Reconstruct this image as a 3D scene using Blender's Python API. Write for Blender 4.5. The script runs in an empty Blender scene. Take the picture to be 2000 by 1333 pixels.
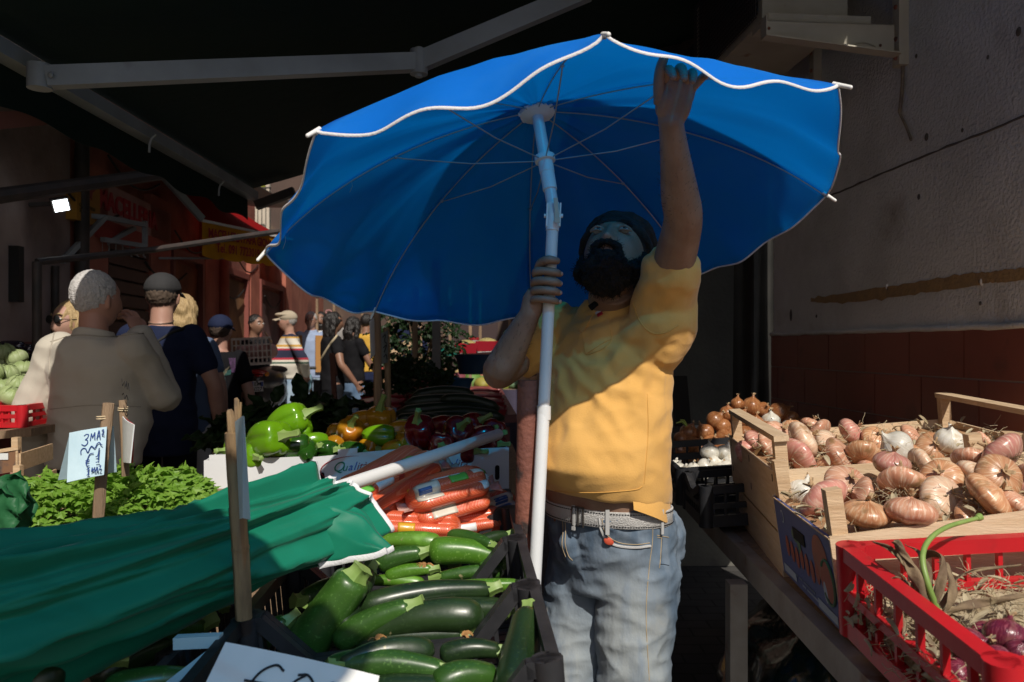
import bpy, math, random
import numpy as np
from mathutils import Vector, Matrix, noise as mnoise
R = math.radians
rnd = random.Random(7)
SC = bpy.context.scene
COL = SC.collection

# ------------------------------------------------------------------ camera, world, sun, exposure
CAM_H = 1.45
F = 1556.0                                   # focal length in photo pixels (28 mm on a 36 mm sensor)
cam = bpy.data.cameras.new('camera'); cam.lens = 28.0; cam.sensor_width = 36.0
cam.shift_y = 0.00475; cam.clip_start = 0.05; cam.clip_end = 400
cam.dof.use_dof = True; cam.dof.focus_distance = 2.05; cam.dof.aperture_fstop = 6.3
co = bpy.data.objects.new('camera', cam); COL.objects.link(co)
co.location = (0, 0, CAM_H); co.rotation_euler = (R(90), 0, 0)
SC.camera = co
SUN = Vector((0.215, -0.685, 0.72)).normalized()          # towards the sun: behind the camera, a little to the right
w = bpy.data.worlds.new('World'); SC.world = w; w.use_nodes = True
nt = w.node_tree; bg = nt.nodes['Background']
sky = nt.nodes.new('ShaderNodeTexSky'); sky.sky_type = 'NISHITA'; sky.sun_disc = False
sky.sun_elevation = math.asin(SUN.z); sky.sun_rotation = math.atan2(SUN.x, SUN.y)
sky.dust_density = 2.0
nt.links.new(sky.outputs[0], bg.inputs[0]); bg.inputs[1].default_value = 0.06
sl = bpy.data.lights.new('sun', 'SUN'); sl.energy = 4.2; sl.angle = R(0.5); sl.color = (1.0, 0.93, 0.83)
so = bpy.data.objects.new('sun', sl); COL.objects.link(so)
so.rotation_euler = (-SUN).to_track_quat('-Z', 'Y').to_euler(); so.location = (3, -8, 9)
SC.view_settings.view_transform = 'Standard'; SC.view_settings.look = 'None'
SC.view_settings.exposure = 0.0; SC.view_settings.gamma = 1.0
SC.cycles.max_bounces = 7; SC.cycles.diffuse_bounces = 4; SC.cycles.transmission_bounces = 5
SC.cycles.use_denoising = True

# ------------------------------------------------------------------ helpers
def P(px, py, d):
    """point at depth d seen at photo pixel (px, py)"""
    return Vector(((px - 1000) / F * d, d, CAM_H - (py - 676) / F * d))
def PZ(px, py, z):
    """point at height z seen at photo pixel"""
    d = (CAM_H - z) * F / (py - 676)
    return P(px, py, d)
def lerp(a, b, t): return a + (b - a) * t
def sstep(a, b, x):
    t = min(1, max(0, (x - a) / (b - a))); return t * t * (3 - 2 * t)

def catmull(pts, n):
    """smooth resample of a list of equal-length tuples into n samples"""
    A = np.array([list(p) for p in pts], float)
    if len(A) == 1: return [A[0]] * n
    A = np.vstack([2 * A[0] - A[1], A, 2 * A[-1] - A[-2]])
    m = len(A) - 3; out = []
    for i in range(n):
        s = i / (n - 1) * m; k = min(int(s), m - 1); t = s - k
        p0, p1, p2, p3 = A[k], A[k + 1], A[k + 2], A[k + 3]
        out.append(0.5 * (2 * p1 + (p2 - p0) * t + (2 * p0 - 5 * p1 + 4 * p2 - p3) * t * t + (3 * p1 - p0 - 3 * p2 + p3) * t ** 3))
    return out

class MB:
    def __init__(self): self.v = []; self.f = []
    def add(self, vs, fs):
        o = len(self.v); self.v += [tuple(p) for p in vs]; self.f += [tuple(i + o for i in f) for f in fs]; return self
    def hexa(self, c):            # 8 corners: bottom 0-3 ccw, top 4-7
        return self.add(c, [(3, 2, 1, 0), (4, 5, 6, 7), (0, 1, 5, 4), (1, 2, 6, 5), (2, 3, 7, 6), (3, 0, 4, 7)])
    def box(self, o, a, b, c):    # origin corner and three edge vectors
        o, a, b, c = Vector(o), Vector(a), Vector(b), Vector(c)
        if a.cross(b).dot(c) < 0: a, b = b, a
        return self.hexa([o, o + a, o + a + b, o + b, o + c, o + a + c, o + a + b + c, o + b + c])
    def cbox(self, c, sx, sy, sz):
        c = Vector(c); return self.box(c - Vector((sx, sy, sz)) / 2, (sx, 0, 0), (0, sy, 0), (0, 0, sz))
    def bar(self, a, b, wd, hg, up=(0, 0, 1)):
        a, b = Vector(a), Vector(b); t = (b - a).normalized(); u = Vector(up)
        s = t.cross(u)
        if s.length < 1e-4: s = t.cross(Vector((1, 0, 0)))
        s.normalize(); u = s.cross(t)
        return self.box(a - s * wd / 2 - u * hg / 2, b - a, s * wd, u * hg)
    def tube(self, path, rad, n=10, caps=True, up=(0, 0, 1), prof=None):
        """rad: scalar, list of scalars, or list of (ra, rb); prof(angle, i) multiplies the radius"""
        pts = [Vector(p) for p in path]; m = len(pts)
        if not hasattr(rad, '__len__'): rad = [rad] * m
        t0 = (pts[1] - pts[0]).normalized(); u = Vector(up)
        if abs(t0.dot(u)) > 0.95: u = Vector((0, -1, 0)) if abs(t0.y) < .9 else Vector((1, 0, 0))
        vs = []
        for i, p in enumerate(pts):
            t = (pts[min(i + 1, m - 1)] - pts[max(i - 1, 0)])
            t = t.normalized() if t.length > 1e-9 else t0
            s = t.cross(u)
            s = s.normalized() if s.length > 1e-6 else Vector((1, 0, 0))
            u = s.cross(t).normalized()
            r = rad[i]; ra, rb = r if hasattr(r, '__len__') else (r, r)
            for k in range(n):
                a = 2 * math.pi * k / n; q = prof(a, i) if prof else 1
                vs.append(p + s * (math.cos(a) * ra * q) + u * (math.sin(a) * rb * q))
        fs = []
        for i in range(m - 1):
            for k in range(n):
                k2 = (k + 1) % n
                fs.append((i * n + k, i * n + k2, (i + 1) * n + k2, (i + 1) * n + k))
        if caps: fs += [tuple(range(n - 1, -1, -1)), tuple((m - 1) * n + k for k in range(n))]
        return self.add(vs, fs)
    def ell(self, c, ax, ay, az, nu=16, nv=10, fn=None):
        """ellipsoid with three semi-axis vectors; fn(dir)->scale"""
        c, ax, ay, az = Vector(c), Vector(ax), Vector(ay), Vector(az)
        vs = []
        for j in range(1, nv):
            th = math.pi * j / nv
            for i in range(nu):
                ph = 2 * math.pi * i / nu
                d = (math.sin(th) * math.cos(ph), math.sin(th) * math.sin(ph), math.cos(th))
                q = fn(d) if fn else 1
                vs.append(c + (ax * d[0] + ay * d[1] + az * d[2]) * q)
        q0 = fn((0, 0, 1)) if fn else 1; q1 = fn((0, 0, -1)) if fn else 1
        vs += [c + az * q0, c - az * q1]
        fs = []
        for j in range(nv - 2):
            for i in range(nu):
                i2 = (i + 1) % nu
                fs.append((j * nu + i, (j + 1) * nu + i, (j + 1) * nu + i2, j * nu + i2))
        T = len(vs) - 2
        for i in range(nu):
            i2 = (i + 1) % nu
            fs.append((T, i, i2)); fs.append((T + 1, (nv - 2) * nu + i2, (nv - 2) * nu + i))
        return self.add(vs, fs)
    def ball(self, c, r, nu=12, nv=8): return self.ell(c, (r, 0, 0), (0, r, 0), (0, 0, r), nu, nv)
    def lathe(self, prof, n=24, fn=None):
        """profile of (r, z) round the local z axis; fn(ang, r, z) -> (r, z)"""
        vs = []
        for (r, z) in prof:
            for k in range(n):
                a = 2 * math.pi * k / n
                rr, zz = fn(a, r, z) if fn else (r, z)
                vs.append((rr * math.cos(a), rr * math.sin(a), zz))
        fs = []; m = len(prof)
        for i in range(m - 1):
            for k in range(n):
                k2 = (k + 1) % n; fs.append((i * n + k, i * n + k2, (i + 1) * n + k2, (i + 1) * n + k))
        fs += [tuple(range(n - 1, -1, -1)), tuple((m - 1) * n + k for k in range(n))]
        return self.add(vs, fs)
    def grid(self, fn, nu, nv, closed=False):
        vs = [fn(i / (nu - (0 if closed else 1)), j / (nv - 1)) for j in range(nv) for i in range(nu)]
        fs = []
        for j in range(nv - 1):
            for i in range(nu if closed else nu - 1):
                i2 = (i + 1) % nu
                fs.append((j * nu + i, j * nu + i2, (j + 1) * nu + i2, (j + 1) * nu + i))
        return self.add(vs, fs)
    def sheet(self, fn, nu, nv, th):
        """grid with thickness th along its normals"""
        A = [[Vector(fn(i / (nu - 1), j / (nv - 1))) for i in range(nu)] for j in range(nv)]
        top, bot = [], []
        for j in range(nv):
            for i in range(nu):
                du = A[j][min(i + 1, nu - 1)] - A[j][max(i - 1, 0)]
                dv = A[min(j + 1, nv - 1)][i] - A[max(j - 1, 0)][i]
                n = du.cross(dv); n = n.normalized() if n.length > 1e-12 else Vector((0, 0, 1))
                top.append(A[j][i] + n * th / 2); bot.append(A[j][i] - n * th / 2)
        N = nu * nv; fs = []
        for j in range(nv - 1):
            for i in range(nu - 1):
                a, b, c, d = j * nu + i, j * nu + i + 1, (j + 1) * nu + i + 1, (j + 1) * nu + i
                fs.append((a, b, c, d)); fs.append((N + d, N + c, N + b, N + a))
        for i in range(nu - 1):
            fs.append((i + 1, i, N + i, N + i + 1)); k = (nv - 1) * nu + i
            fs.append((k, k + 1, N + k + 1, N + k))
        for j in range(nv - 1):
            fs.append((j * nu, (j + 1) * nu, N + (j + 1) * nu, N + j * nu)); k = j * nu + nu - 1
            fs.append((k + nu, k, N + k, N + k + nu))
        return self.add(top + bot, fs)
    def mesh(self, name, origin=(0, 0, 0)):
        me = bpy.data.meshes.new(name); o = Vector(origin)
        me.from_pydata([tuple(Vector(p) - o) for p in self.v], [], self.f); me.update(); return me

def smooth_mesh(me, ang=40):
    me.polygons.foreach_set('use_smooth', [True] * len(me.polygons))
    if ang < 180:
        try: me.set_sharp_from_angle(angle=R(ang))
        except Exception: pass

def tag(o, label=None, cat=None, group=None, kind=None):
    if label: o['label'] = label
    if cat: o['category'] = cat
    if group: o['group'] = group
    if kind: o['kind'] = kind
    return o
def thing(name, label, cat, loc=(0, 0, 0), group=None):
    o = bpy.data.objects.new(name, None); COL.objects.link(o); o.location = loc
    o.empty_display_size = .1
    return tag(o, label, cat, group)
def wloc(p):
    v = Vector((0, 0, 0))
    while p is not None: v += p.location; p = p.parent
    return v
def link_mesh(name, me, mat, parent=None, origin=None):
    o = bpy.data.objects.new(name, me); COL.objects.link(o)
    if mat: me.materials.append(mat)
    if parent: o.parent = parent
    elif origin is not None: o.location = origin
    return o
def part(name, mb, mat, parent, smooth=40):
    """mb is in world coordinates; parents are never rotated before copying"""
    me = mb.mesh(name, wloc(parent))
    if smooth: smooth_mesh(me, smooth)
    return link_mesh(name, me, mat, parent)
def solo(name, mb, mat, label, cat, group=None, kind=None, smooth=40, origin=None):
    if origin is None:
        a = np.array(mb.v); origin = Vector(((a[:, 0].min() + a[:, 0].max()) / 2, (a[:, 1].min() + a[:, 1].max()) / 2, a[:, 2].min()))
    me = mb.mesh(name, origin)
    if smooth: smooth_mesh(me, smooth)
    o = link_mesh(name, me, mat, None, origin)
    return tag(o, label, cat, group, kind)
def fuse(name, mb, mat, parent, vox=.008, it=4, disp=None, fac=.5, extra=None):
    """union of closed shapes into one continuous skin"""
    me = mb.mesh('tmp'); ob = bpy.data.objects.new('tmp', me); COL.objects.link(ob)
    m = ob.modifiers.new('r', 'REMESH'); m.mode = 'VOXEL'; m.voxel_size = vox
    if it:
        s = ob.modifiers.new('s', 'SMOOTH'); s.iterations = it; s.factor = fac
    dg = bpy.context.evaluated_depsgraph_get(); dg.update()
    ev = ob.evaluated_get(dg); m2 = bpy.data.meshes.new_from_object(ev)
    bpy.data.objects.remove(ob); bpy.data.meshes.remove(me)
    if extra and extra.v:
        vs = [tuple(v.co) for v in m2.vertices]; fs = [tuple(p.vertices) for p in m2.polygons]; k = len(vs)
        m3 = bpy.data.meshes.new(name); m3.from_pydata(vs + list(extra.v), [], fs + [tuple(i + k for i in f) for f in extra.f]); m3.update()
        bpy.data.meshes.remove(m2); m2 = m3
    m2.name = name; n = len(m2.vertices)
    co = np.empty(n * 3); m2.vertices.foreach_get('co', co); co = co.reshape(-1, 3)
    if disp:
        no = np.empty(n * 3); m2.vertices.foreach_get('normal', no); no = no.reshape(-1, 3)
        co = co + no * np.array([disp(Vector(c), Vector(k)) for c, k in zip(co, no)])[:, None]
    co = co - np.array(wloc(parent) if parent else (0, 0, 0))
    m2.vertices.foreach_set('co', co.ravel()); m2.update()
    smooth_mesh(m2, 180)
    m2.materials.clear()
    return link_mesh(name, m2, mat, parent)
def dup(root, loc, rot=None, label=None, group=None, scale=None):
    r = root.copy(); COL.objects.link(r); r.location = loc
    if rot is not None: r.rotation_euler = rot
    if scale is not None: r.scale = (scale,) * 3 if not hasattr(scale, '__len__') else scale
    if label: r['label'] = label
    if group: r['group'] = group
    for ch in list(root.children):
        c = ch.copy(); COL.objects.link(c); c.parent = r
        for g in list(ch.children):
            d = g.copy(); COL.objects.link(d); d.parent = c
    return r
def put(root, loc, rot=None, label=None, group=None, scale=None, used=set()):
    """first use places the built thing itself, later ones copy it"""
    if root.name not in used:
        used.add(root.name); root.location = loc
        if rot is not None: root.rotation_euler = rot
        if scale is not None: root.scale = (scale,) * 3 if not hasattr(scale, '__len__') else scale
        if label: root['label'] = label
        if group: root['group'] = group
        return root
    return dup(root, loc, rot, label, group, scale)

# ------------------------------------------------------------------ materials
def _mat(name):
    m = bpy.data.materials.new(name); m.use_nodes = True
    n = m.node_tree; b = n.nodes['Principled BSDF']; return m, n, b
def col4(c): return (c[0], c[1], c[2], 1)
def mat(name, c, rough=.6, c2=None, scale=8, fac=.5, detail=4, bump=0, bscale=60, spec=.5, metal=0, coat=0, stretch=None, rand=0, sheen=0, lo=.35, hi=.65, c3=None, c3lo=.62, c3hi=.7, c3scale=3, c3stretch=None, coatr=.1, bstretch=None):
    """base colour with a noise-mixed second colour, an optional patchy third colour (stains, wear), bump, per-object random tint"""
    m, n, b = _mat(name); N = n.nodes; L = n.links
    b.inputs['Roughness'].default_value = rough; b.inputs['Specular IOR Level'].default_value = spec
    b.inputs['Metallic'].default_value = metal; b.inputs['Coat Weight'].default_value = coat; b.inputs['Coat Roughness'].default_value = coatr
    if sheen: b.inputs['Sheen Weight'].default_value = sheen
    tc = N.new('ShaderNodeTexCoord'); vec = tc.outputs['Object']
    def mapped(st):
        if not st: return vec
        mp = N.new('ShaderNodeMapping'); mp.inputs['Scale'].default_value = st; L.new(vec, mp.inputs[0]); return mp.outputs[0]
    def nz(sc, st, det=detail):
        t = N.new('ShaderNodeTexNoise'); t.inputs['Scale'].default_value = sc; t.inputs['Detail'].default_value = det
        L.new(mapped(st), t.inputs['Vector']); return t.outputs['Fac']
    def rampf(src, a, z):
        r = N.new('ShaderNodeMapRange'); r.inputs['From Min'].default_value = a; r.inputs['From Max'].default_value = z; L.new(src, r.inputs['Value']); return r.outputs[0]
    def mix(f, a, bcol):
        x = N.new('ShaderNodeMix'); x.data_type = 'RGBA'
        if hasattr(f, 'name'): L.new(f, x.inputs[0])
        else: x.inputs[0].default_value = f
        for s, k in ((a, 6), (bcol, 7)):
            if isinstance(s, tuple): x.inputs[k].default_value = col4(s)
            else: L.new(s, x.inputs[k])
        return x.outputs[2]
    out = tuple(c)
    if c2 is not None: out = mix(rampf(nz(scale, stretch), lo, hi), out, tuple(c2))
    if c3 is not None: out = mix(rampf(nz(c3scale, c3stretch), c3lo, c3hi), out, tuple(c3))
    if rand:
        oi = N.new('ShaderNodeObjectInfo'); h = N.new('ShaderNodeHueSaturation')
        r1 = N.new('ShaderNodeMapRange'); r1.inputs['To Min'].default_value = 1 - rand; r1.inputs['To Max'].default_value = 1 + rand
        L.new(oi.outputs['Random'], r1.inputs['Value']); L.new(r1.outputs[0], h.inputs['Value'])
        if isinstance(out, tuple): h.inputs['Color'].default_value = col4(out)
        else: L.new(out, h.inputs['Color'])
        out = h.outputs[0]
    if isinstance(out, tuple): b.inputs['Base Color'].default_value = col4(out)
    else: L.new(out, b.inputs['Base Color'])
    if bump:
        bp = N.new('ShaderNodeBump'); bp.inputs['Strength'].default_value = bump; bp.inputs['Distance'].default_value = .01
        L.new(nz(bscale, bstretch or stretch, 6), bp.inputs['Height']); L.new(bp.outputs[0], b.inputs['Normal'])
    return m
def node_mat(name, fn, rough=.6, spec=.5):
    m, n, b = _mat(name); b.inputs['Roughness'].default_value = rough; b.inputs['Specular IOR Level'].default_value = spec
    fn(n.nodes, n.links, b); return m
def cloth_trans(name, c, trans, tc_=None, rough=.8, weave=400, scale=4, c2=None, sheer=None):
    """thin cloth: diffuse and translucent mixed"""
    m = bpy.data.materials.new(name); m.use_nodes = True; n = m.node_tree; N = n.nodes; L = n.links
    b = N['Principled BSDF']; b.inputs['Roughness'].default_value = rough; b.inputs['Specular IOR Level'].default_value = .25
    tcn = N.new('ShaderNodeTexCoord'); t = N.new('ShaderNodeTexNoise'); t.inputs['Scale'].default_value = scale; t.inputs['Detail'].default_value = 8
    L.new(tcn.outputs['Object'], t.inputs['Vector'])
    x = N.new('ShaderNodeMix'); x.data_type = 'RGBA'; x.inputs[6].default_value = col4(c); x.inputs[7].default_value = col4(c2 or c)
    mr = N.new('ShaderNodeMapRange'); mr.inputs['From Min'].default_value = .45; mr.inputs['From Max'].default_value = .75; L.new(t.outputs['Fac'], mr.inputs['Value']); L.new(mr.outputs[0], x.inputs[0])
    L.new(x.outputs[2], b.inputs['Base Color'])
    tr = N.new('ShaderNodeBsdfTranslucent'); tr.inputs['Color'].default_value = col4(tc_ or c)
    mx = N.new('ShaderNodeMixShader'); mx.inputs[0].default_value = trans
    L.new(b.outputs[0], mx.inputs[1]); L.new(tr.outputs[0], mx.inputs[2]); L.new(mx.outputs[0], N['Material Output'].inputs[0])
    if sheer:                     # open weave: a little tinted light passes straight through
        tp = N.new('ShaderNodeBsdfTransparent'); tp.inputs['Color'].default_value = col4(sheer[1]); m2 = N.new('ShaderNodeMixShader'); m2.inputs[0].default_value = sheer[0]
        L.new(mx.outputs[0], m2.inputs[1]); L.new(tp.outputs[0], m2.inputs[2]); L.new(m2.outputs[0], N['Material Output'].inputs[0])
    t2 = N.new('ShaderNodeTexNoise'); t2.inputs['Scale'].default_value = 14; t2.inputs['Detail'].default_value = 5; L.new(tcn.outputs['Object'], t2.inputs['Vector'])
    bp = N.new('ShaderNodeBump'); bp.inputs['Strength'].default_value = .25; bp.inputs['Distance'].default_value = .01
    L.new(t2.outputs['Fac'], bp.inputs['Height']); L.new(bp.outputs[0], b.inputs['Normal'])
    return m
def emis(name, c, s):
    m, n, b = _mat(name); b.inputs['Base Color'].default_value = col4(c)
    b.inputs['Emission Color'].default_value = col4(c); b.inputs['Emission Strength'].default_value = s; return m

def text(name, body, size, o, xd, yd, m, parent, ext=.001, shear=0, align='LEFT', spacing=1.0, bold=0.0):
    cu = bpy.data.curves.new('t', 'FONT'); cu.body = body; cu.size = size; cu.extrude = ext; cu.shear = shear; cu.align_x = align
    cu.space_character = spacing; cu.offset = bold; cu.resolution_u = 3
    ob = bpy.data.objects.new('t', cu); COL.objects.link(ob)
    dg = bpy.context.evaluated_depsgraph_get(); dg.update()
    me = bpy.data.meshes.new_from_object(ob.evaluated_get(dg)); bpy.data.objects.remove(ob); bpy.data.curves.remove(cu)
    o, xd, yd = Vector(o), Vector(xd).normalized(), Vector(yd).normalized(); zd = xd.cross(yd)
    base = wloc(parent)
    for v in me.vertices: v.co = o + xd * v.co.x + yd * v.co.y + zd * v.co.z - base
    me.name = name; me.materials.clear()
    return link_mesh(name, me, m, parent)
def strokes(name, lines, o, xd, yd, wd, m, parent):
    """handwriting: flat marker strokes in the plane (xd, yd) standing a hair proud of the card"""
    o, xd, yd = Vector(o), Vector(xd), Vector(yd); z = xd.cross(yd).normalized(); mb = MB()
    for ln in lines:
        q = [o + xd * a[0] + yd * a[1] + z * .0012 for a in (catmull(ln, max(6, 5 * len(ln))) if len(ln) > 2 else [np.array(k) for k in ln])]
        for a, b in zip(q, q[1:]):
            if (b - a).length > 1e-6: mb.bar(a, b + (b - a).normalized() * wd * .3, wd, .0008, z)
    return part(name, mb, m, parent, 0)
# ------------------------------------------------------------------ shared materials
M = {}
M['street'] = mat('street', (.16, .15, .14), .8, (.09, .085, .08), 3, bump=.4, bscale=30)
M['plaster'] = mat('rough_plaster', (.66, .69, .69), .9, (.55, .575, .57), 5, bump=.9, bscale=75, c3=(.27, .24, .21), c3lo=.6, c3hi=.78, c3scale=2.2)
M['stain'] = mat('ochre_stain', (.36, .24, .11), .9, (.27, .19, .1), 30, bump=.6, bscale=75)
M['crack'] = mat('crack', (.10, .09, .08), .95)
M['grout'] = mat('grout', (.40, .35, .32), .9)
M['wood'] = mat('poplar_wood', (.62, .45, .28), .7, (.48, .32, .18), 6, stretch=(1, 12, 12), bump=.25, bscale=30, c3=(.3, .2, .12), c3lo=.68, c3hi=.8, c3scale=9, lo=.3, hi=.7)
M['woodx'] = mat('poplar_wood_lengthwise', (.66, .50, .33), .7, (.54, .38, .23), 6, stretch=(12, 1, 12), bump=.25, bscale=30, lo=.3, hi=.7, c3=(.36, .25, .15), c3lo=.7, c3hi=.82, c3scale=8)
M['woody'] = mat('poplar_wood_crosswise', (.68, .53, .36), .7, (.57, .41, .25), 5, stretch=(1.5, 14, 14), bump=.2, bscale=30, lo=.3, hi=.7, c3=(.42, .3, .18), c3lo=.7, c3hi=.85, c3scale=6)
M['oldwood'] = mat('weathered_wood', (.34, .23, .14), .8, (.2, .135, .085), 8, stretch=(6, 6, .7), bump=.5, bscale=40, lo=.3, hi=.7)
M['bamboo'] = mat('bamboo', (.30, .20, .10), .55, (.17, .11, .06), 10, stretch=(8, 8, 1), bump=.2, bscale=40, c3=(.12, .09, .06), c3scale=14)
M['string'] = mat('string', (.62, .5, .32), .9)
M['blackplastic'] = mat('black_plastic', (.014, .015, .018), .48, (.03, .03, .033), 12, bump=.06, bscale=50, spec=.4, c3=(.09, .085, .08), c3lo=.66, c3hi=.85, c3scale=7)
M['redplastic'] = mat('red_plastic', (.56, .012, .02), .38, (.46, .012, .02), 7, bump=.08, bscale=40, c3=(.34, .02, .02), c3lo=.62, c3hi=.75, c3scale=12)
M['metal'] = mat('painted_steel', (.30, .27, .23), .6, (.2, .17, .14), 7, bump=.2, bscale=30, c3=(.16, .075, .04), c3lo=.6, c3hi=.7, c3scale=9)
M['beigemetal'] = mat('beige_enamel', (.50, .47, .38), .5, (.42, .38, .3), 6, bump=.1, bscale=30, c3=(.26, .13, .06), c3lo=.66, c3hi=.74, c3scale=9)
M['alu'] = mat('grey_aluminium', (.33, .36, .38), .45, (.25, .27, .28), 5, bump=.08, bscale=30, c3=(.15, .13, .12), c3lo=.68, c3hi=.8, c3scale=4)
M['darkmetal'] = mat('dark_metal', (.03, .028, .028), .6, (.06, .045, .04), 10, bump=.2)
M['rust'] = mat('rusty_steel', (.27, .095, .06), .75, (.14, .05, .038), 7, bump=.5, bscale=60, c3=(.035, .022, .02), c3lo=.57, c3hi=.66, c3scale=16, stretch=None)
M['black'] = mat('black', (.006, .006, .006), .7)
M['hole'] = mat('dark_hole', (.004, .004, .004), .95)
M['paper'] = mat('white_card', (.74, .76, .76), .8, (.66, .69, .69), 9, bump=.1, bscale=30)
M['paperbluelit'] = mat('blue_lit_card', (.55, .72, .80), .8, (.45, .63, .73), 9, bump=.1, bscale=30)  # blue light from the umbrella is put into the card's colour
M['cardedge'] = mat('dark_card_back', (.04, .08, .09), .85)
M['inkblue'] = mat('blue_marker', (.02, .06, .25), .6)
M['inkblack'] = mat('black_marker', (.01, .01, .012), .6)
M['white'] = mat('white_paint', (.78, .78, .76), .5)
M['skin'] = mat('light_skin', (.46, .27, .2), .5, (.38, .2, .15), 9, bump=.06, bscale=120)
M['skin2'] = mat('brown_skin', (.27, .145, .095), .5, (.21, .105, .07), 9, bump=.06, bscale=120)
M['blackcloth'] = mat('black_cotton', (.010, .010, .012), .95, (.015, .015, .017), 12, bump=.3, bscale=12, spec=.1)
M['darkcloth'] = mat('dark_trousers', (.011, .012, .015), .95, bump=.2, bscale=12, spec=.1)
M['navy'] = mat('navy_cotton', (.012, .018, .05), .9, (.018, .025, .06), 10, bump=.3, bscale=12, spec=.15)
M['denim'] = mat('pale_denim', (.20, .27, .36), .85, (.32, .40, .48), 5, stretch=(3, 3, 1), bump=.3, bscale=30)
M['blackhair'] = mat('black_hair', (.008, .007, .007), .45, (.016, .013, .012), 40, stretch=(8, 8, 1), bump=.5, bscale=50)
M['blondhair'] = mat('blonde_hair', (.55, .4, .2), .5, (.36, .24, .11), 30, stretch=(8, 8, .7), bump=.6, bscale=50)
M['greyhair'] = mat('grey_hair', (.50, .49, .48), .7, (.62, .6, .58), 60, bump=.8, bscale=130)
M['greyhair2'] = mat('iron_grey_hair', (.33, .31, .29), .7, (.45, .43, .41), 50, bump=.6, bscale=110)
M['leafgreen'] = mat('parsley_leaf', (.085, .20, .02), .5, (.14, .28, .035), 14, rand=.1)
M['stemgreen'] = mat('pale_stem', (.25, .36, .11), .5, (.17, .28, .06), 12)

# ------------------------------------------------------------------ ground
g = MB(); g.add([(-70, -30, 0), (70, -30, 0), (70, 120, 0), (-70, 120, 0)], [(0, 1, 2, 3)])
def _stone(N, L, b):
    tc = N.new('ShaderNodeTexCoord'); br = N.new('ShaderNodeTexBrick'); br.inputs['Scale'].default_value = 2.2
    br.inputs['Color1'].default_value = (.095, .09, .085, 1); br.inputs['Color2'].default_value = (.07, .068, .065, 1); br.inputs['Mortar'].default_value = (.025, .024, .022, 1)
    br.inputs['Mortar Size'].default_value = .012
    n = N.new('ShaderNodeTexNoise'); n.inputs['Scale'].default_value = 6; n.inputs['Detail'].default_value = 8
    mx = N.new('ShaderNodeMix'); mx.data_type = 'RGBA'; mx.blend_type = 'MULTIPLY'; mx.inputs[0].default_value = .7
    L.new(tc.outputs['Object'], br.inputs['Vector']); L.new(tc.outputs['Object'], n.inputs['Vector'])
    L.new(br.outputs['Color'], mx.inputs[6]); L.new(n.outputs['Fac'], mx.inputs[7]); L.new(mx.outputs[2], b.inputs['Base Color'])
    bp = N.new('ShaderNodeBump'); bp.inputs['Strength'].default_value = .4; L.new(n.outputs['Fac'], bp.inputs['Height']); L.new(bp.outputs[0], b.inputs['Normal'])
gr = solo('street', g, node_mat('street_stone', _stone, .7), None, None, kind='structure', smooth=0, origin=(0, 0, 0))

def street_z(y): return max(0, (y - 3) * .032)       # the lane climbs gently away from the camera
g = MB(); ys_ = (2.6, 3.0, 16.0); xs_ = (-4.2, -1.25)
g.add([(x, y, z) for y in ys_ for x in xs_ for z in (-.02, street_z(y) + .004)], [(1, 3, 7, 5), (5, 7, 11, 9), (3, 2, 6, 7), (7, 6, 10, 11), (0, 1, 5, 4), (4, 5, 9, 8), (0, 2, 3, 1), (9, 11, 10, 8), (0, 4, 6, 2), (4, 8, 10, 6)])
solo('pavement', g, mat('pale_paving', (.34, .32, .29), .8, (.25, .235, .21), 3, bump=.3, bscale=25), None, None, kind='structure', smooth=0)
# ------------------------------------------------------------------ right wall: rough plaster over a dado of red tiles
WD = Vector((-.083, 1, 0)).normalized(); WN = Vector((-1, -.083, 0)).normalized()      # along the wall (away), out of the wall
W0 = Vector((1.378, 4.2, 0))                                                            # far corner of the wall
def WP(s, z, out=0): return W0 - WD * s + Vector((0, 0, z)) + WN * out                 # s metres back towards the camera
def WPX(px, py, out=0):
    a = (px - 1000) / F; c = 1.378 + .083 * 4.2; Y = c / (a + .083)
    p = P(px, py, Y); return p + WN * out
ZT = CAM_H + 21 / F * 4.2
wall = thing('plaster_wall', 'rough grey plastered house wall above a dado of dark red tiles', 'wall', tuple(W0))
WL = 2.25
mb = MB(); mb.box(WP(0, ZT + .001), -WD * WL, -WN * .3, (0, 0, 3.9 - ZT)); part('plaster', mb, M['plaster'], wall, 0)
mb = MB(); mb.box(WP(-.004, 0, .006), -WD * (WL - .004), -WN * .3, (0, 0, ZT)); part('tile_backing', mb, M['grout'], wall, 0)
tm = mat('red_tile', (.235, .068, .046), .42, (.175, .05, .035), 3, bump=.08, bscale=20, rand=.0, c3=(.08, .03, .024), c3lo=.6, c3hi=.75, c3scale=5)
mb = MB(); TH, TW, gp = .165, .312, .0055
for row in range(10):
    z1 = ZT - row * TH - .003; z0 = z1 - TH + gp
    if z0 < 0: z0 = 0
    s = -.002 if row % 2 == 0 else -.002 - TW * .72
    s += .012 if row % 2 == 0 else 0
    edges = []
    while s < WL: edges.append((max(s, 0), min(s + TW - gp, WL))); s += TW
    if row % 2 == 0: edges.insert(0, (0, .0085))
    for (a, b) in edges:
        if b - a > .004: mb.box(WP(a, z0, .0065), -WD * (b - a), WN * (.005 + rnd.random() * .0012), (0, 0, z1 - z0))
part('tile_dado', mb, tm, wall, 0)
# plaster lip over the tiles
mb = MB(); n = 60
vs = []
lip = []
for i in range(n + 1):
    s = WL * i / n; lip.append(WP(s, ZT + .004 + .004 * mnoise.noise((s * 9, 0, 0)), .012))
mb.tube(lip, [.010 + .004 * mnoise.noise((i * .5, 3, 0)) for i in range(n + 1)], 8); part('plaster_lip', mb, M['plaster'], wall, 60)
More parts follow.
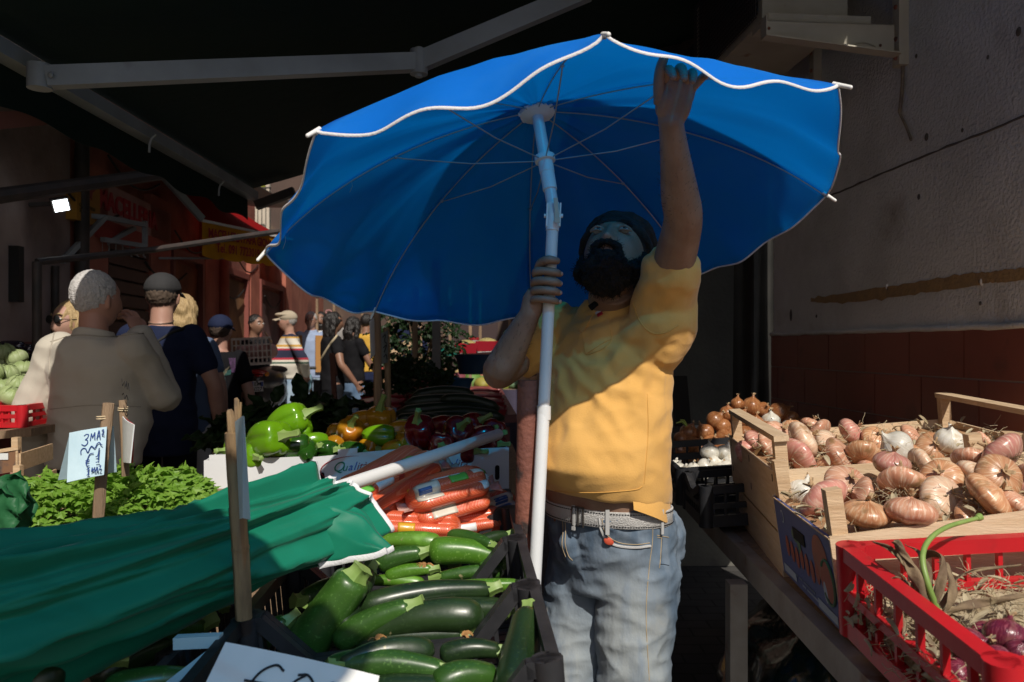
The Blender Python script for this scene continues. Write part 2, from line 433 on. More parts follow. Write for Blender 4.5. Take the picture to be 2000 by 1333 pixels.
# ochre band where a plank was taken off, built as a thin ragged skim
def band(pxs, m, name, th=.003):
    top, bot = [], []
    pts = catmull(pxs, 60)
    for i, q in enumerate(pts):
        j1 = mnoise.noise((i * .7, 1, 0)) * 6; j2 = mnoise.noise((i * .7, 9, 0)) * 5
        top.append(WPX(q[0], q[1] + j1)); bot.append(WPX(q[0], q[2] + j2))
    mb = MB(); k = len(top)
    vs = [p + WN * .0005 for p in top + bot] + [p + WN * th for p in top + bot]
    fs = []
    for i in range(k - 1):
        fs += [(2 * k + i, 3 * k + i, 3 * k + i + 1, 2 * k + i + 1), (i, i + 1, 2 * k + i + 1, 2 * k + i), (k + i + 1, k + i, 3 * k + i, 3 * k + i + 1)]
    mb.add(vs, fs); return part(name, mb, m, wall, 60)
band([(1585, 582, 590), (1640, 575, 592), (1720, 562, 585), (1800, 550, 573), (1880, 536, 563), (1930, 532, 553), (1960, 528, 552), (2010, 522, 546), (2050, 512, 540)], M['stain'], 'ochre_band')
mb = MB()
for pts in ([(1615, 386), (1680, 358), (1760, 324), (1850, 287), (1930, 257), (2010, 222)],):
    q = catmull(pts, 26); mb.tube([WPX(a[0], a[1] + mnoise.noise((i * 1.3, 4, 0)) * 3, .0) for i, a in enumerate(q)], [.004 + .0025 * mnoise.noise((i * .9, 7, 0)) for i in range(26)], 6)
part('crack', mb, M['crack'], wall, 60)
mb = MB()
for pts in ([(1618, 655), (1640, 640), (1700, 632), (1780, 626), (1860, 622), (1940, 618), (2010, 614)],):
    q = catmull(pts, 30); mb.tube([WPX(a[0], a[1] - 6, -.002) for a in q], .004, 6)
for (x, y, r) in ((1545, 616, .014), (1915, 593, .006), (1735, 565, .008), (1915, 550, .009), (1595, 618, .007), (1880, 255, .006), (1810, 268, .012), (1790, 110, .007), (1990, 62, .012), (1795, 385, .009), (1930, 112, .006), (1722, 855, .005)):
    mb = MB(); mb.ell(WPX(x, y), WN * .004, WD * r, Vector((0, 0, r * (2.2 if r > .012 else 1.2))), 10, 6); part('pock_mark', mb, M['crack'], wall, 60)
for (x, y) in ((1733, 560), (1918, 551), (1750, 850), (1735, 858), (1955, 664)):
    mb = MB(); mb.ell(WPX(x, y), WN * .006, WD * .007, Vector((0, 0, .013)), 10, 6); part('white_plug', mb, M['white'], wall, 60)

# recess behind the wall corner: pale wall, dark curtain, leaning dark board
mb = MB(); mb.box((.70, 5.25, 0), (1.2, 0, 0), (0, .2, 0), (0, 0, 3.6))
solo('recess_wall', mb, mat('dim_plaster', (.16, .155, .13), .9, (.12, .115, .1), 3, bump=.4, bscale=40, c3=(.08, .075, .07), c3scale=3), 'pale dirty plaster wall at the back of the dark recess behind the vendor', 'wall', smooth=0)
def curt(u, v):
    x = lerp(1.32, 1.95, u); fold = .03 * math.sin(u * 26 + 2 * v) * (.5 + v) + .015 * math.sin(u * 51 + 3)
    return (x + .05 * (1 - v) * u, 4.72 + fold, lerp(2.6, .55, v))
mb = MB(); mb.sheet(curt, 60, 18, .004)
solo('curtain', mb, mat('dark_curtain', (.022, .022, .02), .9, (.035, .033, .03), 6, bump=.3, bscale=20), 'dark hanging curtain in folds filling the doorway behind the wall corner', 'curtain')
mb = MB(); mb.box(P(1322, 865, 4.3), Vector((.09, .02, 0)), Vector((0, .03, .0)), Vector((-.03, .0, .36)))
solo('board', mb, mat('dark_board', (.02, .018, .017), .8), 'dark board leaning in shade behind the brown onions', 'board', smooth=0)

# ------------------------------------------------------------------ air conditioner on steel brackets, high on the right wall
ac = thing('air_conditioner', 'old air conditioner box with a wire grille high on the grey wall', 'air conditioner', tuple(WPX(1760, 60)))
Z0 = CAM_H + (676 - 20) / F * 3.03 - .02
def WQ(y, out, z):            # point at wall station nearest to depth y
    s = (4.2 - y) / WD.y; return WP(s, z, out)
mb = MB(); mb.box(WQ(3.10, .17, 2.70), WD * .80, WN * .34, (0, 0, .58)); part('casing', mb, M['beigemetal'], ac, 0)
mb = MB()
for k in range(27): 
    a = WQ(3.12, .525, 2.72 + k * .02); mb.tube([a, a + WD * .76], .0024, 5)
for k in range(39):
    a = WQ(3.12 + k * .02, .529, 2.72); mb.tube([a, a + Vector((0, 0, .52))], .0018, 5)
part('grille', mb, M['darkmetal'], ac, 60)
mb = MB(); mb.box(WQ(3.14, .513, 2.74), WD * .70, WN * .006, (0, 0, .5)); part('fan_opening', mb, M['hole'], ac, 0)
for y in (3.02, 3.72):
    mb = MB(); mb.box(WQ(y, .12, 2.667), WD * .16, WN * .4, (0, 0, .028)); part('foot', mb, M['beigemetal'], ac, 0)
def bracket(y, label):
    b = thing('wall_bracket', label, 'bracket', tuple(WQ(y, 0, 2.5)), 'steel brackets under the air conditioner')
    mb = MB()
    o0, o1, zt = .045, .56, 2.655
    for th, dy in ((.006, 0),):       # folded channel: tapering cheek and bottom flange
        a = WQ(y, o0, zt - .125); b2 = WQ(y, o1, zt - .075)
        c = WQ(y, o1, zt); d = WQ(y, o0, zt)
        t = WD * .004
        mb.hexa([a, b2, b2 + t, a + t, d, c, c + t, d + t])
        f = WD * -.05
        mb.hexa([a, b2, b2 + Vector((0, 0, .005)), a + Vector((0, 0, .005)), a + f, b2 + f, b2 + f + Vector((0, 0, .005)), a + f + Vector((0, 0, .005))])
        mb.hexa([b2, b2 + f, b2 + f - WN * .004, b2 - WN * .004, c, c + f, c + f - WN * .004, c - WN * .004])
        mb.hexa([d, c, c - Vector((0, 0, .004)), d - Vector((0, 0, .004)), d + t * 8, c + t * 8, c + t * 8 - Vector((0, 0, .004)), d + t * 8 - Vector((0, 0, .004))])
    part('arm', mb, M['beigemetal'], b, 0)
    mb = MB(); mb.box(WQ(y - .02, .0, zt - .155), WD * .045, WN * .038, (0, 0, .62)); part('upright', mb, M['beigemetal'], b, 0)
    for z in (2.53, 2.60, 2.72, 2.80):
        mb = MB(); mb.ell(WQ(y, .040, z), WN * .008, WD * .009, Vector((0, 0, .009)), 10, 6); part('bolt', mb, M['rust'], b, 60)
    for (o, z) in ((.53, zt - .03), (.1, zt - .08)):
        mb = MB(); mb.ell(WQ(y, o, z) - WD * .0005, WD * .003, WN * .006, Vector((0, 0, .006)), 10, 6); part('screw_hole', mb, M['rust'], b, 60)
    for o in (.12, .27): 
        mb = MB(); mb.tube([WQ(y, o + .10 * t, zt - .085 + .012 * math.sin(3.14 * t)) - WD * .002 for t in np.linspace(0, 1, 8)], .0028, 6); part('pressed_rib', mb, M['beigemetal'], b, 60)
    return b
bracket(2.99, 'rust spotted beige steel bracket nearest the camera under the air conditioner')
bracket(3.68, 'steel bracket farther along the wall under the air conditioner grille')
mb = MB(); q = [(1757, 40), (1762, 66), (1768, 110), (1769, 160), (1765, 205), (1764, 222), (1775, 245), (1786, 274)]
mb.tube([WPX(a[0], a[1], .012) for a in catmull(q, 30)], [.007] * 21 + [.005] * 9, 8)
solo('hose', mb, mat('old_hose', (.25, .2, .14), .7, (.1, .08, .07), 20), 'thin beige drain hose hanging down the wall below the bracket', 'hose')
mb = MB()      # dark beams of the lean-to behind the unit
for a, b in (((1300, 140, 4.35), (1420, -10, 4.35)), ((1345, 130, 4.45), (1450, 10, 4.45))): mb.bar(P(*a), P(*b), .05, .12, (0, 1, 0))
mb.bar(P(1240, 95, 4.5), P(1480, 115, 4.2), .05, .08)
solo('roof_timber', mb, mat('dark_timber', (.075, .05, .04), .85, (.035, .026, .022), 8, bump=.4), 'dark timbers of a lean-to roof beside the air conditioner grille', 'beam', smooth=0)
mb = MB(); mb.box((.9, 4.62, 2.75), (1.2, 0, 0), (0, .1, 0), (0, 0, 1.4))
mb.box((.66, 4.3, 3.0), (1.5, 0, 0), (0, 1.0, 0), (0, 0, .08))  # added roof slab that keeps the recess below in shade
solo('lintel_shade_slab', mb, mat('lintel_shade_slab', (.03, .027, .025), .9), 'dark wall above the doorway recess behind the timbers, with an added shading slab', 'wall', smooth=0)

# ------------------------------------------------------------------ big dark green awning overhead
AZ = lambda x: 2.35 + (x + 1.56) * .285
aw = thing('awning', 'big dark green awning stretched overhead from the right wall', 'awning', (-1.5, 3.2, 2.3))
def canopy(u, v):
    x = lerp(-1.56, 1.44, u); y0 = lerp(1.74, lerp(1.55, .80, (u - .4) / .6), sstep(.38, .42, u)); y1 = lerp(4.80, 4.60, u)  # near edge out of view, slanted and stepped to set where sunlight falls
    y = lerp(y0, y1, v)
    return (x, y, AZ(x) + .05 - .025 * math.sin(math.pi * u) + .006 * math.sin(u * 40 + v * 3) * math.sin(math.pi * u))
mb = MB(); mb.sheet(canopy, 50, 30, .004)
part('canopy', mb, cloth_trans('dark_green_canvas', (.006, .022, .018), .10, (.008, .03, .025), rough=.75), aw)
mb = MB(); mb.bar((-1.56, 1.78, 2.35), (-1.56, 4.78, 2.35), .075, .05); part('front_bar', mb, M['alu'], aw, 0)
def val(u, v):
    y = lerp(1.78, 4.77, u)
    return (-1.585 - .012 * math.sin(u * 30) * v - .01 * v, y, 2.33 - v * (.125 + .012 * math.sin(u * 2 * math.pi * 6)))
mb = MB(); mb.sheet(val, 110, 8, .003); part('valance', mb, cloth_trans('valance_canvas', (.006, .02, .016), .08, rough=.8), aw)
E0 = P(90, 152, 2.44); E1 = P(818, 122, 2.95); E2 = P(1150, -18, 3.0)
mb = MB(); mb.bar(E0, E1, .05, .062); part('arm', mb, M['alu'], aw, 0)
mb = MB(); mb.bar(E1, E2, .05, .066); part('arm', mb, M['alu'], aw, 0)
mb = MB()
mb.tube([E1 + Vector((0, 0, -.045)), E1 + Vector((0, 0, .045))], .033, 14); mb.tube([E1 + Vector((0, 0, -.055)), E1 + Vector((0, 0, .055))], .014, 10)
part('elbow', mb, M['alu'], aw)
mb = MB(); mb.tube([E0 + Vector((-.02, 0, -.034)), E0 + Vector((-.02, 0, .04))], .036, 14); mb.ball(E0 + Vector((.03, -.026, 0)), .009); part('knuckle', mb, M['alu'], aw)
for (x, y, d) in ((295, 272, 3.28), (430, 362, 4.12)):
    mb = MB(); a = P(x, y, d); mb.tube([a + Vector((.02, 0, .02)), a, a + Vector((-.006, 0, -.02)), a + Vector((-.008, 0, -.055))], .005, 6); part('hook', mb, M['alu'], aw)
mb = MB(); mb.bar(P(500, 402, 4.78), P(575, 374, 4.78), .05, .05); part('end_bar', mb, M['darkmetal'], aw, 0)

# ------------------------------------------------------------------ the butchers' row on the left
FC = -2.18; FD = Vector((-.083, 1, 0)).normalized(); FN = Vector((1, .083, 0)).normalized()
def FP(px, py, out=0):
    a = (px - 1000) / F; Y = FC / (a + .083); return P(px, py, Y) + FN * out
def FY(y, z, out=0): return Vector((FC - .083 * y, y, z)) + FN * out
def fpanel(mb, y0, y1, z0, z1, out, th): mb.box(FY(y0, z0, out), FD * ((y1 - y0) / FD.y), FN * th, (0, 0, z1 - z0))
house = thing('butcher_house', 'old shop house with red tinted and dirty pale plaster on the left side of the street', 'building', tuple(FY(5, 0)))
mb = MB(); fpanel(mb, -5, 4.62, 0, 6, -.3, .3); part('pale_wall', mb, mat('pale_dirty_plaster', (.38, .30, .27), .9, (.28, .2, .18), 3, bump=.4, bscale=25, c3=(.12, .085, .08), c3lo=.5, c3hi=.7, c3scale=1.7), house, 0)
mb = MB(); fpanel(mb, 4.62, 9.1, 0, 6.5, -.3, .3); fpanel(mb, 9.101, 16, 0, 2.85, -.3, .3); part('red_lit_wall', mb, mat('red_lit_plaster', (.36, .13, .085), .9, (.25, .075, .05), 3, bump=.4, bscale=25, c3=(.12, .04, .03), c3lo=.52, c3hi=.7, c3scale=2.2), house, 0)  # red light under the awnings is put into this plaster's colour
mb = MB(); fpanel(mb, 3.3, 4.6, 0, CAM_H + .02, .0, .03); part('red_dado', mb, mat('red_dado', (.20, .03, .03), .7, (.12, .02, .02), 4), house, 0)
m_red = mat('red_lit_pilaster', (.42, .14, .09), .85, (.3, .09, .06), 4, bump=.3, bscale=25)  # pilasters too carry the awnings' red light in their colour
for y0, y1 in ((4.75, 5.02), (5.75, 6.15), (7.05, 7.5), (8.7, 9.1), (10.6, 11.0)):
    mb = MB(); fpanel(mb, y0, y1, 0, 2.55, 0, .05); part('pilaster', mb, m_red, house, 0)
mb = MB()
for k in range(24):
    z = .0 + k * .09; mb.box(FY(5.05, z, .012), FD * .68, FN * (.03), (0, 0, .075))
part('roller_shutter', mb, mat('brown_shutter', (.10, .045, .035), .6, (.07, .03, .025), 5, bump=.2), house, 0)
mb = MB(); fpanel(mb, 5.04, 5.74, 0, 2.2, 0, .012); part('shutter_box', mb, M['darkmetal'], house, 0)
for y0, y1, c in ((6.25, 6.95, (.32, .1, .04)), (7.6, 8.55, (.35, .17, .07)), (9.2, 10.4, (.14, .06, .06))):
    mb = MB(); fpanel(mb, y0, y1, 0, 2.12, .0, .014); part('doorway', mb, mat('door_interior', c, .8, tuple(k * .35 for k in c), 3), house, 0)  # flat panels; warm tones put the light of lit interiors into the colour
    mb = MB()
    for y in (y0 - .05, y1): fpanel(mb, y, y + .05, 0, 2.165, 0, .06)
    fpanel(mb, y0 - .05, y1 + .05, 2.161, 2.22, 0, .06); part('door_frame', mb, mat('door_frame', (.22, .06, .045), .6), house, 0)
mb = MB(); q = [FY(4.66, .0, .05), FY(4.66, 3.5, .05)]; mb.tube(q, .04, 10); part('drainpipe', mb, M['darkmetal'], house)
mb = MB(); q = [FY(7.53, .0, .08), FY(7.53, 3.5, .08)]; mb.tube(q, .05, 10); part('drainpipe', mb, m_red, house)
mb = MB()
for i in range(9):
    y = 4.4 + i * .62; q = [FY(y + t * .9, 2.35 + .35 * math.sin(i * 2.1) - .12 * math.sin(math.pi * t), .05) for t in np.linspace(0, 1, 8)]; mb.tube(q, .008, 5)
part('cable', mb, M['black'], house)
mb = MB(); mb.box(FP(16, 480, .0), FD * .05, FN * .05, (0, 0, .0) + Vector((0, 0, .28)) if False else Vector((0, 0, -.28))); part('vent_slot', mb, M['black'], house, 0)

sg = thing('shop_sign', 'long pinkish sign board reading MACELLERIA over the brown roller shutter', 'sign', tuple(FP(170, 430)))
A, B_ = FP(168, 366), FP(305, 446); zt = FP(168, 366).z; zb = FP(168, 418).z
m_sign = mat('sign_board', (.46, .27, .25), .5, (.36, .2, .18), 5)
mb = MB(); mb.box((A.x, A.y, zb - .14), FD * 1.34, FN * .05, (0, 0, zt - zb + .20)); part('board', mb, m_sign, sg, 0)
mb = MB(); mb.box(Vector((A.x, A.y, zb - .14)) + FN * .0505, FD * 1.34, FN * .003, (0, 0, .13)); part('red_strip', mb, mat('sign_red', (.33, .025, .02), .5), sg, 0)
m_letter = mat('sign_letter_red', (.42, .018, .03), .5)
text('lettering', 'MACELLERIA', .165, Vector((A.x, A.y, zb + .055)) + FN * .054 + FD * .04, FD, (0, 0, 1), m_letter, sg, .004, bold=.005, spacing=1.08)
ys = thing('shop_sign', 'yellow side sign with a red emblem left of the long red lettered sign', 'sign', tuple(FP(128, 430)))
A2 = FP(128, 350); m_yel = mat('sign_yellow', (.52, .27, .03), .5, (.42, .2, .03), 5)
z2 = FP(128, 428).z
mb = MB(); mb.box((A2.x, A2.y, z2), FD * .31, FN * .06, (0, 0, A2.z - z2)); part('board', mb, m_yel, ys, 0)
mb = MB(); c = Vector((A2.x, A2.y, z2 + .21)) + FN * .064 + FD * .16
vs = []
for i in range(10):
    a = i * math.pi / 5; r = .075 if i % 2 == 0 else .04; vs.append(c + FD * r * math.cos(a) + Vector((0, 0, r * math.sin(a))))
mb.add(vs + [p + FN * .003 for p in vs], [tuple(range(10, 20))] + [(i, (i + 1) % 10, 10 + (i + 1) % 10, 10 + i) for i in range(10)]); part('emblem', mb, mat('emblem', (.32, .05, .04), .5), ys, 0)
text('small_lettering', 'CARNI-POLLO\nSALUMI', .032, Vector((A2.x, A2.y, z2 + .08)) + FN * .063 + FD * .03, FD, (0, 0, 1), mat('sign_ink', (.13, .09, .02), .5), ys, .002)

# flood lamp, lit
fl = thing('flood_lamp', 'lit white LED flood lamp on the pale wall at the left', 'lamp', tuple(FP(56, 400, .15)))
c = FP(57, 401, .16); nrm = (Vector((0, 0, CAM_H)) - c + Vector((1.2, 0, -1.6))).normalized(); sx = nrm.cross(Vector((0, 0, 1))).normalized(); sy = sx.cross(nrm)
sx, sy = (sx * .95 + sy * -.3).normalized(), (sy * .95 + sx * .3).normalized(); sx = sy.cross(nrm)
mb = MB(); mb.box(c - sx * .043 - sy * .036 - nrm * .04, sx * .086, sy * .072, nrm * .036); part('housing', mb, M['darkmetal'], fl, 0)
mb = MB(); mb.box(c - sx * .034 - sy * .029 - nrm * .003, sx * .068, sy * .058, nrm * .004); part('lit_panel', mb, emis('led', (.9, .97, 1), 7), fl, 0)
mb = MB(); mb.bar(c - nrm * .05, FP(57, 401), .03, .02); part('mount', mb, M['darkmetal'], fl, 0)

# metal frame with hooks, posts and dark bars in front of the butcher
tr = thing('hook_frame', 'grey metal frame of bars in front of the shutter', 'frame', tuple(P(200, 480, 4.9)))
mb = MB()
d0, d1 = 4.85, 5.35
for a, b in (((205, 425, d0), (283, 440, d1)), ((200, 468, d0), (283, 481, d1)), ((283, 432, d1), (283, 482, d1)), ((205, 424, d0), (120, 512, 4.5)), ((262, 446, d1), (185, 486, 4.9)), ((150, 420, 4.7), (205, 425, d0)), ((145, 425, 4.7), (150, 480, 4.7))):
    mb.bar(P(*a), P(*b), .028, .028)
for i in range(9):
    p = P(lerp(172, 280, i / 8), lerp(470, 482, i / 8), lerp(4.8, d1, i / 8)); mb.tube([p, p - Vector((0, 0, .06)), p - Vector((-.015, 0, .075))], .004, 5)
part('bars', mb, M['alu'], tr, 0)
pb = thing('stall_pole', 'black iron post carrying a long slanting bar at the left stall', 'pole', tuple(P(75, 676, 3.9) * Vector((1, 1, 0)) if False else (P(75, 676, 3.9).x, 3.9, 0)))
mb = MB(); a = P(72, 512, 3.9); mb.tube([(a.x, a.y, 0), a], .022, 10); part('post', mb, M['darkmetal'], pb)
mb = MB(); mb.tube([a, P(300, 488, 4.6), P(545, 452, 5.4)], .018, 8); part('bar', mb, M['darkmetal'], pb)
mb = MB(); b0 = P(108, 520, 4.4); mb.tube([(b0.x, b0.y, 0), b0], .02, 10)
solo('stall_pole', mb, M['darkmetal'], 'short dark iron post right behind the black post at the left stall', 'pole')
mb = MB(); mb.tube([P(-40, 388, 3.4), P(150, 362, 4.0), P(330, 338, 4.6)], .035, 8)
solo('tarp_pole', mb, M['darkmetal'], 'dark pole holding the grey tarp over the left shops', 'pole')
mb = MB(); mb.bar(P(-60, 240, 3.2), P(95, 228, 3.7), .03, .07); mb.bar(P(95, 228, 3.7), P(400, 330, 5.6), .03, .05)
solo('tarp_beam', mb, mat('red_brown_beam', (.20, .07, .05), .7), 'red brown beam under the grey tarp at the left edge', 'beam', smooth=0)

def tarp(u, v):
    y = lerp(2.2, 6.7, u); a = FY(y, lerp(2.95, 2.78, u)); x = lerp(a.x, lerp(-2.02, -1.75, u) + .02 * math.sin(u * 20), v)
    z = lerp(a.z, 2.50 + .12 * u, v) - .06 * math.sin(math.pi * v) * (1 + .35 * math.sin(u * 28)) 
    return (x, y, z)
mb = MB(); mb.sheet(tarp, 70, 14, .004)
solo('grey_tarp', mb, cloth_trans('grey_tarp', (.20, .21, .20), .30, (.30, .30, .27), rough=.45, scale=2, c2=(.12, .13, .13)), 'grey plastic tarp sagging over the left side of the street', 'tarp')

# red awning with the yellow lettered valance
ra = thing('red_awning', 'red awning with a scalloped yellow lettered valance over the butcher shops', 'awning', tuple(P(395, 436, 5.8)))
V0, V1 = P(395, 434, 5.8), P(570, 470, 7.4); vd = (V1 - V0); 
def ract(u, v):
    p = V0 + vd * u + Vector((0, 0, .0)); q = FY(p.y, 2.92); r_ = p.lerp(q, v); return r_ - Vector((0, 0, .05 * math.sin(math.pi * v)))
mb = MB(); mb.sheet(ract, 20, 10, .004); part('canopy', mb, cloth_trans('red_canvas', (.36, .006, .008), .5, (.55, .005, .01), rough=.7), ra)
def rval(u, v):
    p = V0 + vd * u; n_ = Vector((1, -.15, 0)).normalized()
    h = .24 + .022 * abs(math.sin(u * math.pi * 5.0)) ** .7
    return p + n_ * (.012 * math.sin(u * 24) * v) - Vector((0, 0, v * h))
mb = MB(); mb.sheet(rval, 120, 6, .003); part('valance', mb, cloth_trans('yellow_canvas', (.74, .42, .02), .45, (.85, .5, .03), rough=.7, c2=(.55, .27, .015), scale=3), ra)
vdn = vd.normalized(); vn = vdn.cross(Vector((0, 0, 1))).normalized()
m_vl = mat('valance_red', (.34, .012, .02), .6)
text('lettering', 'MACELLERIA PAPA GIOVANNI', .098, V0 + vdn * .05 - Vector((0, 0, .105)) + vn * .02, vdn, (0, 0, 1), m_vl, ra, .001, spacing=.95, bold=.002)
text('phone_lettering', 'Tel. 091 7723019', .098, V0 + vdn * .17 - Vector((0, 0, .205)) + vn * .02, vdn, (0, 0, 1), m_vl, ra, .001, spacing=1.05, bold=.002)
mb = MB(); mb.bar(V0 + Vector((0, 0, .01)), V1 + Vector((0, 0, .01)), .02, .02); part('front_bar', mb, M['white'], ra, 0)
mb = MB(); mb.bar(FY(5.3, 2.86, .05), V0 + Vector((0, 0, .02)), .03, .05); mb.bar(FY(5.9, 2.1, .05), P(455, 505, 6.3), .015, .015); part('bracket_arm', mb, M['alu'], ra, 0)

oa = MB()
def orng(u, v):
    y = lerp(8.9, 10.2, u); a = FY(y, 2.75); x = lerp(a.x, a.x + .55, v); return (x, y, lerp(2.75, 2.35, v) - .05 * math.sin(math.pi * u * 3) * v)
oa.sheet(orng, 20, 8, .004)
solo('orange_awning', oa, cloth_trans('orange_canvas', (.50, .13, .02), .5, (.6, .16, .02)), 'orange awning farther down the street behind the people', 'awning')

# far end of the street: sunlit house with a balcony, dim house fronts beyond the stalls
fh = thing('far_house', 'sunlit pale house with balcony railings at the end of the street', 'building', (-5, 17, 0))
mb = MB(); mb.box((-9, 17, 0), (7.6, -.5, 0), (0, 3, 0), (0, 0, 12)); part('wall', mb, mat('pale_house', (.62, .55, .45), .9, (.5, .42, .34), 1.2, bump=.2, c3=(.4, .25, .2), c3scale=.8), fh, 0)
for z in (3.6, 6.9):
    mb = MB(); mb.box((-7.5, 16.0, z), (5, -.33, 0), (0, .9, 0), (0, 0, .12)); part('balcony_slab', mb, M['plaster'], fh, 0)
    mb = MB()
    for k in range(60): x = -7.45 + k * .082; mb.tube([(x, 16.05 - (x + 7.5) * .066, z + .121), (x, 16.05 - (x + 7.5) * .066, z + 1.0)], .009, 5)
    mb.bar((-7.5, 16.05, z + 1.0), (-2.55, 15.72, z + 1.0), .03, .03); part('railing', mb, M['darkmetal'], fh, 0)
    for x in (-6.4, -4.5): 
        mb = MB(); mb.box((x, 16.80 - (x + 9) * .066, z + .122), (.9, -.059, 0), (0, .06, 0), (0, 0, 2.1)); part('window', mb, mat('green_shutter', (.06, .16, .12), .5), fh, 0)
    for x in (-5.6, -5.1, -3.9, -3.4):
        mb = MB(); mb.ell((x, 16.0, z + 1.05), (.2, 0, 0), (0, .15, 0), (0, 0, .16), 10, 7, lambda d: .8 + .3 * mnoise.noise(Vector(d) * 4))
        part('balcony_plant', mb, mat('balcony_plant', (.25, .26, .03), .7), fh)
eh = thing('end_house', 'dim reddish house front closing the street behind the far stalls', 'building', (2, 14, 0))
mb = MB(); mb.box((-4.3, 14.2, 0), (9.7, -.3, 0), (0, 2, 0), (0, 0, 9)); part('wall', mb, mat('dim_house', (.10, .062, .048), .9, (.075, .05, .04), 1.5, bump=.3, c3=(.13, .09, .06), c3scale=2.5), eh, 0)
for i, x in enumerate((-1.2, .4, 2.0)):
    mb = MB(); mb.box((x, 14.2 - (x + 4.3) * .031 - .05, 0), (.95, -.04, 0), (0, .06, 0), (0, 0, 2.2)); part('doorway', mb, mat('end_door', ((.05, .03, .03), (.12, .06, .04), (.03, .03, .04))[i], .8), eh, 0)
mb = MB(); mb.box((.9, 5.5, 0), (3, -.2, 0), (.3, 9, 0), (0, 0, 6)); 
solo('right_house', mb, mat('right_house', (.2, .16, .13), .9, (.12, .1, .08), 2, bump=.3), 'shaded house on the right side of the street behind the stall', 'building', smooth=0)
# ------------------------------------------------------------------ blue sun umbrella, tilted away, held up by the vendor
HUB = Vector((.065, 2.117, 2.08)); UN = Vector((-.138, .274, .952)).normalized()
UR, UH = .726, .332
ue1 = Vector((0, 1, 0)).cross(UN).normalized(); ue2 = UN.cross(ue1)
UC = HUB - UN * UH
PH0 = .10109 + math.pi                 # the fit used a negative radius
def rib_dir(k):
    a = PH0 - k * math.pi / 4; return ue1 * math.cos(a) + ue2 * math.sin(a)
def rib_pt(k, v):                      # v 0 hub .. 1 tip; umbrella arc
    d = rib_dir(k); th = v * 1.0
    r = math.sin(th) / math.sin(1.0); h = (1 - math.cos(th)) / (1 - math.cos(1.0)); m_ = (.8, .8, .8, .8, .75, .5, .42, .55)[k]; h = m_ * h + (1 - m_) * r
    return HUB + d * (UR * r) - UN * (UH * h)
um = thing('umbrella', 'blue cloth sun umbrella with white trim tilted open over the vendor', 'umbrella', (0.03, 1.97, 0.0))
FLAP = [.03, .02, .02, .02, .02, .040, .058, .036]     # how far each panel's hem hangs below the rib tips (panel k lies between rib k and k+1)
def panel_pt(k, u, v):
    a, b = rib_pt(k, v), rib_pt((k + 1) % 8, v)
    p = a.lerp(b, u); s = math.sin(math.pi * u)
    out = (rib_dir(k) + rib_dir((k + 1) % 8)).normalized()
    # cloth bellies a little outwards high up, creases along the ribs, hangs in a flap at the hem
    p = p + UN * ((-.006, -.006, -.006, -.006, -.006, .012, .034, .0)[k] * s * math.sin(math.pi * min(1, v * .8)) * v)
    fl = sstep(.80, 1.0, v)
    p = p - (UN * .8 + Vector((0, 0, .5))) * (FLAP[k] * fl * s ** .75) + out * (.012 * fl * s)
    wv = mnoise.noise((k * 3.1 + u * 3.0, v * 2.2, k)) * .012 * s + mnoise.noise((k * 5 + u * 9, v * 4, 4)) * .003 * s
    if fl > 0: wv += .012 * fl * s * math.sin(u * 14 + k * 2)
    return p + out * wv * .6 + UN * wv
uc = cloth_trans('blue_umbrella_cloth', (.010, .29, .96), .40, (.006, .48, .90), rough=.75, c2=(.04, .36, .98), scale=5, sheer=(.42, (.008, .66, .97)))
mtrim = mat('white_trim', (.70, .70, .72), .7, bump=.2, bscale=200, bstretch=(1, 1, 1))
for k in range(8):
    mb = MB(); mb.sheet(lambda u, v, k=k: panel_pt(k, u, lerp(.015, 1, v)), 27, 33, .0012)
    part('canopy_panel', mb, uc, um, 180)
    hem = [panel_pt(k, i / 40, 1.0) for i in range(41)]
    mb = MB(); mb.tube(hem, [(.0018, .0035)] * 41, 8, up=UN); part('hem_trim', mb, mtrim, um, 60)
mwire = mat('blue_white_wire', (.30, .34, .36), .4, metal=.3)
mpole = mat('white_enamel_pole', (.72, .74, .75), .35, (.66, .68, .69), 6, bump=.03, c3=(.2, .13, .1), c3lo=.74, c3hi=.78, c3scale=18)
SL = HUB - UN * .155
for k in range(8):
    mb = MB(); mb.tube([rib_pt(k, v) - UN * .008 for v in np.linspace(.02, 1.0, 24)], .0018, 6); part('rib', mb, mwire, um, 60)
    j = rib_pt(k, .46) - UN * .010; d = rib_dir(k)
    mb = MB(); mb.tube([SL + d * .024, SL.lerp(j, .5) - UN * .014, j - UN * .006 - d * .02, j], .0017, 6); mb.ball(j, .005, 8, 6); part('stretcher', mb, mwire, um, 60)
    t = rib_pt(k, 1.0); q = (rib_pt(k, 1.0) - rib_pt(k, .93)).normalized()
    mb = MB(); mb.tube([t - q * .012, t + q * .026], [.0048, .0042], 8); mb.ball(t + q * .026, .0042, 8, 6); part('tip_cap', mb, M['white'], um, 60)
JT = HUB - UN * .305                  # tilt joint
mb = MB(); mb.tube([HUB - UN * .012, JT + UN * .012], .0155, 20); part('upper_pole', mb, mpole, um)
mb = MB(); mb.tube([HUB - UN * .025, HUB - UN * .018, HUB - UN * .008, HUB + UN * .004], [.03, .046, .048, .03], 20)
for k in range(8): mb.ball(HUB + rib_dir(k) * .045 - UN * .012, .007, 8, 6)
part('hub', mb, M['white'], um)
mb = MB(); mb.tube([SL - UN * .035, SL - UN * .004, SL - UN * .002, SL + UN * .012, SL + UN * .014], [.0195, .0195, .027, .027, .02], 20)
mb.tube([SL - UN * .035, SL - UN * .085], .0185, 18); part('slider', mb, M['white'], um)
LPB = P(1040, 1215, 1.95); LPT = P(1080, 428, 2.03)
ldir = (LPT - LPB).normalized()
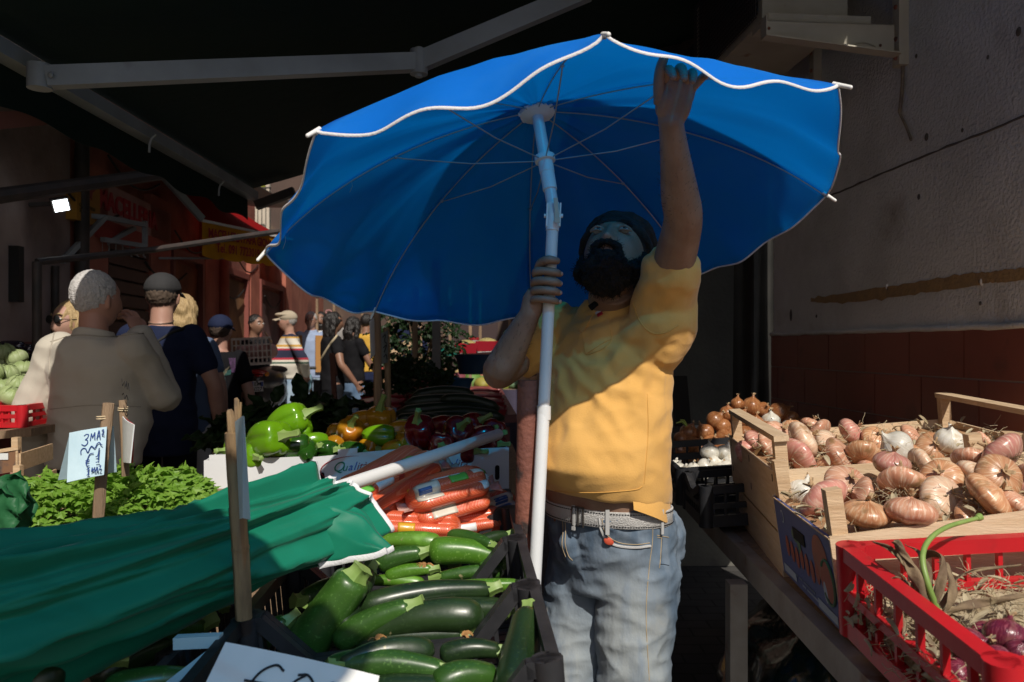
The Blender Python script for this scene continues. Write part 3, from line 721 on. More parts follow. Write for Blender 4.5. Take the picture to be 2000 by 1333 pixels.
foot = LPB - ldir * (LPB.z - .02) / ldir.z
mb = MB(); mb.tube([foot, P(1062, 795, 2.0)], .0160, 20); mb.tube([P(1062, 795, 2.0), LPT], .0152, 20); mb.tube([P(1062, 820, 2.0), P(1062.4, 793, 2.0)], .0178, 20)
part('lower_pole', mb, mpole, um)
mb = MB()
mb.tube([LPT - ldir * .03, LPT + ldir * .012], .0168, 18); mb.tube([JT - UN * .006, JT + UN * .025], .0168, 18)
ear = Vector((1, 0, 0))
for s in (-1, 1): mb.box(LPT + ear * (s * .0165 - .002) + Vector((0, -.011, -.02)), ear * .004, Vector((0, .022, 0)), JT + Vector((0, 0, .024)) - LPT + Vector((0, 0, .02)))
mb.tube([LPT.lerp(JT, .5) - ear * .024, LPT.lerp(JT, .5) + ear * .024], .0055, 10)
mb.ball(LPT.lerp(JT, .5), .0165, 14, 10)
part('tilt_joint', mb, M['white'], um)
mb = MB(); a = LPT + Vector((.004, -.018, -.0)); mb.box(a, Vector((.011, 0, 0)), Vector((0, -.004, 0)), Vector((-.004, 0, .05))); mb.box(a + Vector((-.001, -.005, -.014)), Vector((.013, 0, 0)), Vector((0, -.006, 0)), Vector((0, 0, .014)))
part('tilt_clip', mb, mat('clip_beige', (.5, .45, .36), .5), um, 0)
# base block for the pole, down on the street
mb = MB(); mb.tube([Vector((foot.x, foot.y, 0.0)), Vector((foot.x, foot.y, .05)), Vector((foot.x, foot.y, .07))], [.17, .17, .12], 28)
part('base', mb, M['plaster'], um)
# loose threads hanging off the seams
for (k, v, L_) in ((0, .62, .03), (3, .8, .025), (0, .9, .04)):
    p = rib_pt(k, v) - UN * .006; mb = MB(); mb.tube([p, p + Vector((.004, -.004, -L_ * .5)), p + Vector((-.004, 0, -L_))], .0007, 4); part('loose_thread', mb, mwire, um, 60)
pp = thing('steel_post', 'rusty steel tube post with round holes beside the white umbrella pole', 'post', (P(1030, 742, 2.03).x, 2.03, 0))
a = P(1033, 743, 2.03); b = Vector((P(1022, 1100, 2.03).x - .012, 2.03, 0))
mb = MB(); n = 28; ax = (a - b)
mb.tube([b, b.lerp(a, .5), a, a, a - ax.normalized() * .05], [.0285, .0285, .0285, .0245, .0245], n, caps=False)
part('tube', mb, M['rust'], pp)
for (x, y) in ((1047, 832), (1042, 919), (1038, 1006), (1035, 1093)):
    c = P(x, y, 2.0); c = P(x, y, 2.03); q = c + Vector((-.004, -.0262 * .62, 0)); mb = MB()
    f = (y - 743) / (1100 - 743); axp = a + (Vector((P(1022, 1100, 2.03).x, 2.03, P(1022, 1100, 2.03).z)) - a) * f
    dr = Vector((c.x - axp.x, -math.sqrt(max(1e-6, .0285 ** 2 - (c.x - axp.x) ** 2)), 0)).normalized()
    mb.ell(axp + dr * .0278, dr * .0015, Vector((-dr.y, dr.x, 0)) * .0065, Vector((0, 0, .0085)), 14, 8); part('bolt_hole', mb, M['hole'], pp, 60)

um2 = dup(um, (-.50, -.34, .60), (0, 0, R(20)), 'second blue sun umbrella shading the left front of the stall')
for ch in um2.children:
    if ch.name.startswith('base'): ch.location.z -= .60
mb = MB(); mb.tube([(0, 0, -.595), (0, 0, .03)], .017, 14); link_mesh('lower_pole', mb.mesh('lower_pole'), mpole, um2)
# ------------------------------------------------------------------ figures
from mathutils.bvhtree import BVHTree
def gz(v, s): return math.exp(-(v / s) ** 2)
def head(mb, c, g, u, s=1.0, nu=56, nv=44, ears=True, nose=1.0):
    """one closed head: g faces forward, u points to the crown"""
    c = Vector(c); g = Vector(g).normalized(); u = Vector(u); u = (u - g * u.dot(g)).normalized(); sd = g.cross(u)
    def shape(d):
        dx, dy, dz = d
        x, y, z = .075 * dx, .097 * dy, .118 * dz
        if z < 0:
            t = -z / .118; x *= 1 - .26 * t ** 1.4
            if dy < 0: y *= 1 - .4 * t
        else: x *= 1 + .03 * math.sin(math.pi * z / .118)
        wf = sstep(.05, .45, dy)
        if wf > 0:
            e = 0
            t = min(1, max(0, (.03 - z) / .058))
            fall = sstep(-.046, -.030, z) * sstep(.055, .02, z)
            e += nose * (.005 + .021 * t ** 1.3) * gz(x, .008 + .006 * t) * fall
            for q in (-1, 1):
                e += nose * .006 * gz(x - q * .012, .007) * gz(z + .029, .008)
                e -= .012 * gz(x - q * .032, .016) * gz(z - .021, .011)
                e += .005 * gz(x - q * .027, .02) * gz(z - .043, .008)
                e += .005 * gz(x - q * .05, .017) * gz(z + .012, .018)
                e -= .004 * gz(x - q * .04, .012) * gz(z + .05, .02)
            e += .006 * gz(x, .021) * gz(z + .053, .005) + .007 * gz(x, .017) * gz(z + .0655, .005) - .004 * gz(x, .022) * gz(z + .0592, .0026)
            e += .006 * gz(x, .02) * gz(z + .095, .014) - .004 * gz(x, .02) * gz(z + .078, .006)
            y += e * wf
        return x, y, z
    vs = []
    for j in range(nv + 1):
        th = math.pi * j / nv
        for i in range(nu):
            ph = 2 * math.pi * i / nu
            x, y, z = shape((math.sin(th) * math.cos(ph), math.sin(th) * math.sin(ph), math.cos(th)))
            vs.append(c + (sd * x + g * y + u * z) * s)
    fs = []
    for j in range(nv):
        for i in range(nu):
            i2 = (i + 1) % nu
            a, b, c_, d = j * nu + i, j * nu + i2, (j + 1) * nu + i2, (j + 1) * nu + i
            fs.append((a, d, c_, b))
    mb.add(vs, fs)
    if ears:
        for q in (-1, 1):
            e = c + (sd * q * .077 - g * .004 - u * .004) * s; ea = (sd * q * .8 - g * .6).normalized()
            mb.ell(e, ea * .014 * s, u.cross(ea).normalized() * .008 * s, u * .032 * s, 12, 8)
            mb.ell(e + ea * .010 * s + u * .008 * s, ea * .007 * s, u.cross(ea).normalized() * .006 * s, u * .022 * s, 10, 8)
    return sd
def head_pt(c, g, u, x, y, z, s=1.0):
    g = Vector(g).normalized(); u = Vector(u); u = (u - g * u.dot(g)).normalized(); sd = g.cross(u)
    return Vector(c) + (sd * x + g * y + u * z) * s
def limb(mb, pts, rad, n=14):
    q = catmull([tuple(p) + tuple([r]) for p, r in zip(pts, rad)], 4 * len(pts) + 1)
    mb.tube([Vector(k[:3]) for k in q], [max(.004, k[3]) for k in q], n)
    mb.ball(pts[0], rad[0] * .99, 14, 10); mb.ball(pts[-1], rad[-1] * .99, 14, 10)
def finger(mb, base, d, nrm, lens, curl, r, n=8):
    """three phalanges bending towards nrm (palm side)"""
    p = Vector(base); d = Vector(d).normalized(); nrm = Vector(nrm).normalized(); ax = d.cross(nrm).normalized(); pts = [p.copy()]
    for L_, c in zip(lens, curl):
        d = Matrix.Rotation(c, 3, ax) @ d; p = p + d * L_; pts.append(p.copy())
    rr = [r * 1.05, r * 1.02, r * .95, r * .78]
    q = catmull([tuple(a) + (b,) for a, b in zip(pts, rr)], 13)
    mb.tube([Vector(k[:3]) for k in q], [k[3] for k in q], n); mb.ball(pts[-1], rr[-1] * .98, n, 6); return pts
def hand(mb, ex, wrist, d, nrm, thumb, s=1.0, curl=(.35, .45, .3), spread=.12, tcurl=.3):
    """palm into mb, five separate fingers into ex. d: wrist to knuckles, nrm: out of the palm, thumb: towards the thumb side"""
    w_ = Vector(wrist); d = Vector(d).normalized(); nrm = Vector(nrm); nrm = (nrm - d * nrm.dot(d)).normalized(); th = Vector(thumb); th = (th - d * th.dot(d) - nrm * th.dot(nrm)).normalized()
    mb.tube([w_ - d * .012 * s, w_ + d * .015 * s, w_ + d * .045 * s, w_ + d * .082 * s, w_ + d * .092 * s], [(.022 * s, .019 * s), (.028 * s, .018 * s), (.039 * s, .016 * s), (.041 * s, .013 * s), (.034 * s, .009 * s)], 14, up=nrm)
    mb.ell(w_ + d * .03 * s + th * .022 * s + nrm * .006 * s, d * .03 * s, th * .016 * s, nrm * .014 * s, 12, 8)
    for k, (o, L_) in enumerate(((.030, .074), (.010, .082), (-.010, .077), (-.029, .060))):
        dd = (d + th * (o / .03) * spread).normalized(); c = [curl[0] * (1 + .15 * k), curl[1] * (1 + .1 * k), curl[2]]
        finger(ex, w_ + d * (.083 - .006 * abs(k - 1)) * s + th * o * s, dd, nrm, (L_ * .46 * s, L_ * .30 * s, L_ * .24 * s), c, (.0092, .0095, .009, .008)[k] * s)
    td = (d * .65 + th * .75 + nrm * .25).normalized()
    finger(ex, w_ + d * .026 * s + th * .030 * s + nrm * .004 * s, td, (d * .3 - th * .5 + nrm * .5), (.036 * s, .030 * s, .022 * s), (0, tcurl, tcurl), .0108 * s)
def ring_loft(mb, C, Fw, Lt, st, n=36, cap=True):
    """st: (z, forward offset, lateral radius, depth radius, tilt) rings round C; tilt lifts the front of the ring"""
    C = Vector(C); vs = []
    for (z, off, ra, rb, tl) in st:
        for k in range(n):
            a = 2 * math.pi * k / n; x, y = math.cos(a), math.sin(a)
            x = math.copysign(abs(x) ** .9, x); y = math.copysign(abs(y) ** .95, y)
            vs.append(Vector((C.x, C.y, z + tl * y * rb)) + Lt * (x * ra) + Fw * (off + y * rb))
    fs = []; m = len(st)
    for i in range(m - 1):
        for k in range(n):
            k2 = (k + 1) % n; fs.append((i * n + k, i * n + k2, (i + 1) * n + k2, (i + 1) * n + k))
    if cap: fs += [tuple(range(n - 1, -1, -1)), tuple((m - 1) * n + k for k in range(n))]
    return mb.add(vs, fs)
def bvh_of(*obs):
    vs, fs = [], []
    for o in obs:
        k = len(vs); base = wloc(o); vs += [v.co + base for v in o.data.vertices]; fs += [tuple(i + k for i in p.vertices) for p in o.data.polygons]
    return BVHTree.FromPolygons(vs, fs)
EYE = Vector((0, 0, CAM_H))
def on(bv, px, py, off=.001):
    """point of a surface under a photo pixel, lifted by off along the surface normal"""
    d = (P(px, py, 1.0) - EYE).normalized(); h = bv.ray_cast(EYE, d)
    if h[0] is None: return None, None
    n = h[1] if h[1].dot(d) < 0 else -h[1]
    return h[0] + n * off, n
def line_on(mb, bv, pts, r, n=24, off=None):
    q = [on(bv, a[0], a[1], r * .4 if off is None else off)[0] for a in (catmull(pts, n) if len(pts) > 2 else [np.array(pts[0]) * (1 - t) + np.array(pts[1]) * t for t in np.linspace(0, 1, n)])]
    q = [p for p in q if p is not None]
    if len(q) > 2: mb.tube(q, r, 6)
def patch_on(mb, bv, quad, th=.0015, n=12):
    """thin cloth patch lying on a surface: quad of photo pixels, order tl tr br bl"""
    c0_ = sum((np.array(k, float) for k in quad), np.zeros(2)) / 4
    f_last = [on(bv, c0_[0], c0_[1], th * .6)[0]]
    if f_last[0] is None: return
    def f(u, v):
        a = lerp(np.array(quad[0], float), np.array(quad[1], float), u); b = lerp(np.array(quad[3], float), np.array(quad[2], float), u); q = lerp(a, b, v)
        p, nn = on(bv, q[0], q[1], th * .6); return p if p is not None else f_last[0]
    def g_(u, v):
        p = f(u, v); f_last[0] = p; return p
    mb.sheet(g_, n, n, th)

def folds(amp, fx=5, fz=9, seed=0, amp2=None):
    def d(p, n):
        a = mnoise.noise(Vector((p.x * fx + seed, p.y * fx, p.z * fz)))
        b = mnoise.noise(Vector((p.x * fx * 2.3 + p.z * 7, p.y * fx * 2.3 + seed, p.z * fz * 1.9 - p.x * 6)))
        return amp * (1 - 2 * abs(a)) + (amp2 or amp * .5) * b
    return d

def figure(label, pos, yaw, h=1.72, wide=1.0, shirt=None, sleeve=.55, hem=.86, trousers=None, skin=None, hair=None, hairstyle='short', cap=None, capmat=None,
           armL=None, armR=None, turn=0, nod=0, vox=.009, group=None, coat=False, belly=0, shoes=None, hairdrop=1.32, hands=True, beard=None, glasses=None, collar=None, lean=0, capback=False, fold=.004):
    """standing person; local frame faces -Y (towards the camera) and is turned by yaw degrees; returns (root, T)"""
    s = h / 1.72; cy, sy = math.cos(R(yaw)), math.sin(R(yaw)); px, py = pos
    zb = street_z(py) + (.004 if py > 2.6 else 0)
    def T(x, y, z): x, y, z = x * s, (y - lean * z) * s, z * s; return Vector((px + x * cy - y * sy, py + x * sy + y * cy, z + zb))
    def D(x, y, z): return Vector((x * cy - y * sy, x * sy + y * cy, z))
    root = thing('person', label, 'person', (px, py, zb), group)
    Fw, Lt = D(0, -1, 0), D(1, 0, 0); w = wide
    hc = T(0, -.012, 1.60); g0 = Matrix.Rotation(R(turn), 3, 'Z') @ D(0, -1, 0); g = (g0 * math.cos(R(nod)) + Vector((0, 0, math.sin(R(nod))))).normalized(); u = Vector((0, 0, 1))
    u = (u - g * u.dot(g)).normalized()
    AR = armR or ((-.245 * w, .03, 1.13), (-.255 * w, -.05, .87)); AL = armL or ((.245 * w, .03, 1.13), (.255 * w, -.05, .87))
    body, ex = MB(), MB()
    head(body, hc, g, u, s, 40, 32)
    body.tube([T(0, .035, 1.38), T(0, .018, 1.46), hc - u * .06 * s - g * .02 * s], [.075 * s, .058 * s, .056 * s], 16)
    C = T(0, 0, 0)
    L0 = T(0, .01, 0)
    ring_loft(body, L0, Fw, Lt, [(z * s + zb, o * s, a * s * w, b * s, 0) for z, o, a, b in ((.84, 0, .15, .105), (.95, 0, .165, .115), (1.08, .01 + belly * .3, .145, .105), (1.2, .01 + belly * .3, .15, .11), (1.33, .005, .165, .11), (1.41, -.01, .145, .085), (1.45, -.02, .07, .06))])
    for q, A in ((1, AL), (-1, AR)):
        sh = T(q * .160 * w, .015, 1.40); el = T(*A[0]); wr = T(*A[1])
        limb(body, [sh, sh.lerp(el, .5), el, el.lerp(wr, .3), wr], [.052 * s, .049 * s, .041 * s, .041 * s, .027 * s])
        if hands:
            d = (wr - el).normalized(); hand(body, ex, wr, d, (-Lt * q * .8 + Fw * .25), Fw * 1.0 + Vector((0, 0, .2)), s)
        limb(body, [T(q * .088, .01, .9), T(q * .095, 0, .5), T(q * .1, .015, .09)], [.08 * s, .055 * s, .04 * s])
    fuse('body', body, skin or M['skin'], root, vox, 4, extra=ex)
    # shirt or coat
    cl = MB(); t = .010 if not coat else .020
    hz = hem if hem else .9
    st = [(hz, 0, .172, .125), (max(hz + .05, .95), .0, .172, .125), (1.08, .008 + belly * .35, .158 + belly * .2, .118 + belly * .5), (1.2, .008 + belly * .4, .162 + belly * .1, .122 + belly * .45), (1.33, .004, .178, .122), (1.405, -.008, .158, .1), (1.445, -.018, .085, .075)]
    ring_loft(cl, L0, Fw, Lt, [(z * s + zb, o * s, (a * w + t * .6) * s, (b + t * .6) * s, 0) for z, o, a, b in st])
    for q, A in ((1, AL), (-1, AR)):
        sh = T(q * .158 * w, .015, 1.395); el = T(*A[0]); wr = T(*A[1])
        if sleeve <= 1: limb(cl, [sh, sh.lerp(el, sleeve * .5), sh.lerp(el, sleeve)], [(.056 + t) * s, (.054 + t) * s, (.054 + t) * s])
        else: limb(cl, [sh, sh.lerp(el, .5), el, el.lerp(wr, .5), el.lerp(wr, .97)], [(.056 + t) * s, (.051 + t) * s, (.047 + t) * s, (.045 + t * .9) * s, (.036 + t * .9) * s])
    if collar: cl.tube([T(0, .02, 1.42), T(0, .012, 1.475)], [.088 * s, .076 * s], 20)
    fuse('coat' if coat else 'shirt', cl, shirt, root, vox, 3, folds(fold * s, 6, 9, px * 7))
    tr = MB()
    ring_loft(tr, L0, Fw, Lt, [(z * s + zb, 0, a * s * w, b * s, 0) for z, a, b in ((.80, .168, .122), (.9, .17, .122), (1.0, .16, .115))])
    for q in (-1, 1): limb(tr, [T(q * .09, .01, .86), T(q * .096, 0, .5), T(q * .1, .012, .09)], [.092 * s, .07 * s, .062 * s])
    fuse('trousers', tr, trousers or M['darkcloth'], root, vox, 3, folds(.004 * s, 6, 6, px))
    for q in (-1, 1):
        mb = MB(); mb.ell(T(q * .105, -.045, .045), Lt * .045 * s, Fw * .13 * s, Vector((0, 0, .046 * s)), 14, 8); part('shoe', mb, shoes or M['black'], root, 60)
    # hair
    if hair:
        hb = MB()
        if hairstyle in ('short', 'long', 'tied'):
            k = .010 if hairstyle == 'short' else .018
            z_ = .034 if hairstyle == 'short' else .02; hb.ell(head_pt(hc, g, u, 0, -.020, z_, s), g.cross(u) * (.0745 + k * .6) * s, g * (.086 + k) * s, u * (.098 - z_ * .2 + k * .6) * s, 20, 14)
        if hairstyle in ('long', 'tied'):
            hb.tube([head_pt(hc, g, u, 0, -.06, .03, s), T(0, .10, 1.52) if turn == 0 else head_pt(hc, g, u, 0, -.085, -.06, s), head_pt(hc, g, u, 0, -.085, -.16, s), T(0, .115, hairdrop)],
                    [(.07 * s, .05 * s), (.08 * s, .04 * s), (.085 * s, .035 * s), (.045 * s, .015 * s)], 16, up=g)
        if hairstyle == 'long':
            for q in (-1, 1): hb.tube([head_pt(hc, g, u, q * .06, -.01, .05, s), head_pt(hc, g, u, q * .082, -.02, -.03, s), head_pt(hc, g, u, q * .085, -.04, -.13, s), head_pt(hc, g, u, q * .075, -.05, -.2, s)], [.03 * s, .028 * s, .03 * s, .012 * s], 10)
        fuse('hair', hb, hair, root, min(vox, .006), 2, folds((.003 if hairstyle == 'short' else .008) * s, 60 if hairstyle == 'short' else 34, 40 if hairstyle == 'short' else 12, px, .004))
    if cap:
        cb = MB()
        cc = head_pt(hc, g, u, 0, -.012, .045, s)
        cb.ell(cc, g.cross(u) * .092 * s, g * .112 * s, u * .092 * s, 24, 14, lambda d: 1 if d[2] > -.15 else .93)
        if cap == 'flat': cb.ell(head_pt(hc, g, u, 0, .03, .085, s), g.cross(u) * .088 * s, g * .115 * s, u * .028 * s, 20, 8)
        ob = fuse('cap', cb, capmat, root, .006, 2)
        vb = MB()
        def vis(a, v):
            x = lerp(-.075, .075, a); y = .085 + v * .085 * math.sqrt(max(.05, 1 - (x / .09) ** 2)); return head_pt(hc, g, u, x, y, .045 - .02 * v - x * x * 3, s)
        vb.sheet(vis, 12, 6, .005 * s); part('visor', vb, capmat, ob)
    if glasses:
        mb = MB()
        for q in (-1, 1):
            c = head_pt(hc, g, u, q * .032, .1, .020, s); 
            if glasses == 'dark': mb.ell(c, g.cross(u) * .027 * s, g * .006 * s, u * .022 * s, 14, 8)
            else: mb.tube([c + (g.cross(u) * math.cos(a) * .024 + u * math.sin(a) * .018) * s for a in np.linspace(0, 6.283, 15)], .0018 * s, 6)
            mb.tube([c + g.cross(u) * q * .024 * s, head_pt(hc, g, u, q * .082, 0, .02, s)], .002 * s, 6)
        mb.tube([head_pt(hc, g, u, -.01, .106, .024, s), head_pt(hc, g, u, .01, .106, .024, s)], .002 * s, 6)
        part('glasses', mb, M['black'], root, 60)
    if g.y < .3:
        for q in (-1, 1):
            mb = MB(); mb.ell(head_pt(hc, g, u, q * .032, .0835, .020, s), g.cross(u) * .013 * s, g * .010 * s, u * .0075 * s, 12, 8); e = part('eye', mb, M['white'], root)
            mb = MB(); mb.ell(head_pt(hc, g, u, q * .032, .0905, .020, s), g.cross(u) * .006 * s, g * .004 * s, u * .006 * s, 10, 6); part('iris', mb, M['black'], e)
            mb = MB(); mb.tube([head_pt(hc, g, u, q * (.014 + .034 * t), .097 - .016 * t, .043 + .007 * math.sin(3 * t), s) for t in np.linspace(0, 1, 6)], .0035 * s, 6); part('eyebrow', mb, hair or M['blackhair'], root)
    if beard:
        mb = MB()
        mb.ell(head_pt(hc, g, u, 0, .045, -.085, s), g.cross(u) * .06 * s, g * .055 * s, u * .04 * s, 16, 10); mb.tube([head_pt(hc, g, u, x, .1 - x * x * 12, -.043 - x * x * 6, s) for x in np.linspace(-.03, .03, 7)], .005 * s, 6)
        fuse('beard', mb, beard, root, .006, 2, folds(.003, 30, 30))
    return root, T, D, hc, g, u

# ------------------------------------------------------------------ the vendor in the yellow shirt
VC = Vector((.262, 2.16, 0))
vF = Vector((-.72, -.69, 0)).normalized(); vL = Vector((-vF.y, vF.x, 0))        # facing; towards his left
vendor = thing('person', 'bearded vendor in a yellow T-shirt and pale jeans holding up the blue umbrella', 'person', tuple(VC))
m_vskin = mat('vendor_skin', (.30, .185, .13), .5, (.23, .13, .085), 14, bump=.12, bscale=160, c3=(.22, .09, .06), c3lo=.62, c3hi=.8, c3scale=9)
def on_v(z, fwd, lat): return Vector((VC.x, VC.y, z)) + vF * fwd + vL * lat
hcv = Vector((.268, 2.10, 1.672)); gv = Vector((-.20, -.70, .66)).normalized(); uv = Vector((.02, 0, 1)); uv = (uv - gv * uv.dot(gv)).normalized()
shL = P(1302, 580, 2.02); elL = P(1334, 432, 1.84); wrL = P(1310, 236, 1.66)
shR = P(1078, 640, 2.28); elR = P(975, 728, 2.10); wrR = P(1036, 612, 2.035)
body, ex = MB(), MB()
head(body, hcv, gv, uv, 1.04, 72, 60)
body.tube([on_v(1.47, -.02, 0), on_v(1.55, -.018, 0), hcv - uv * .055 - gv * .035], [.085, .07, .062], 20)
ring_loft(body, VC, vF, vL, [(.85, -.02, .15, .11, 0), (.98, .0, .165, .135, 0), (1.1, .035, .168, .145, 0), (1.25, .03, .165, .14, 0), (1.38, .005, .17, .12, 0), (1.46, -.01, .15, .095, 0), (1.5, -.015, .09, .075, 0)])
limb(body, [shL, shL.lerp(elL, .5), elL, elL.lerp(wrL, .28), elL.lerp(wrL, .7), wrL], [.056, .051, .045, .0425, .0315, .0255], 18)
limb(body, [shR, shR.lerp(elR, .5), elR, elR.lerp(wrR, .3), elR.lerp(wrR, .75), wrR], [.053, .050, .0445, .043, .033, .0265], 18)
# raised left hand: palm to the camera, thumb on the left, fingers closing on the canopy edge
dH = (P(1330, 140, 1.62) - wrL).normalized(); nH = Vector((.1, -.95, -.1)); tH = Vector((-1, -.1, .1))
palm_d = dH
body.tube([wrL - dH * .01, wrL + dH * .02, wrL + dH * .05, wrL + dH * .078, wrL + dH * .088], [(.026, .021), (.032, .02), (.040, .018), (.041, .015), (.034, .01)], 16, up=nH)
body.ell(wrL + dH * .032 + tH * .024 + nH * .008, dH * .032, tH.normalized() * .018, nH.normalized() * .015, 12, 8)
body.ell(wrL + dH * .03 - tH * .022 + nH * .006, dH * .034, tH.normalized() * .014, nH.normalized() * .013, 12, 8)
for k, (o, L_, cu_) in enumerate(((.030, .072, (.75, .8, .5)), (.010, .080, (.8, .9, .5)), (-.011, .075, (.75, .9, .5)), (-.030, .062, (.45, .7, .45)))):
    dd = (dH - tH * (-o / .03) * .16 + (-tH * .42 if k == 3 else Vector((0, 0, 0))) + (-tH * .18 if k == 2 else Vector((0, 0, 0)))).normalized()
    finger(ex, wrL + dH * (.080 - .006 * abs(k - 1)) + tH * o, dd, nH, (L_ * .46, L_ * .30, L_ * .24), cu_, (.0095, .0098, .0093, .0085)[k], 10)
finger(ex, wrL + dH * .03 + tH * .032 + nH * .006, (dH * .92 + tH * .28 + nH * .2), (nH * .5 - tH), (.04, .032, .024), (0, .15, .2), .0112, 10)
# right hand gripping the pole: palm left of and behind it, four fingers stacked round the front
pole_at = lambda z: LPB.lerp(LPT, (z - LPB.z) / (LPT.z - LPB.z))
zs = [CAM_H + (676 - y) / F * 2.0 for y in (532, 551, 569, 587)]
c0 = pole_at(sum(zs) / 4)
body.ell(c0 + Vector((-.026, .018, -.002)), Vector((.017, 0, 0)), Vector((0, .03, 0)), Vector((-.004, 0, .046)), 16, 10)
body.tube([wrR, wrR.lerp(c0 + Vector((-.028, .012, 0)), .5), c0 + Vector((-.03, .012, -.012))], [(.028, .026), (.031, .024), (.026, .022)], 14)
for k, z in enumerate(zs):
    q = pole_at(z); r = (.0103, .0106, .0102, .0093)[k]; L_ = (1, 1.04, 1.0, .9)[k]
    pts = [q + Vector((-.036 - .002 * k, .010, -.004)), q + Vector((-.034, -.012, .002)), q + Vector((-.015, -.0265, .002)), q + Vector((.010 * L_, -.0262, -.001)), q + Vector((.0225 * L_, -.012, -.004))]
    rr = [r * 1.05, r * 1.12, r * 1.0, r * 1.03, r * .82]
    c = catmull([tuple(a) + (b,) for a, b in zip(pts, rr)], 20); ex.tube([Vector(a[:3]) for a in c], [a[3] for a in c], 10); ex.ball(pts[-1], rr[-1] * .98, 10, 6); ex.ball(pts[1], r * 1.13, 10, 6)
q = pole_at(zs[0] + .022)
pts = [c0 + Vector((-.03, .022, .03)), q + Vector((-.026, -.006, .0)), q + Vector((-.008, -.0275, .008)), q + Vector((.014, -.023, .006))]
c = catmull([tuple(a) + (b,) for a, b in zip(pts, (.013, .0125, .0115, .0095))], 16); ex.tube([Vector(a[:3]) for a in c], [a[3] for a in c], 10); ex.ball(pts[-1], .0093, 10, 6)
for q in (-1, 1): limb(body, [on_v(.92, -.01, q * .085), on_v(.5, -.01, q * .1), on_v(.09, -.02, q * .12)], [.085, .058, .042])
vbody = fuse('body', body, m_vskin, vendor, .0042, 3, extra=ex)
ah = MB(); pool = [v for v in vbody.data.vertices if 1.40 < v.co.z + VC.z < 1.96]
ends = [(elL, wrL), (elR, wrR)]; base = wloc(vbody)
for i in range(2600):
    v = pool[rnd.randrange(len(pool))]; p = v.co + base; n = v.normal
    for a_, b_ in ends:
        t_ = (p - a_).dot(b_ - a_) / (b_ - a_).length_squared
        if .02 < t_ < .93 and (p - a_.lerp(b_, t_)).length < .055:
            d = ((b_ - a_).normalized() * .8 + n * .45 + Vector((rnd.uniform(-.4, .4), rnd.uniform(-.4, .4), rnd.uniform(-.4, .4)))).normalized(); L_ = rnd.uniform(.006, .013); ah.tube([p - n * .001, p + d * L_], [.0004, .0002], 3); break
part('arm_hair', ah, M['blackhair'], vbody, 0)
# finger nails of the gripping hand
for z in zs[:4]:
    q = pole_at(z - .004); mb = MB(); mb.ell(q + Vector((.0285, -.0165, 0)), Vector((.0022, -.0018, 0)), Vector((.0035, .0045, 0)), Vector((0, 0, .0055)), 10, 6); part('fingernail', mb, mat('nail', (.42, .25, .19), .35) if 'nail' not in bpy.data.materials else bpy.data.materials['nail'], vendor)
for q in (-1, 1):
    mb = MB(); e = head_pt(hcv, gv, uv, q * .0325, .0845, .0205, 1.04); mb.ell(e, gv.cross(uv) * .0135, gv * .0105, uv * .0078, 16, 10); eo = part('eye', mb, mat('eye_white', (.30, .29, .27), .25) if 'eye_white' not in bpy.data.materials else bpy.data.materials['eye_white'], vendor)
    mb = MB(); mb.ell(e + gv * .0078 + uv * .0012 - gv.cross(uv) * .002, gv.cross(uv) * .0062, gv * .0034, uv * .0062, 12, 8); part('iris', mb, mat('iris', (.02, .012, .008), .1) if 'iris' not in bpy.data.materials else bpy.data.materials['iris'], eo)
    mb = MB()
    for dz, rr in ((.0052, .0042), (-.0076, .0026)):
        mb.tube([head_pt(hcv, gv, uv, q * .0325 + t, .0945 - abs(t) * .28 - t * t * 20, .0205 + dz * (1 - (t / .019) ** 2), 1.04) for t in np.linspace(-.018, .018, 9)], rr, 8)
    part('eyelid', mb, m_vskin, vendor)
    mb = MB()
    for i in range(46):
        t = rnd.random(); a = head_pt(hcv, gv, uv, q * (.013 + .036 * t), .0975 - .020 * t * t, .040 + .009 * math.sin(2.6 * t) + rnd.uniform(-.004, .003), 1.04)
        mb.tube([a, a + (gv.cross(uv) * q * .007 + uv * rnd.uniform(-.001, .004)) + gv * .0012], [.0009, .0004], 4)
    part('eyebrow', mb, M['blackhair'], vendor, 0)
# beard: full, dark, frizzy
bd = MB()
for q in (-1, 1):
    bd.tube([head_pt(hcv, gv, uv, q * .076, .008, .010, 1.04), head_pt(hcv, gv, uv, q * .070, .020, -.038, 1.04), head_pt(hcv, gv, uv, q * .054, .036, -.085, 1.04)], [.008, .015, .028], 12)
    bd.tube([head_pt(hcv, gv, uv, q * .004, .102, -.045, 1.04), head_pt(hcv, gv, uv, q * .022, .094, -.049, 1.04), head_pt(hcv, gv, uv, q * .033, .080, -.070, 1.04), head_pt(hcv, gv, uv, q * .03, .075, -.095, 1.04)], [.0055, .0065, .0075, .014], 10)
bd.ell(head_pt(hcv, gv, uv, 0, .056, -.094, 1.04), gv.cross(uv) * .060, gv * .046, uv * .036, 20, 12)
bd.ell(head_pt(hcv, gv, uv, 0, .042, -.106, 1.04), gv.cross(uv) * .058, gv * .046, uv * .040, 20, 12)
bd.ell(head_pt(hcv, gv, uv, 0, .088, -.0805, 1.04), gv.cross(uv) * .028, gv * .018, uv * .0165, 12, 8)
bd.tube([head_pt(hcv, gv, uv, x, .104 - x * x * 14, -.0435 - x * x * 5, 1.04) for x in np.linspace(-.034, .034, 9)], .0068, 10)
m_beard = mat('beard_black', (.006, .005, .0045), .75, (.011, .008, .007), 60, bump=.8, bscale=160, spec=.25)
beard = fuse('beard', bd, m_beard, vendor, .0045, 2, folds(.006, 45, 45, 3, .005))
hairs = MB(); mesh_b = beard.data; base = wloc(beard)
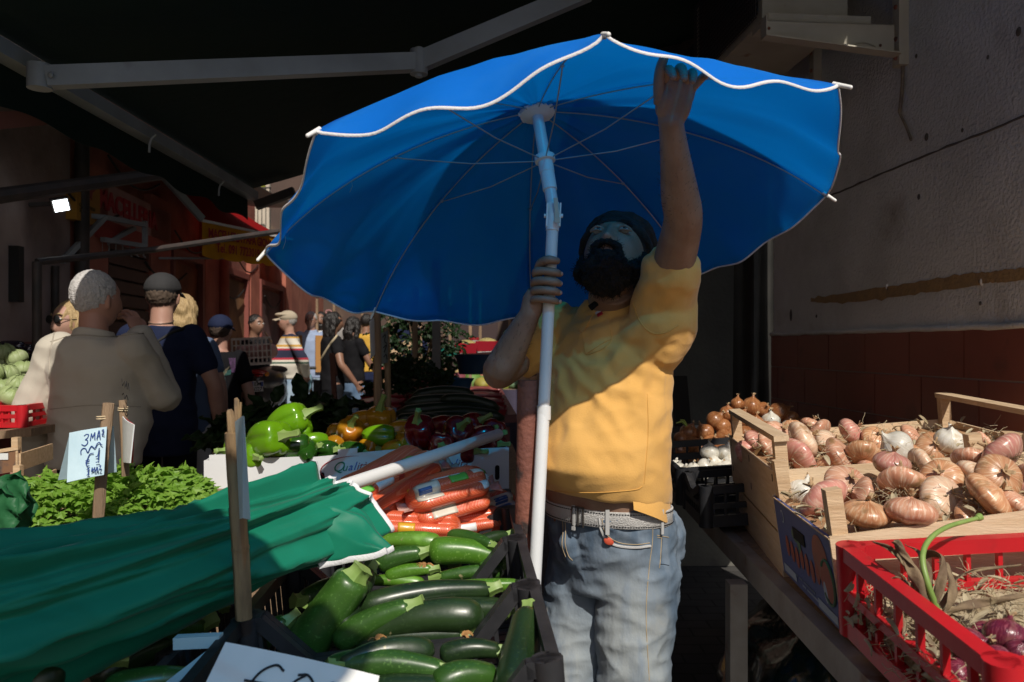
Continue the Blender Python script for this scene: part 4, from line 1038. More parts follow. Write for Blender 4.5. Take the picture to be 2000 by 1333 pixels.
for i in range(900):
    v = mesh_b.vertices[rnd.randrange(len(mesh_b.vertices))]; p = v.co + base; n = v.normal
    d = (n + Vector((rnd.uniform(-.6, .6), rnd.uniform(-.6, .6), rnd.uniform(-.9, .3)))).normalized(); L_ = rnd.uniform(.006, .015)
    k = Vector((rnd.uniform(-1, 1), rnd.uniform(-1, 1), rnd.uniform(-1, 1))) * .004
    hairs.tube([p - n * .002, p + d * L_ * .5 + k, p + d * L_], [.0009, .0007, .0003], 3)
part('beard_hair', hairs, m_beard, beard, 0)
# dark flat cap
cb = MB()
cb.ell(head_pt(hcv, gv, uv, 0, -.024, .062, 1.04), gv.cross(uv) * .088, gv * .108, uv * .088, 28, 18)
cb.ell(head_pt(hcv, gv, uv, 0, -.036, .120, 1.04), gv.cross(uv) * .100, gv * .104, uv * .036, 28, 14)
cb.tube([head_pt(hcv, gv, uv, .088 * math.sin(a), .092 * math.cos(a) - .01, .056 - .025 * (1 - math.cos(a)) * .5, 1.04) for a in np.linspace(-2.2, 2.2, 26)], .0095, 10)
fuse('cap', cb, mat('black_wool', (.010, .009, .009), .95, (.018, .016, .016), 60, bump=.6, bscale=140), vendor, .005, 3, folds(.003, 22, 22, 8))
# hair below the cap behind the ears
hb = MB(); hb.ell(head_pt(hcv, gv, uv, 0, -.038, -.018, 1.04), gv.cross(uv) * .079, gv * .07, uv * .055, 20, 12); fuse('hair', hb, M['blackhair'], vendor, .006, 2, folds(.003, 30, 30))

# yellow T-shirt
m_yel_shirt = mat('yellow_cotton', (.72, .41, .115), .9, (.66, .36, .09), 5, bump=.12, bscale=260, sheen=.15)
sh = MB()
ring_loft(sh, VC, vF, vL, [(1.046, .020, .182, .158, .16), (1.075, .030, .186, .170, .12), (1.13, .046, .190, .180, .05), (1.20, .042, .189, .174, 0), (1.31, .022, .185, .152, 0), (1.41, .004, .186, .132, 0), (1.485, -.012, .166, .108, 0), (1.535, -.02, .108, .088, 0), (1.555, -.02, .086, .078, .25)], 48)
sl0, sl1 = shL, shL.lerp(elL, .34)
limb(sh, [on_v(1.44, -.01, .10), on_v(1.49, -.005, .165), shL + Vector((0, 0, -.005)), sl1], [.095, .090, .080, .073], 20)
limb(sh, [on_v(1.43, -.005, -.10), shR, shR.lerp(elR, .5)], [.092, .078, .074], 20)
def shirt_disp(p, n):
    a = mnoise.noise(Vector((p.x * 5, p.y * 5, p.z * 6))); b = mnoise.noise(Vector((p.x * 16 + p.z * 14, p.y * 14, p.z * 12 - p.x * 12)))
    c = mnoise.noise(Vector((p.x * 8 - p.z * 16, p.y * 9, p.z * 7 + p.x * 9 + 5))); d = .006 * a + .0026 * (1 - 2 * abs(b)) + .0015 * (1 - 2.2 * abs(c) ** .65)
    # pull lines fanning from the raised armpit across the chest
    q = p - P(1300, 600, 2.0); r = math.hypot(q.x, q.z); ang = math.atan2(q.z, q.x)
    d += .0034 * math.sin(ang * 15 + 3 * a + 2 * b) * sstep(.07, .13, r) * sstep(.36, .16, r) * (1 if q.x < .0 else .25)
    # drag from the right shoulder down across the belly
    q = p - P(1075, 660, 2.2); r = math.hypot(q.x, q.z); ang = math.atan2(q.z, q.x)
    d += .0040 * math.sin(ang * 17 + 3 * b) * sstep(.05, .12, r) * sstep(.5, .2, r)
    if p.z < 1.09: d += .003 * math.sin(p.x * 60) * sstep(1.09, 1.05, p.z)
    return d
shirt = fuse('shirt', sh, m_yel_shirt, vendor, .006, 3, shirt_disp)
bv = bvh_of(shirt)
m_seam = mat('yellow_seam', (.60, .33, .08), .9)
mb = MB(); patch_on(mb, bv, [(1137, 652), (1189, 622), (1194, 662), (1145, 692)], .0022); pk = part('pocket', mb, m_yel_shirt, shirt)
mb = MB(); line_on(mb, bv, [(1137, 653), (1141, 672), (1145, 692), (1160, 689), (1180, 680), (1194, 664), (1190, 640), (1189, 623)], .0016, 40); line_on(mb, bv, [(1140, 662), (1190, 633)], .0012); part('pocket_seam', mb, m_seam, shirt)
mb = MB(); patch_on(mb, bv, [(1150, 616), (1162, 611), (1139, 652), (1131, 647)], .0028, 10); part('placket', mb, m_yel_shirt, shirt)
for pts, w_ in (([(1070, 958), (1120, 962), (1180, 962), (1240, 957), (1255, 950)], .0012), ([(1264, 770), (1266, 840), (1262, 900), (1258, 945)], .0012), ([(1237, 590), (1248, 625), (1272, 650), (1300, 650), (1325, 636)], .0014)):
    mb = MB(); line_on(mb, bv, pts, w_, 30); part('seam', mb, m_seam, shirt)
for a, b_, c in (((1163, 611), (1173, 605), (.6, .6, .6)), ((1166, 615), (1176, 609), (.5, .02, .03))):
    mb = MB(); patch_on(mb, bv, [a, b_, (b_[0] + 2, b_[1] + 5), (a[0] + 2, a[1] + 5)], .0022, 5); part('tag', mb, mat('tag', c, .7), shirt)
# collar band
mb = MB(); ncs = []
for i in range(29):
    a = 2 * math.pi * i / 28; ncs.append(on_v(1.556 - .020 * math.sin(a), -.018 + .080 * math.sin(a), .086 * math.cos(a)))
mb.tube(ncs, [(.0045, .011)] * 29, 8); part('collar', mb, m_yel_shirt, shirt)
# back tail of the shirt hanging lower past the side slit
def tail(u, v):
    a = lerp(.5, -2.7, u); rr = .93 + .07 * v ** .5
    x, y = math.cos(a), math.sin(a); z = 1.075 + .12 * y * .17 - v * (.040 + .032 * min(1, u * 5))
    return Vector((VC.x, VC.y, z)) + vL * (x * .188 * rr) + vF * (.024 + y * .168 * rr) + (vL * .004 * math.sin(u * 18) * v)
mb = MB(); mb.sheet(tail, 40, 10, .003); part('shirt_tail', mb, m_yel_shirt, shirt)
mic = thing('microphone', 'small black clip-on microphone at the collar of the vendor', 'microphone', tuple(on(bv, 1165, 635)[0]))
p, n = on(bv, 1165, 625, .006); p = P(1168, 596, p.y + .012); p2 = P(1158, 596, p.y); sx = Vector((.9, 0, -.2)); 
mb = MB(); mb.box(P(1174, 580, p.y - .012), Vector((.026, 0, -.012)), Vector((0, .012, 0)), Vector((-.006, 0, -.014))); part('transmitter', mb, M['black'], mic, 0)
mb = MB(); mb.tube([P(1176, 588, p.y - .006), P(1163, 594, p.y - .01), P(1153, 602, p.y - .004)], [.006, .008, .009], 10); part('capsule', mb, M['blackcloth'], mic)

# belt, jeans
jn = MB()
ring_loft(jn, VC, vF, vL, [(.80, -.02, .165, .128, 0), (.90, -.02, .178, .145, 0), (.97, -.008, .176, .148, .03), (1.035, .006, .170, .142, .06)], 44)
hipL, hipR = on_v(.86, -.02, .088), on_v(.86, -.02, -.088)
kL = Vector((.315, 2.06, .50)); kR = Vector((.165, 2.17, .50)); aL = Vector((.33, 2.12, .07)); aR = Vector((.15, 2.2, .07))
limb(jn, [hipL, hipL.lerp(kL, .5) + vF * .01, kL, aL], [.108, .096, .084, .074], 22)
limb(jn, [hipR, hipR.lerp(kR, .5) + vF * .01, kR, aR], [.108, .096, .084, .074], 22)
jn.ell(on_v(.93, .10, -.02), vL * .04, vF * .055, Vector((0, 0, .06)), 14, 10)
jn.ell(on_v(.92, -.10, .075), vL * .085, vF * .08, Vector((0, 0, .10)), 14, 10)
def jeans_disp(p, n):
    a = mnoise.noise(Vector((p.x * 9, p.y * 9, p.z * 16))); b = mnoise.noise(Vector((p.x * 20, p.y * 20, p.z * 34)))
    c = mnoise.noise(Vector((p.x * 13 + p.z * 9, p.y * 13, p.z * 26 - p.x * 8))); d = .0055 * (1 - 2 * abs(a)) + .0042 * (1 - 2.2 * abs(c) ** .7) + .0016 * b
    q = p - P(1110, 1085, 2.1); r = math.hypot(q.x, q.z); ang = math.atan2(q.z, q.x)
    d += .0028 * math.sin(ang * 9 + 2 * a) * sstep(.05, .10, r) * sstep(.30, .12, r)
    return d
def _denim(N, L, b):
    tc = N.new('ShaderNodeTexCoord')
    def nz(sc, st, det=6):
        mp = N.new('ShaderNodeMapping'); mp.inputs['Scale'].default_value = st; L.new(tc.outputs['Object'], mp.inputs[0]); t = N.new('ShaderNodeTexNoise'); t.inputs['Scale'].default_value = sc; t.inputs['Detail'].default_value = det; L.new(mp.outputs[0], t.inputs['Vector']); return t.outputs['Fac']
    def mr(s, a, z):
        r = N.new('ShaderNodeMapRange'); r.inputs['From Min'].default_value = a; r.inputs['From Max'].default_value = z; L.new(s, r.inputs['Value']); return r.outputs[0]
    def mix(f, a, c):
        x = N.new('ShaderNodeMix'); x.data_type = 'RGBA'; L.new(f, x.inputs[0])
        for s, k in ((a, 6), (c, 7)):
            if isinstance(s, tuple): x.inputs[k].default_value = col4(s)
            else: L.new(s, x.inputs[k])
        return x.outputs[2]
    # faded thigh fronts: worn area round a point on each leg, in the cloth's own coordinates
    base = mix(mr(nz(5, (1, 1, .5)), .38, .62), (.075, .115, .17), (.12, .165, .22))
    for c, sc in (((.02, -.17, .72), (7.5, 5.5, 3.6)), ((.07, -.15, .55), (9, 6, 3.0)), ((-.12, -.1, .62), (9, 6, 4))):
        mp = N.new('ShaderNodeMapping'); mp.vector_type = 'TEXTURE'; mp.inputs['Location'].default_value = c; mp.inputs['Scale'].default_value = tuple(1 / k for k in sc); L.new(tc.outputs['Object'], mp.inputs[0])
        gr_ = N.new('ShaderNodeTexGradient'); gr_.gradient_type = 'SPHERICAL'; L.new(mp.outputs[0], gr_.inputs[0])
        base = mix(mr(gr_.outputs['Fac'], .0, .75), base, (.29, .32, .33))
    base = mix(mr(nz(30, (1, 1, .12), 3), .45, .75), base, (.18, .225, .28))
    base = mix(mr(nz(13, (1, 1, 1)), .70, .76), base, (.55, .55, .52))
    base = mix(mr(nz(4.5, (1, 1, 1)), .60, .8), base, (.30, .27, .20))
    L.new(base, b.inputs['Base Color'])
    bp = N.new('ShaderNodeBump'); bp.inputs['Strength'].default_value = .35; bp.inputs['Distance'].default_value = .004; L.new(nz(120, (1, 1, .6)), bp.inputs['Height']); L.new(bp.outputs[0], b.inputs['Normal'])
jeans = fuse('jeans', jn, node_mat('washed_denim', _denim, .9, .25), vendor, .006, 3, jeans_disp)
bj = bvh_of(jeans)
m_thread = mat('tan_thread', (.40, .31, .19), .8); m_edge = mat('worn_denim_edge', (.46, .46, .45), .9)
mb = MB(); line_on(mb, bj, [(1171, 1012), (1174, 1035), (1186, 1056), (1208, 1067), (1240, 1070), (1270, 1067)], .0034, 40); part('pocket_edge', mb, m_edge, jeans)
mb = MB()
for pts in ([(1176, 1014), (1180, 1036), (1192, 1051), (1212, 1061), (1242, 1064), (1269, 1061)], [(1104, 1016), (1105, 1040), (1104, 1062), (1110, 1085), (1118, 1095)], [(1099, 1016), (1100, 1040), (1098, 1066), (1105, 1088)],
            [(1275, 1012), (1274, 1060), (1268, 1110), (1262, 1200), (1268, 1330)], [(1283, 1046), (1306, 1050)], [(1284, 1050), (1306, 1054)], [(1292, 1052), (1290, 1090), (1288, 1110)]):
    line_on(mb, bj, pts, .0011, 40)
part('stitching', mb, m_thread, jeans)
mb = MB(); patch_on(mb, bj, [(1293, 1050), (1308, 1052), (1306, 1105), (1290, 1102)], .003, 8); part('back_pocket', mb, jeans.data.materials[0], jeans)
for x, y in ((1171, 1015), (1084, 1016), (1268, 1068)):
    p, n = on(bj, x, y, .001)
    if p is not None: mb = MB(); mb.ell(p, n * .002, n.cross(Vector((0, 0, 1))).normalized() * .0042, Vector((0, 0, .0042)), 12, 8); part('rivet', mb, mat('copper', (.22, .12, .07), .4, metal=.7) if 'copper' not in bpy.data.materials else bpy.data.materials['copper'], jeans)
p, n = on(bj, 1190, 1057, .004)
if p is not None: mb = MB(); mb.ell(p, n * .003, Vector((.012, 0, -.006)), Vector((.004, 0, .008)), 12, 8); part('red_pocket_tag', mb, mat('red_tag', (.5, .07, .03), .6), jeans)
m_belt = mat('white_webbing', (.58, .57, .55), .85, (.48, .47, .45), 12, bump=.5, bscale=300)
def belt_pt(a, z, r):
    x, y = math.cos(a), math.sin(a); return Vector((VC.x, VC.y, 1.008 + z + .045 * y * .145)) + vL * (x * (.176 + r)) + vF * (.003 + y * (.149 + r))
mb = MB(); mb.grid(lambda u, v: belt_pt(u * 2 * math.pi, (.0195, .021, .021, .0195, -.0195, -.021, -.021, -.0195, .0195)[int(round(v * 8))], (.006, .0045, .001, 0, 0, .001, .0045, .006, .006)[int(round(v * 8))]), 80, 9, True)
belt = part('belt', mb, m_belt, vendor, 60)
for zz in (.0155, -.0155):
    mb = MB(); st_n = 0
    for k in range(96):
        a = 2 * math.pi * k / 150 - .9; mb.bar(belt_pt(a, zz, .0068), belt_pt(a + 2 * math.pi / 150 * .62, zz, .0068), .0016, .0022)
    part('belt_stitching', mb, M['inkblack'], belt, 0)
ab = math.atan2((P(1090, 990, 2.0) - VC).dot(vF), (P(1090, 990, 2.0) - VC).dot(vL))
for k, a in enumerate((ab - .02, ab - .42 - .12, ab - 1.45)):
    mb = MB(); mb.grid(lambda u, v, a=a: belt_pt(a + (u - .5) * .055, lerp(.027, -.034, v), .0085), 4, 8); mb2 = MB(); mb2.sheet(lambda u, v, a=a: belt_pt(a + (u - .5) * .055, lerp(.027, -.036, v), .0088), 4, 8, .003); part('belt_loop', mb2, m_edge, jeans)
mb = MB(); a = ab - .10; q = [belt_pt(a + .10, .024, .009), belt_pt(a - .08, .024, .009), belt_pt(a - .08, -.024, .009), belt_pt(a + .10, -.024, .009), belt_pt(a + .10, .024, .009)]
mb.tube(q, .0028, 8); mb.tube([belt_pt(a, .022, .010), belt_pt(a, -.022, .010)], .0024, 8); part('buckle', mb, mat('dark_buckle', (.12, .11, .1), .35, metal=.8), belt)
for q, A in ((1, aL), (-1, aR)):
    mb = MB(); mb.ell(A + vF * .06 + Vector((0, 0, -.022)), vL * .045, vF * .14, Vector((0, 0, .048)), 16, 10); part('shoe', mb, M['black'], vendor)
# ------------------------------------------------------------------ the left stall: crates of zucchini, carrots, peppers, the folded green umbrella
SD = Vector((-.055, 1, 0)).normalized(); SX = Vector((1, .055, .095)).normalized(); UZ = Vector((0, 0, 1)); UC_ = SX.cross(SD).normalized()   # the stall slopes down to the left, towards its customers
def crate(name, label, group, o, ax, ay, az, m, dips=(.11, 0, .11, 0), nb=(11, 8), mid=None, rim=.024, th=.016, post=.028, low=.035, band=True):
    """slatted plastic crate; o = front left bottom corner, ax width, ay depth, az height; dips lower the rim of front, right, back, left walls between raised corners"""
    o, ax, ay, az = Vector(o), Vector(ax), Vector(ay), Vector(az); H = az.length; zn = az.normalized()
    t = thing(name, label, 'crate', tuple(o), group)
    cs = [o, o + ax, o + ax + ay, o + ay]; cen = o + (ax + ay) / 2
    for w_i in range(4):
        a, b = cs[w_i], cs[(w_i + 1) % 4]; d = b - a; Ln = d.length; d.normalize(); inn = zn.cross(d).normalized()
        dip = dips[w_i]; mb = MB(); n = nb[w_i % 2]
        def top(s):
            if not dip: return H
            e = min(s, Ln - s); return H - dip * sstep(.045, .135, e) if False else H - dip * min(1, max(0, (e - .045) / .085))
        ss = [0.012, .045, .13, Ln - .13, Ln - .045, Ln - .012] if dip else [.012, Ln - .012]
        for s0, s1 in zip(ss, ss[1:]):
            p0 = a + d * s0 + zn * (top(s0) - rim / 2) + inn * th / 2; p1 = a + d * s1 + zn * (top(s1) - rim / 2) + inn * th / 2
            mb.bar(p0 - (p1 - p0).normalized() * .004, p1 + (p1 - p0).normalized() * .004, th * 1.25, rim, zn)
        mb.bar(a + d * .012 + zn * low / 2 + inn * th / 2, b - d * .012 + zn * low / 2 + inn * th / 2, th, low, zn)
        if mid: mb.bar(a + d * .012 + zn * H * mid + inn * th / 2, b - d * .012 + zn * H * mid + inn * th / 2, th * .9, .016, zn)
        for k in range(1, n):
            s = Ln * k / n; mb.bar(a + d * s + zn * low + inn * th / 2, a + d * s + zn * (top(s) - rim * .7) + inn * th / 2, th * .55, .008, d)
        part('side_panel', mb, m, t, 0)
    mb = MB()
    for k in range(9): mb.bar(o + ay * ((k + .5) / 9) + ax * .01 + zn * .006, o + ay * ((k + .5) / 9) + ax * .99 + zn * .006, ay.length / 9 * .8, .008, zn)
    part('base_grid', mb, m, t, 0)
    for c in cs:
        inn = (cen - c).normalized(); p = c + inn * post * .75; mb = MB()
        mb.tube([p, p + zn * H * .5, p + zn * (H - .004), p + zn * H, p + zn * H, p + zn * (H - .03)], [post * .8, post * .8, post * .85, post * .85, post * .6, post * .55], 14, caps=False); part('corner_post', mb, m, t)
    return t
stall = thing('market_table', 'low wooden market table under the zucchini crates', 'table', (-.45, 2.2, 0))
mb = MB(); mb.box(Vector((-1.17, .75, .64)), SX * 1.24, SD * 3.3, UC_ * .03); part('table_top', mb, M['oldwood'], stall, 0)
for x, y in ((-1.15, .85), (-.05, .9), (-1.3, 3.8), (-.2, 3.85)): mb = MB(); mb.bar((x, y, 0), (x, y, .75 + x * .095), .05, .05); part('leg', mb, M['oldwood'], stall, 0)
HR = Vector((.088, 1.148, .795))              # front right bottom corner of the nearest crate
zc = []
CW, CDp, CH = .565, .365, .205
names = ['black plastic crate of dark zucchini nearest the camera', 'black plastic crate of dark zucchini, second from the camera', 'black plastic crate of bright green zucchini before the carrots', 'black plastic crate of carrot bags behind the zucchini']
for k in range(4):
    o = HR + SD * (CDp + .006) * k - SX * CW
    zc.append(o); crate('crate', names[k], 'black crates on the zucchini stall', o, SX * CW, SD * CDp, UC_ * (CH if k < 3 else .185), M['blackplastic'], dips=(.092, 0, .092, 0) if k < 3 else (0, 0, 0, 0), nb=(13, 8) if k < 3 else (8, 6))
ol = Vector((-1.12, 1.05, .685)); crate('crate', 'black plastic crate of zucchini in the shade under the folded green umbrella', 'black crates on the zucchini stall', ol, SX * .56, SD * .37, UC_ * .165, M['blackplastic'], nb=(13, 8))
crate('crate', 'black plastic crate in deep shade behind the left zucchini, under the green cloth', 'black crates on the zucchini stall', ol + SD * .375, SX * .56, SD * .37, UC_ * .165, M['blackplastic'], nb=(13, 8))

# zucchini ------------------------------------------------
def zmat(name, c, c2, spk):
    def f(N, L, b):
        tc = N.new('ShaderNodeTexCoord')
        def nz(sc, det=4):
            t = N.new('ShaderNodeTexNoise'); t.inputs['Scale'].default_value = sc; t.inputs['Detail'].default_value = det; L.new(tc.outputs['Object'], t.inputs['Vector']); return t.outputs['Fac']
        def mr(s, a, z):
            r = N.new('ShaderNodeMapRange'); r.inputs['From Min'].default_value = a; r.inputs['From Max'].default_value = z; L.new(s, r.inputs['Value']); return r.outputs[0]
        def mix(f_, a, c_):
            x = N.new('ShaderNodeMix'); x.data_type = 'RGBA'; L.new(f_, x.inputs[0])
            for s, k in ((a, 6), (c_, 7)):
                if isinstance(s, tuple): x.inputs[k].default_value = col4(s)
                else: L.new(s, x.inputs[k])
            return x.outputs[2]
        o = mix(mr(nz(9), .4, .65), c, c2); o = mix(mr(nz(190, 2), .60, .70), o, spk); o = mix(mr(nz(26, 3), .70, .74), o, (.30, .27, .14)); o = mix(mr(nz(14, 6), .64, .8), o, tuple(k * 1.6 + .01 for k in c2))
        L.new(o, b.inputs['Base Color']); b.inputs['Coat Weight'].default_value = .25; b.inputs['Coat Roughness'].default_value = .25
        bp = N.new('ShaderNodeBump'); bp.inputs['Strength'].default_value = .12; bp.inputs['Distance'].default_value = .004; L.new(nz(60), bp.inputs['Height']); L.new(bp.outputs[0], b.inputs['Normal'])
    return node_mat(name, f, .38, .45)
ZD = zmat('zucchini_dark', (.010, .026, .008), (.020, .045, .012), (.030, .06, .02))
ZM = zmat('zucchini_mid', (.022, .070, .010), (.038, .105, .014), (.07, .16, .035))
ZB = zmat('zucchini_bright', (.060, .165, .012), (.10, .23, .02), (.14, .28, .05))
ZG = 'zucchini heaped in the black crates'
def zucchini(a, b, r, m, label, bend=.012, group=ZG, stem=True, tip=.8):
    """a = stem end, b = blossom end"""
    a, b = Vector(a), Vector(b); ln = (b - a).length; d = (b - a).normalized(); up = Vector((rnd.uniform(-.5, .5), rnd.uniform(-.3, .3), 1)); up = (up - d * up.dot(d)).normalized()
    t = thing('zucchini', label, 'zucchini', tuple(a), group)
    n = 26; path = []; rad = []
    for i in range(n):
        s = i / (n - 1); path.append(a + d * ln * s + up * bend * math.sin(math.pi * s))
        e = min(1, .62 + .5 * s) if tip >= .8 else min(1, .8 + .3 * s)
        rr = r * e * (1 - .12 * s * s)
        if s > .86: rr *= math.sqrt(max(.03, 1 - ((s - .86) / .14) ** 2 * .97))
        if s < .05: rr *= .80 + .2 * s / .05
        rad.append(rr * (1 + .03 * mnoise.noise((s * 5, ln * 50, r * 90))))
    mb = MB(); mb.tube(path, rad, 20, prof=lambda q, i: 1 + .022 * math.cos(5 * q)); part('flesh', mb, m, t, 70)
    if stem:
        sl_ = rnd.uniform(.02, .032); st = -d + up * rnd.uniform(-.1, .3); st.normalize()
        mb = MB(); mb.tube([a + d * .004, a + st * sl_ * .4, a + st * sl_ * .8, a + st * sl_, a + st * sl_ * .97], [r * .60, r * .42, r * .40, r * .47, r * .25], 20, prof=lambda q, i: 1 + .13 * math.cos(5 * q)); part('stem', mb, M['stemgreen'], t, 50)
    return t
def zp(sx, sy, sz, ex, ey, ez, rpx, m, label, bend=.01, **k):
    lo, hi = ZR; rr = rpx / F * (lo + hi) / 2
    cl = lambda v: max(lo + rr, min(hi - rr, v))
    a, b = PZ(sx, sy, sz), PZ(ex, ey, ez); a = P(sx, sy, cl(a.y)); b = P(ex, ey, cl(b.y)); d = (a.y + b.y) / 2; return zucchini(a, b, rpx / F * d, m, label, bend, **k)
# second crate
ZR = (1.535, 1.87)
zp(693, 1128, .985, 562, 1312, .93, 47, ZM, 'big dark green zucchini standing askew, pale stem up, left of the second crate', 0, tip=.7)
zp(718, 1118, .965, 655, 1235, .93, 33, ZD, 'slim dark zucchini tucked right beside the big askew one, stem up', 0)
zp(955, 1152, .935, 700, 1190, .915, 27, ZD, 'grey green zucchini at the back of the second crate, straw coloured stem right', .012)
zp(800, 1186, .935, 655, 1262, .915, 30, ZM, 'mid green zucchini with its thick stem in the middle of the second crate', .01)
zp(712, 1243, .925, 945, 1205, .92, 37, ZD, 'big blackish zucchini lying across the front of the second crate', .02)
zp(1012, 1142, .935, 815, 1168, .915, 18, ZB, 'light green zucchini along the back wall of the second crate', .008)
zp(985, 1190, .90, 770, 1225, .885, 34, ZD, 'dark zucchini half hidden in the right front of the second crate', .01)
zp(590, 1175, .905, 700, 1150, .90, 30, ZM, 'mid green zucchini in the back left corner of the second crate', .01)
zp(560, 1215, .895, 480, 1290, .89, 28, ZM, 'mid green zucchini low at the left wall of the second crate', .01)
zp(905, 1240, .885, 690, 1275, .875, 32, ZD, 'dark zucchini at the bottom front of the second crate', .01)
# third crate, bright ones
ZR = (1.91, 2.25)
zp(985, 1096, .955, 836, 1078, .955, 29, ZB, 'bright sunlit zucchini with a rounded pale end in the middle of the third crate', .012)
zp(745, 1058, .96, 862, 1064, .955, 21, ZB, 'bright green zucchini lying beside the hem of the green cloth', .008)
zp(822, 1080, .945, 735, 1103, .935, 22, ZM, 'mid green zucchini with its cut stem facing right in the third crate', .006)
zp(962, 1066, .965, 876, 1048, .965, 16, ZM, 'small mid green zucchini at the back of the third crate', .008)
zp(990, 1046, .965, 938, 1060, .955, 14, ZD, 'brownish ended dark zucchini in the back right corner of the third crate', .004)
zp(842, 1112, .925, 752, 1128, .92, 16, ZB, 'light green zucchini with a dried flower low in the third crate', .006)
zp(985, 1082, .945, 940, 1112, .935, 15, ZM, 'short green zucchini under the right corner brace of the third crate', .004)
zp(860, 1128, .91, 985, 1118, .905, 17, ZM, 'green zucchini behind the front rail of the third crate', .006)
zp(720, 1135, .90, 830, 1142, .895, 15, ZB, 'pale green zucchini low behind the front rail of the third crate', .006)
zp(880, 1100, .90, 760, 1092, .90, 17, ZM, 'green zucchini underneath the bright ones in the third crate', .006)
# nearest crate
ZR = (1.16, 1.50)
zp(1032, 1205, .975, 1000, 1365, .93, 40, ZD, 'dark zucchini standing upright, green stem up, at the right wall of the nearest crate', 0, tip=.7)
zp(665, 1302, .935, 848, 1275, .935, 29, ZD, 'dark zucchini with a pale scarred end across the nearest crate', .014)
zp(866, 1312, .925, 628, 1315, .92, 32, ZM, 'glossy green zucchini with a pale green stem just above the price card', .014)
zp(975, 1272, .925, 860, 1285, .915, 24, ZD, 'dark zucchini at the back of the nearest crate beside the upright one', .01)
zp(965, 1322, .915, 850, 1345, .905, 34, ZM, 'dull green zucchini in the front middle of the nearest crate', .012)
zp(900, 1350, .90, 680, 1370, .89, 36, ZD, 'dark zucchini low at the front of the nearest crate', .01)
# left crate in the shade
ZR = (1.06, 1.80)
GZ = 'zucchini in the shade under the green cloth'
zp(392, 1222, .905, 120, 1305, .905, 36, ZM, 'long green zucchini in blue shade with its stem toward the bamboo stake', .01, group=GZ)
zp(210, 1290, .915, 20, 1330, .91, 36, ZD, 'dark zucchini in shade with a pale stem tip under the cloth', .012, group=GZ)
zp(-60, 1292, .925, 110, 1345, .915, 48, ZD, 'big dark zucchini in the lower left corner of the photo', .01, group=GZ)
zp(330, 1262, .89, 180, 1330, .885, 34, ZD, 'dark green zucchini beside the white crate coloured pale blue as in shade', .01, group=GZ)
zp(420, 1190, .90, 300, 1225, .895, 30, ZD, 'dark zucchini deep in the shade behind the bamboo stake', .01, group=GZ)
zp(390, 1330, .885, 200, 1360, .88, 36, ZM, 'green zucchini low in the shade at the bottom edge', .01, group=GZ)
mb = MB(); a = PZ(372, 1243, .955)
mb.box(a + Vector((-.03, 0, -.004)), Vector((.075, .01, 0)), Vector((.0, .02, 0)), UZ * -.02); mb.box(a + Vector((.028, -.002, -.024)), Vector((.02, .004, 0)), Vector((-.045, -.22, -.015)), UZ * -.022)
mb.box(a + Vector((.032, .004, -.046)), Vector((.012, .004, 0)), Vector((-.005, -.015, -.005)), UZ * -.09)
solo('crate_corner', mb, mat('blue_lit_white_plastic', (.45, .62, .68), .4), 'corner of a white plastic crate, coloured pale blue as in shade, wedged beside the shaded zucchini', 'tray', smooth=0)  # white crate corner; the bluish light in the shade is put into its colour
mb = MB()
for (x, y, z) in ((905, 1243, .935), (735, 1250, .93), (830, 1105, .945)):
    c = PZ(x, y, z)
    for k in range(7):
        a = rnd.uniform(0, 6.28); L_ = rnd.uniform(.012, .022); mb.sheet(lambda u, v: c + Vector((math.cos(a) * L_ * u, math.sin(a) * L_ * u, .006 * math.sin(3 * u))) + Vector((-math.sin(a), math.cos(a), .2)) * (v - .5) * .010 * (1 - u * .6), 4, 3, .001)
solo('dried_flower', mb, mat('dried_petal', (.42, .22, .07), .8, (.3, .15, .05), 40), 'shrivelled brown zucchini flowers dropped among the crates', 'flower', kind='stuff', smooth=0)

# folded green umbrella with its white pole ------------------
gu = thing('folded_umbrella', 'folded green market umbrella with white hem lying across the crates, white pole sticking out', 'umbrella', tuple(P(625, 965, 1.55)))
GK = 1.16
GA, GB = P(-330, 1262, .92 * GK), P(632, 966, 1.53 * GK); gd = (GB - GA).normalized(); gp = gd.cross(UZ).normalized(); gup = gp.cross(gd)
def interp(tab, th):
    for (a, r0), (b, r1) in zip(tab, tab[1:]):
        if a <= th <= b: t = (th - a) / (b - a); t = t * t * (3 - 2 * t); return r0 + (r1 - r0) * t
    return tab[-1][1]
T0 = [(-180, .06), (-120, .09), (-75, .135), (-40, .13), (0, .12), (45, .105), (90, .088), (135, .075), (180, .06)]
T1 = [(-180, .05), (-120, .085), (-75, .120), (-40, .125), (-12, .108), (20, .068), (55, .058), (90, .060), (135, .055), (180, .05)]
X1 = [(-180, .0), (-110, .02), (-70, .04), (-40, .06), (-15, .055), (12, .02), (45, .0), (90, -.02), (135, -.01), (180, .0)]
GL = (GB - GA).length
def gfold(u, th):
    a = R(th); s = u * 5
    f = 0
    # long pleats that slant round the roll, sharp at their crests
    for amp, k, ph, sl in ((.024, 3.0, .4, 1.5), (.016, 6.0, 1.9, -1.8), (.007, 11.0, .7, 2.6)):
        q = math.sin(a * k + ph + u * sl + .5 * mnoise.noise((u * 3, k, 0)))
        f += amp * (1 - 1.9 * abs(q) ** .62) * (1 - .45 * u)
    f += .010 * mnoise.noise((u * 4, a * 1.6, 2)) + .004 * mnoise.noise((u * 14, a * 4, 5))
    return f
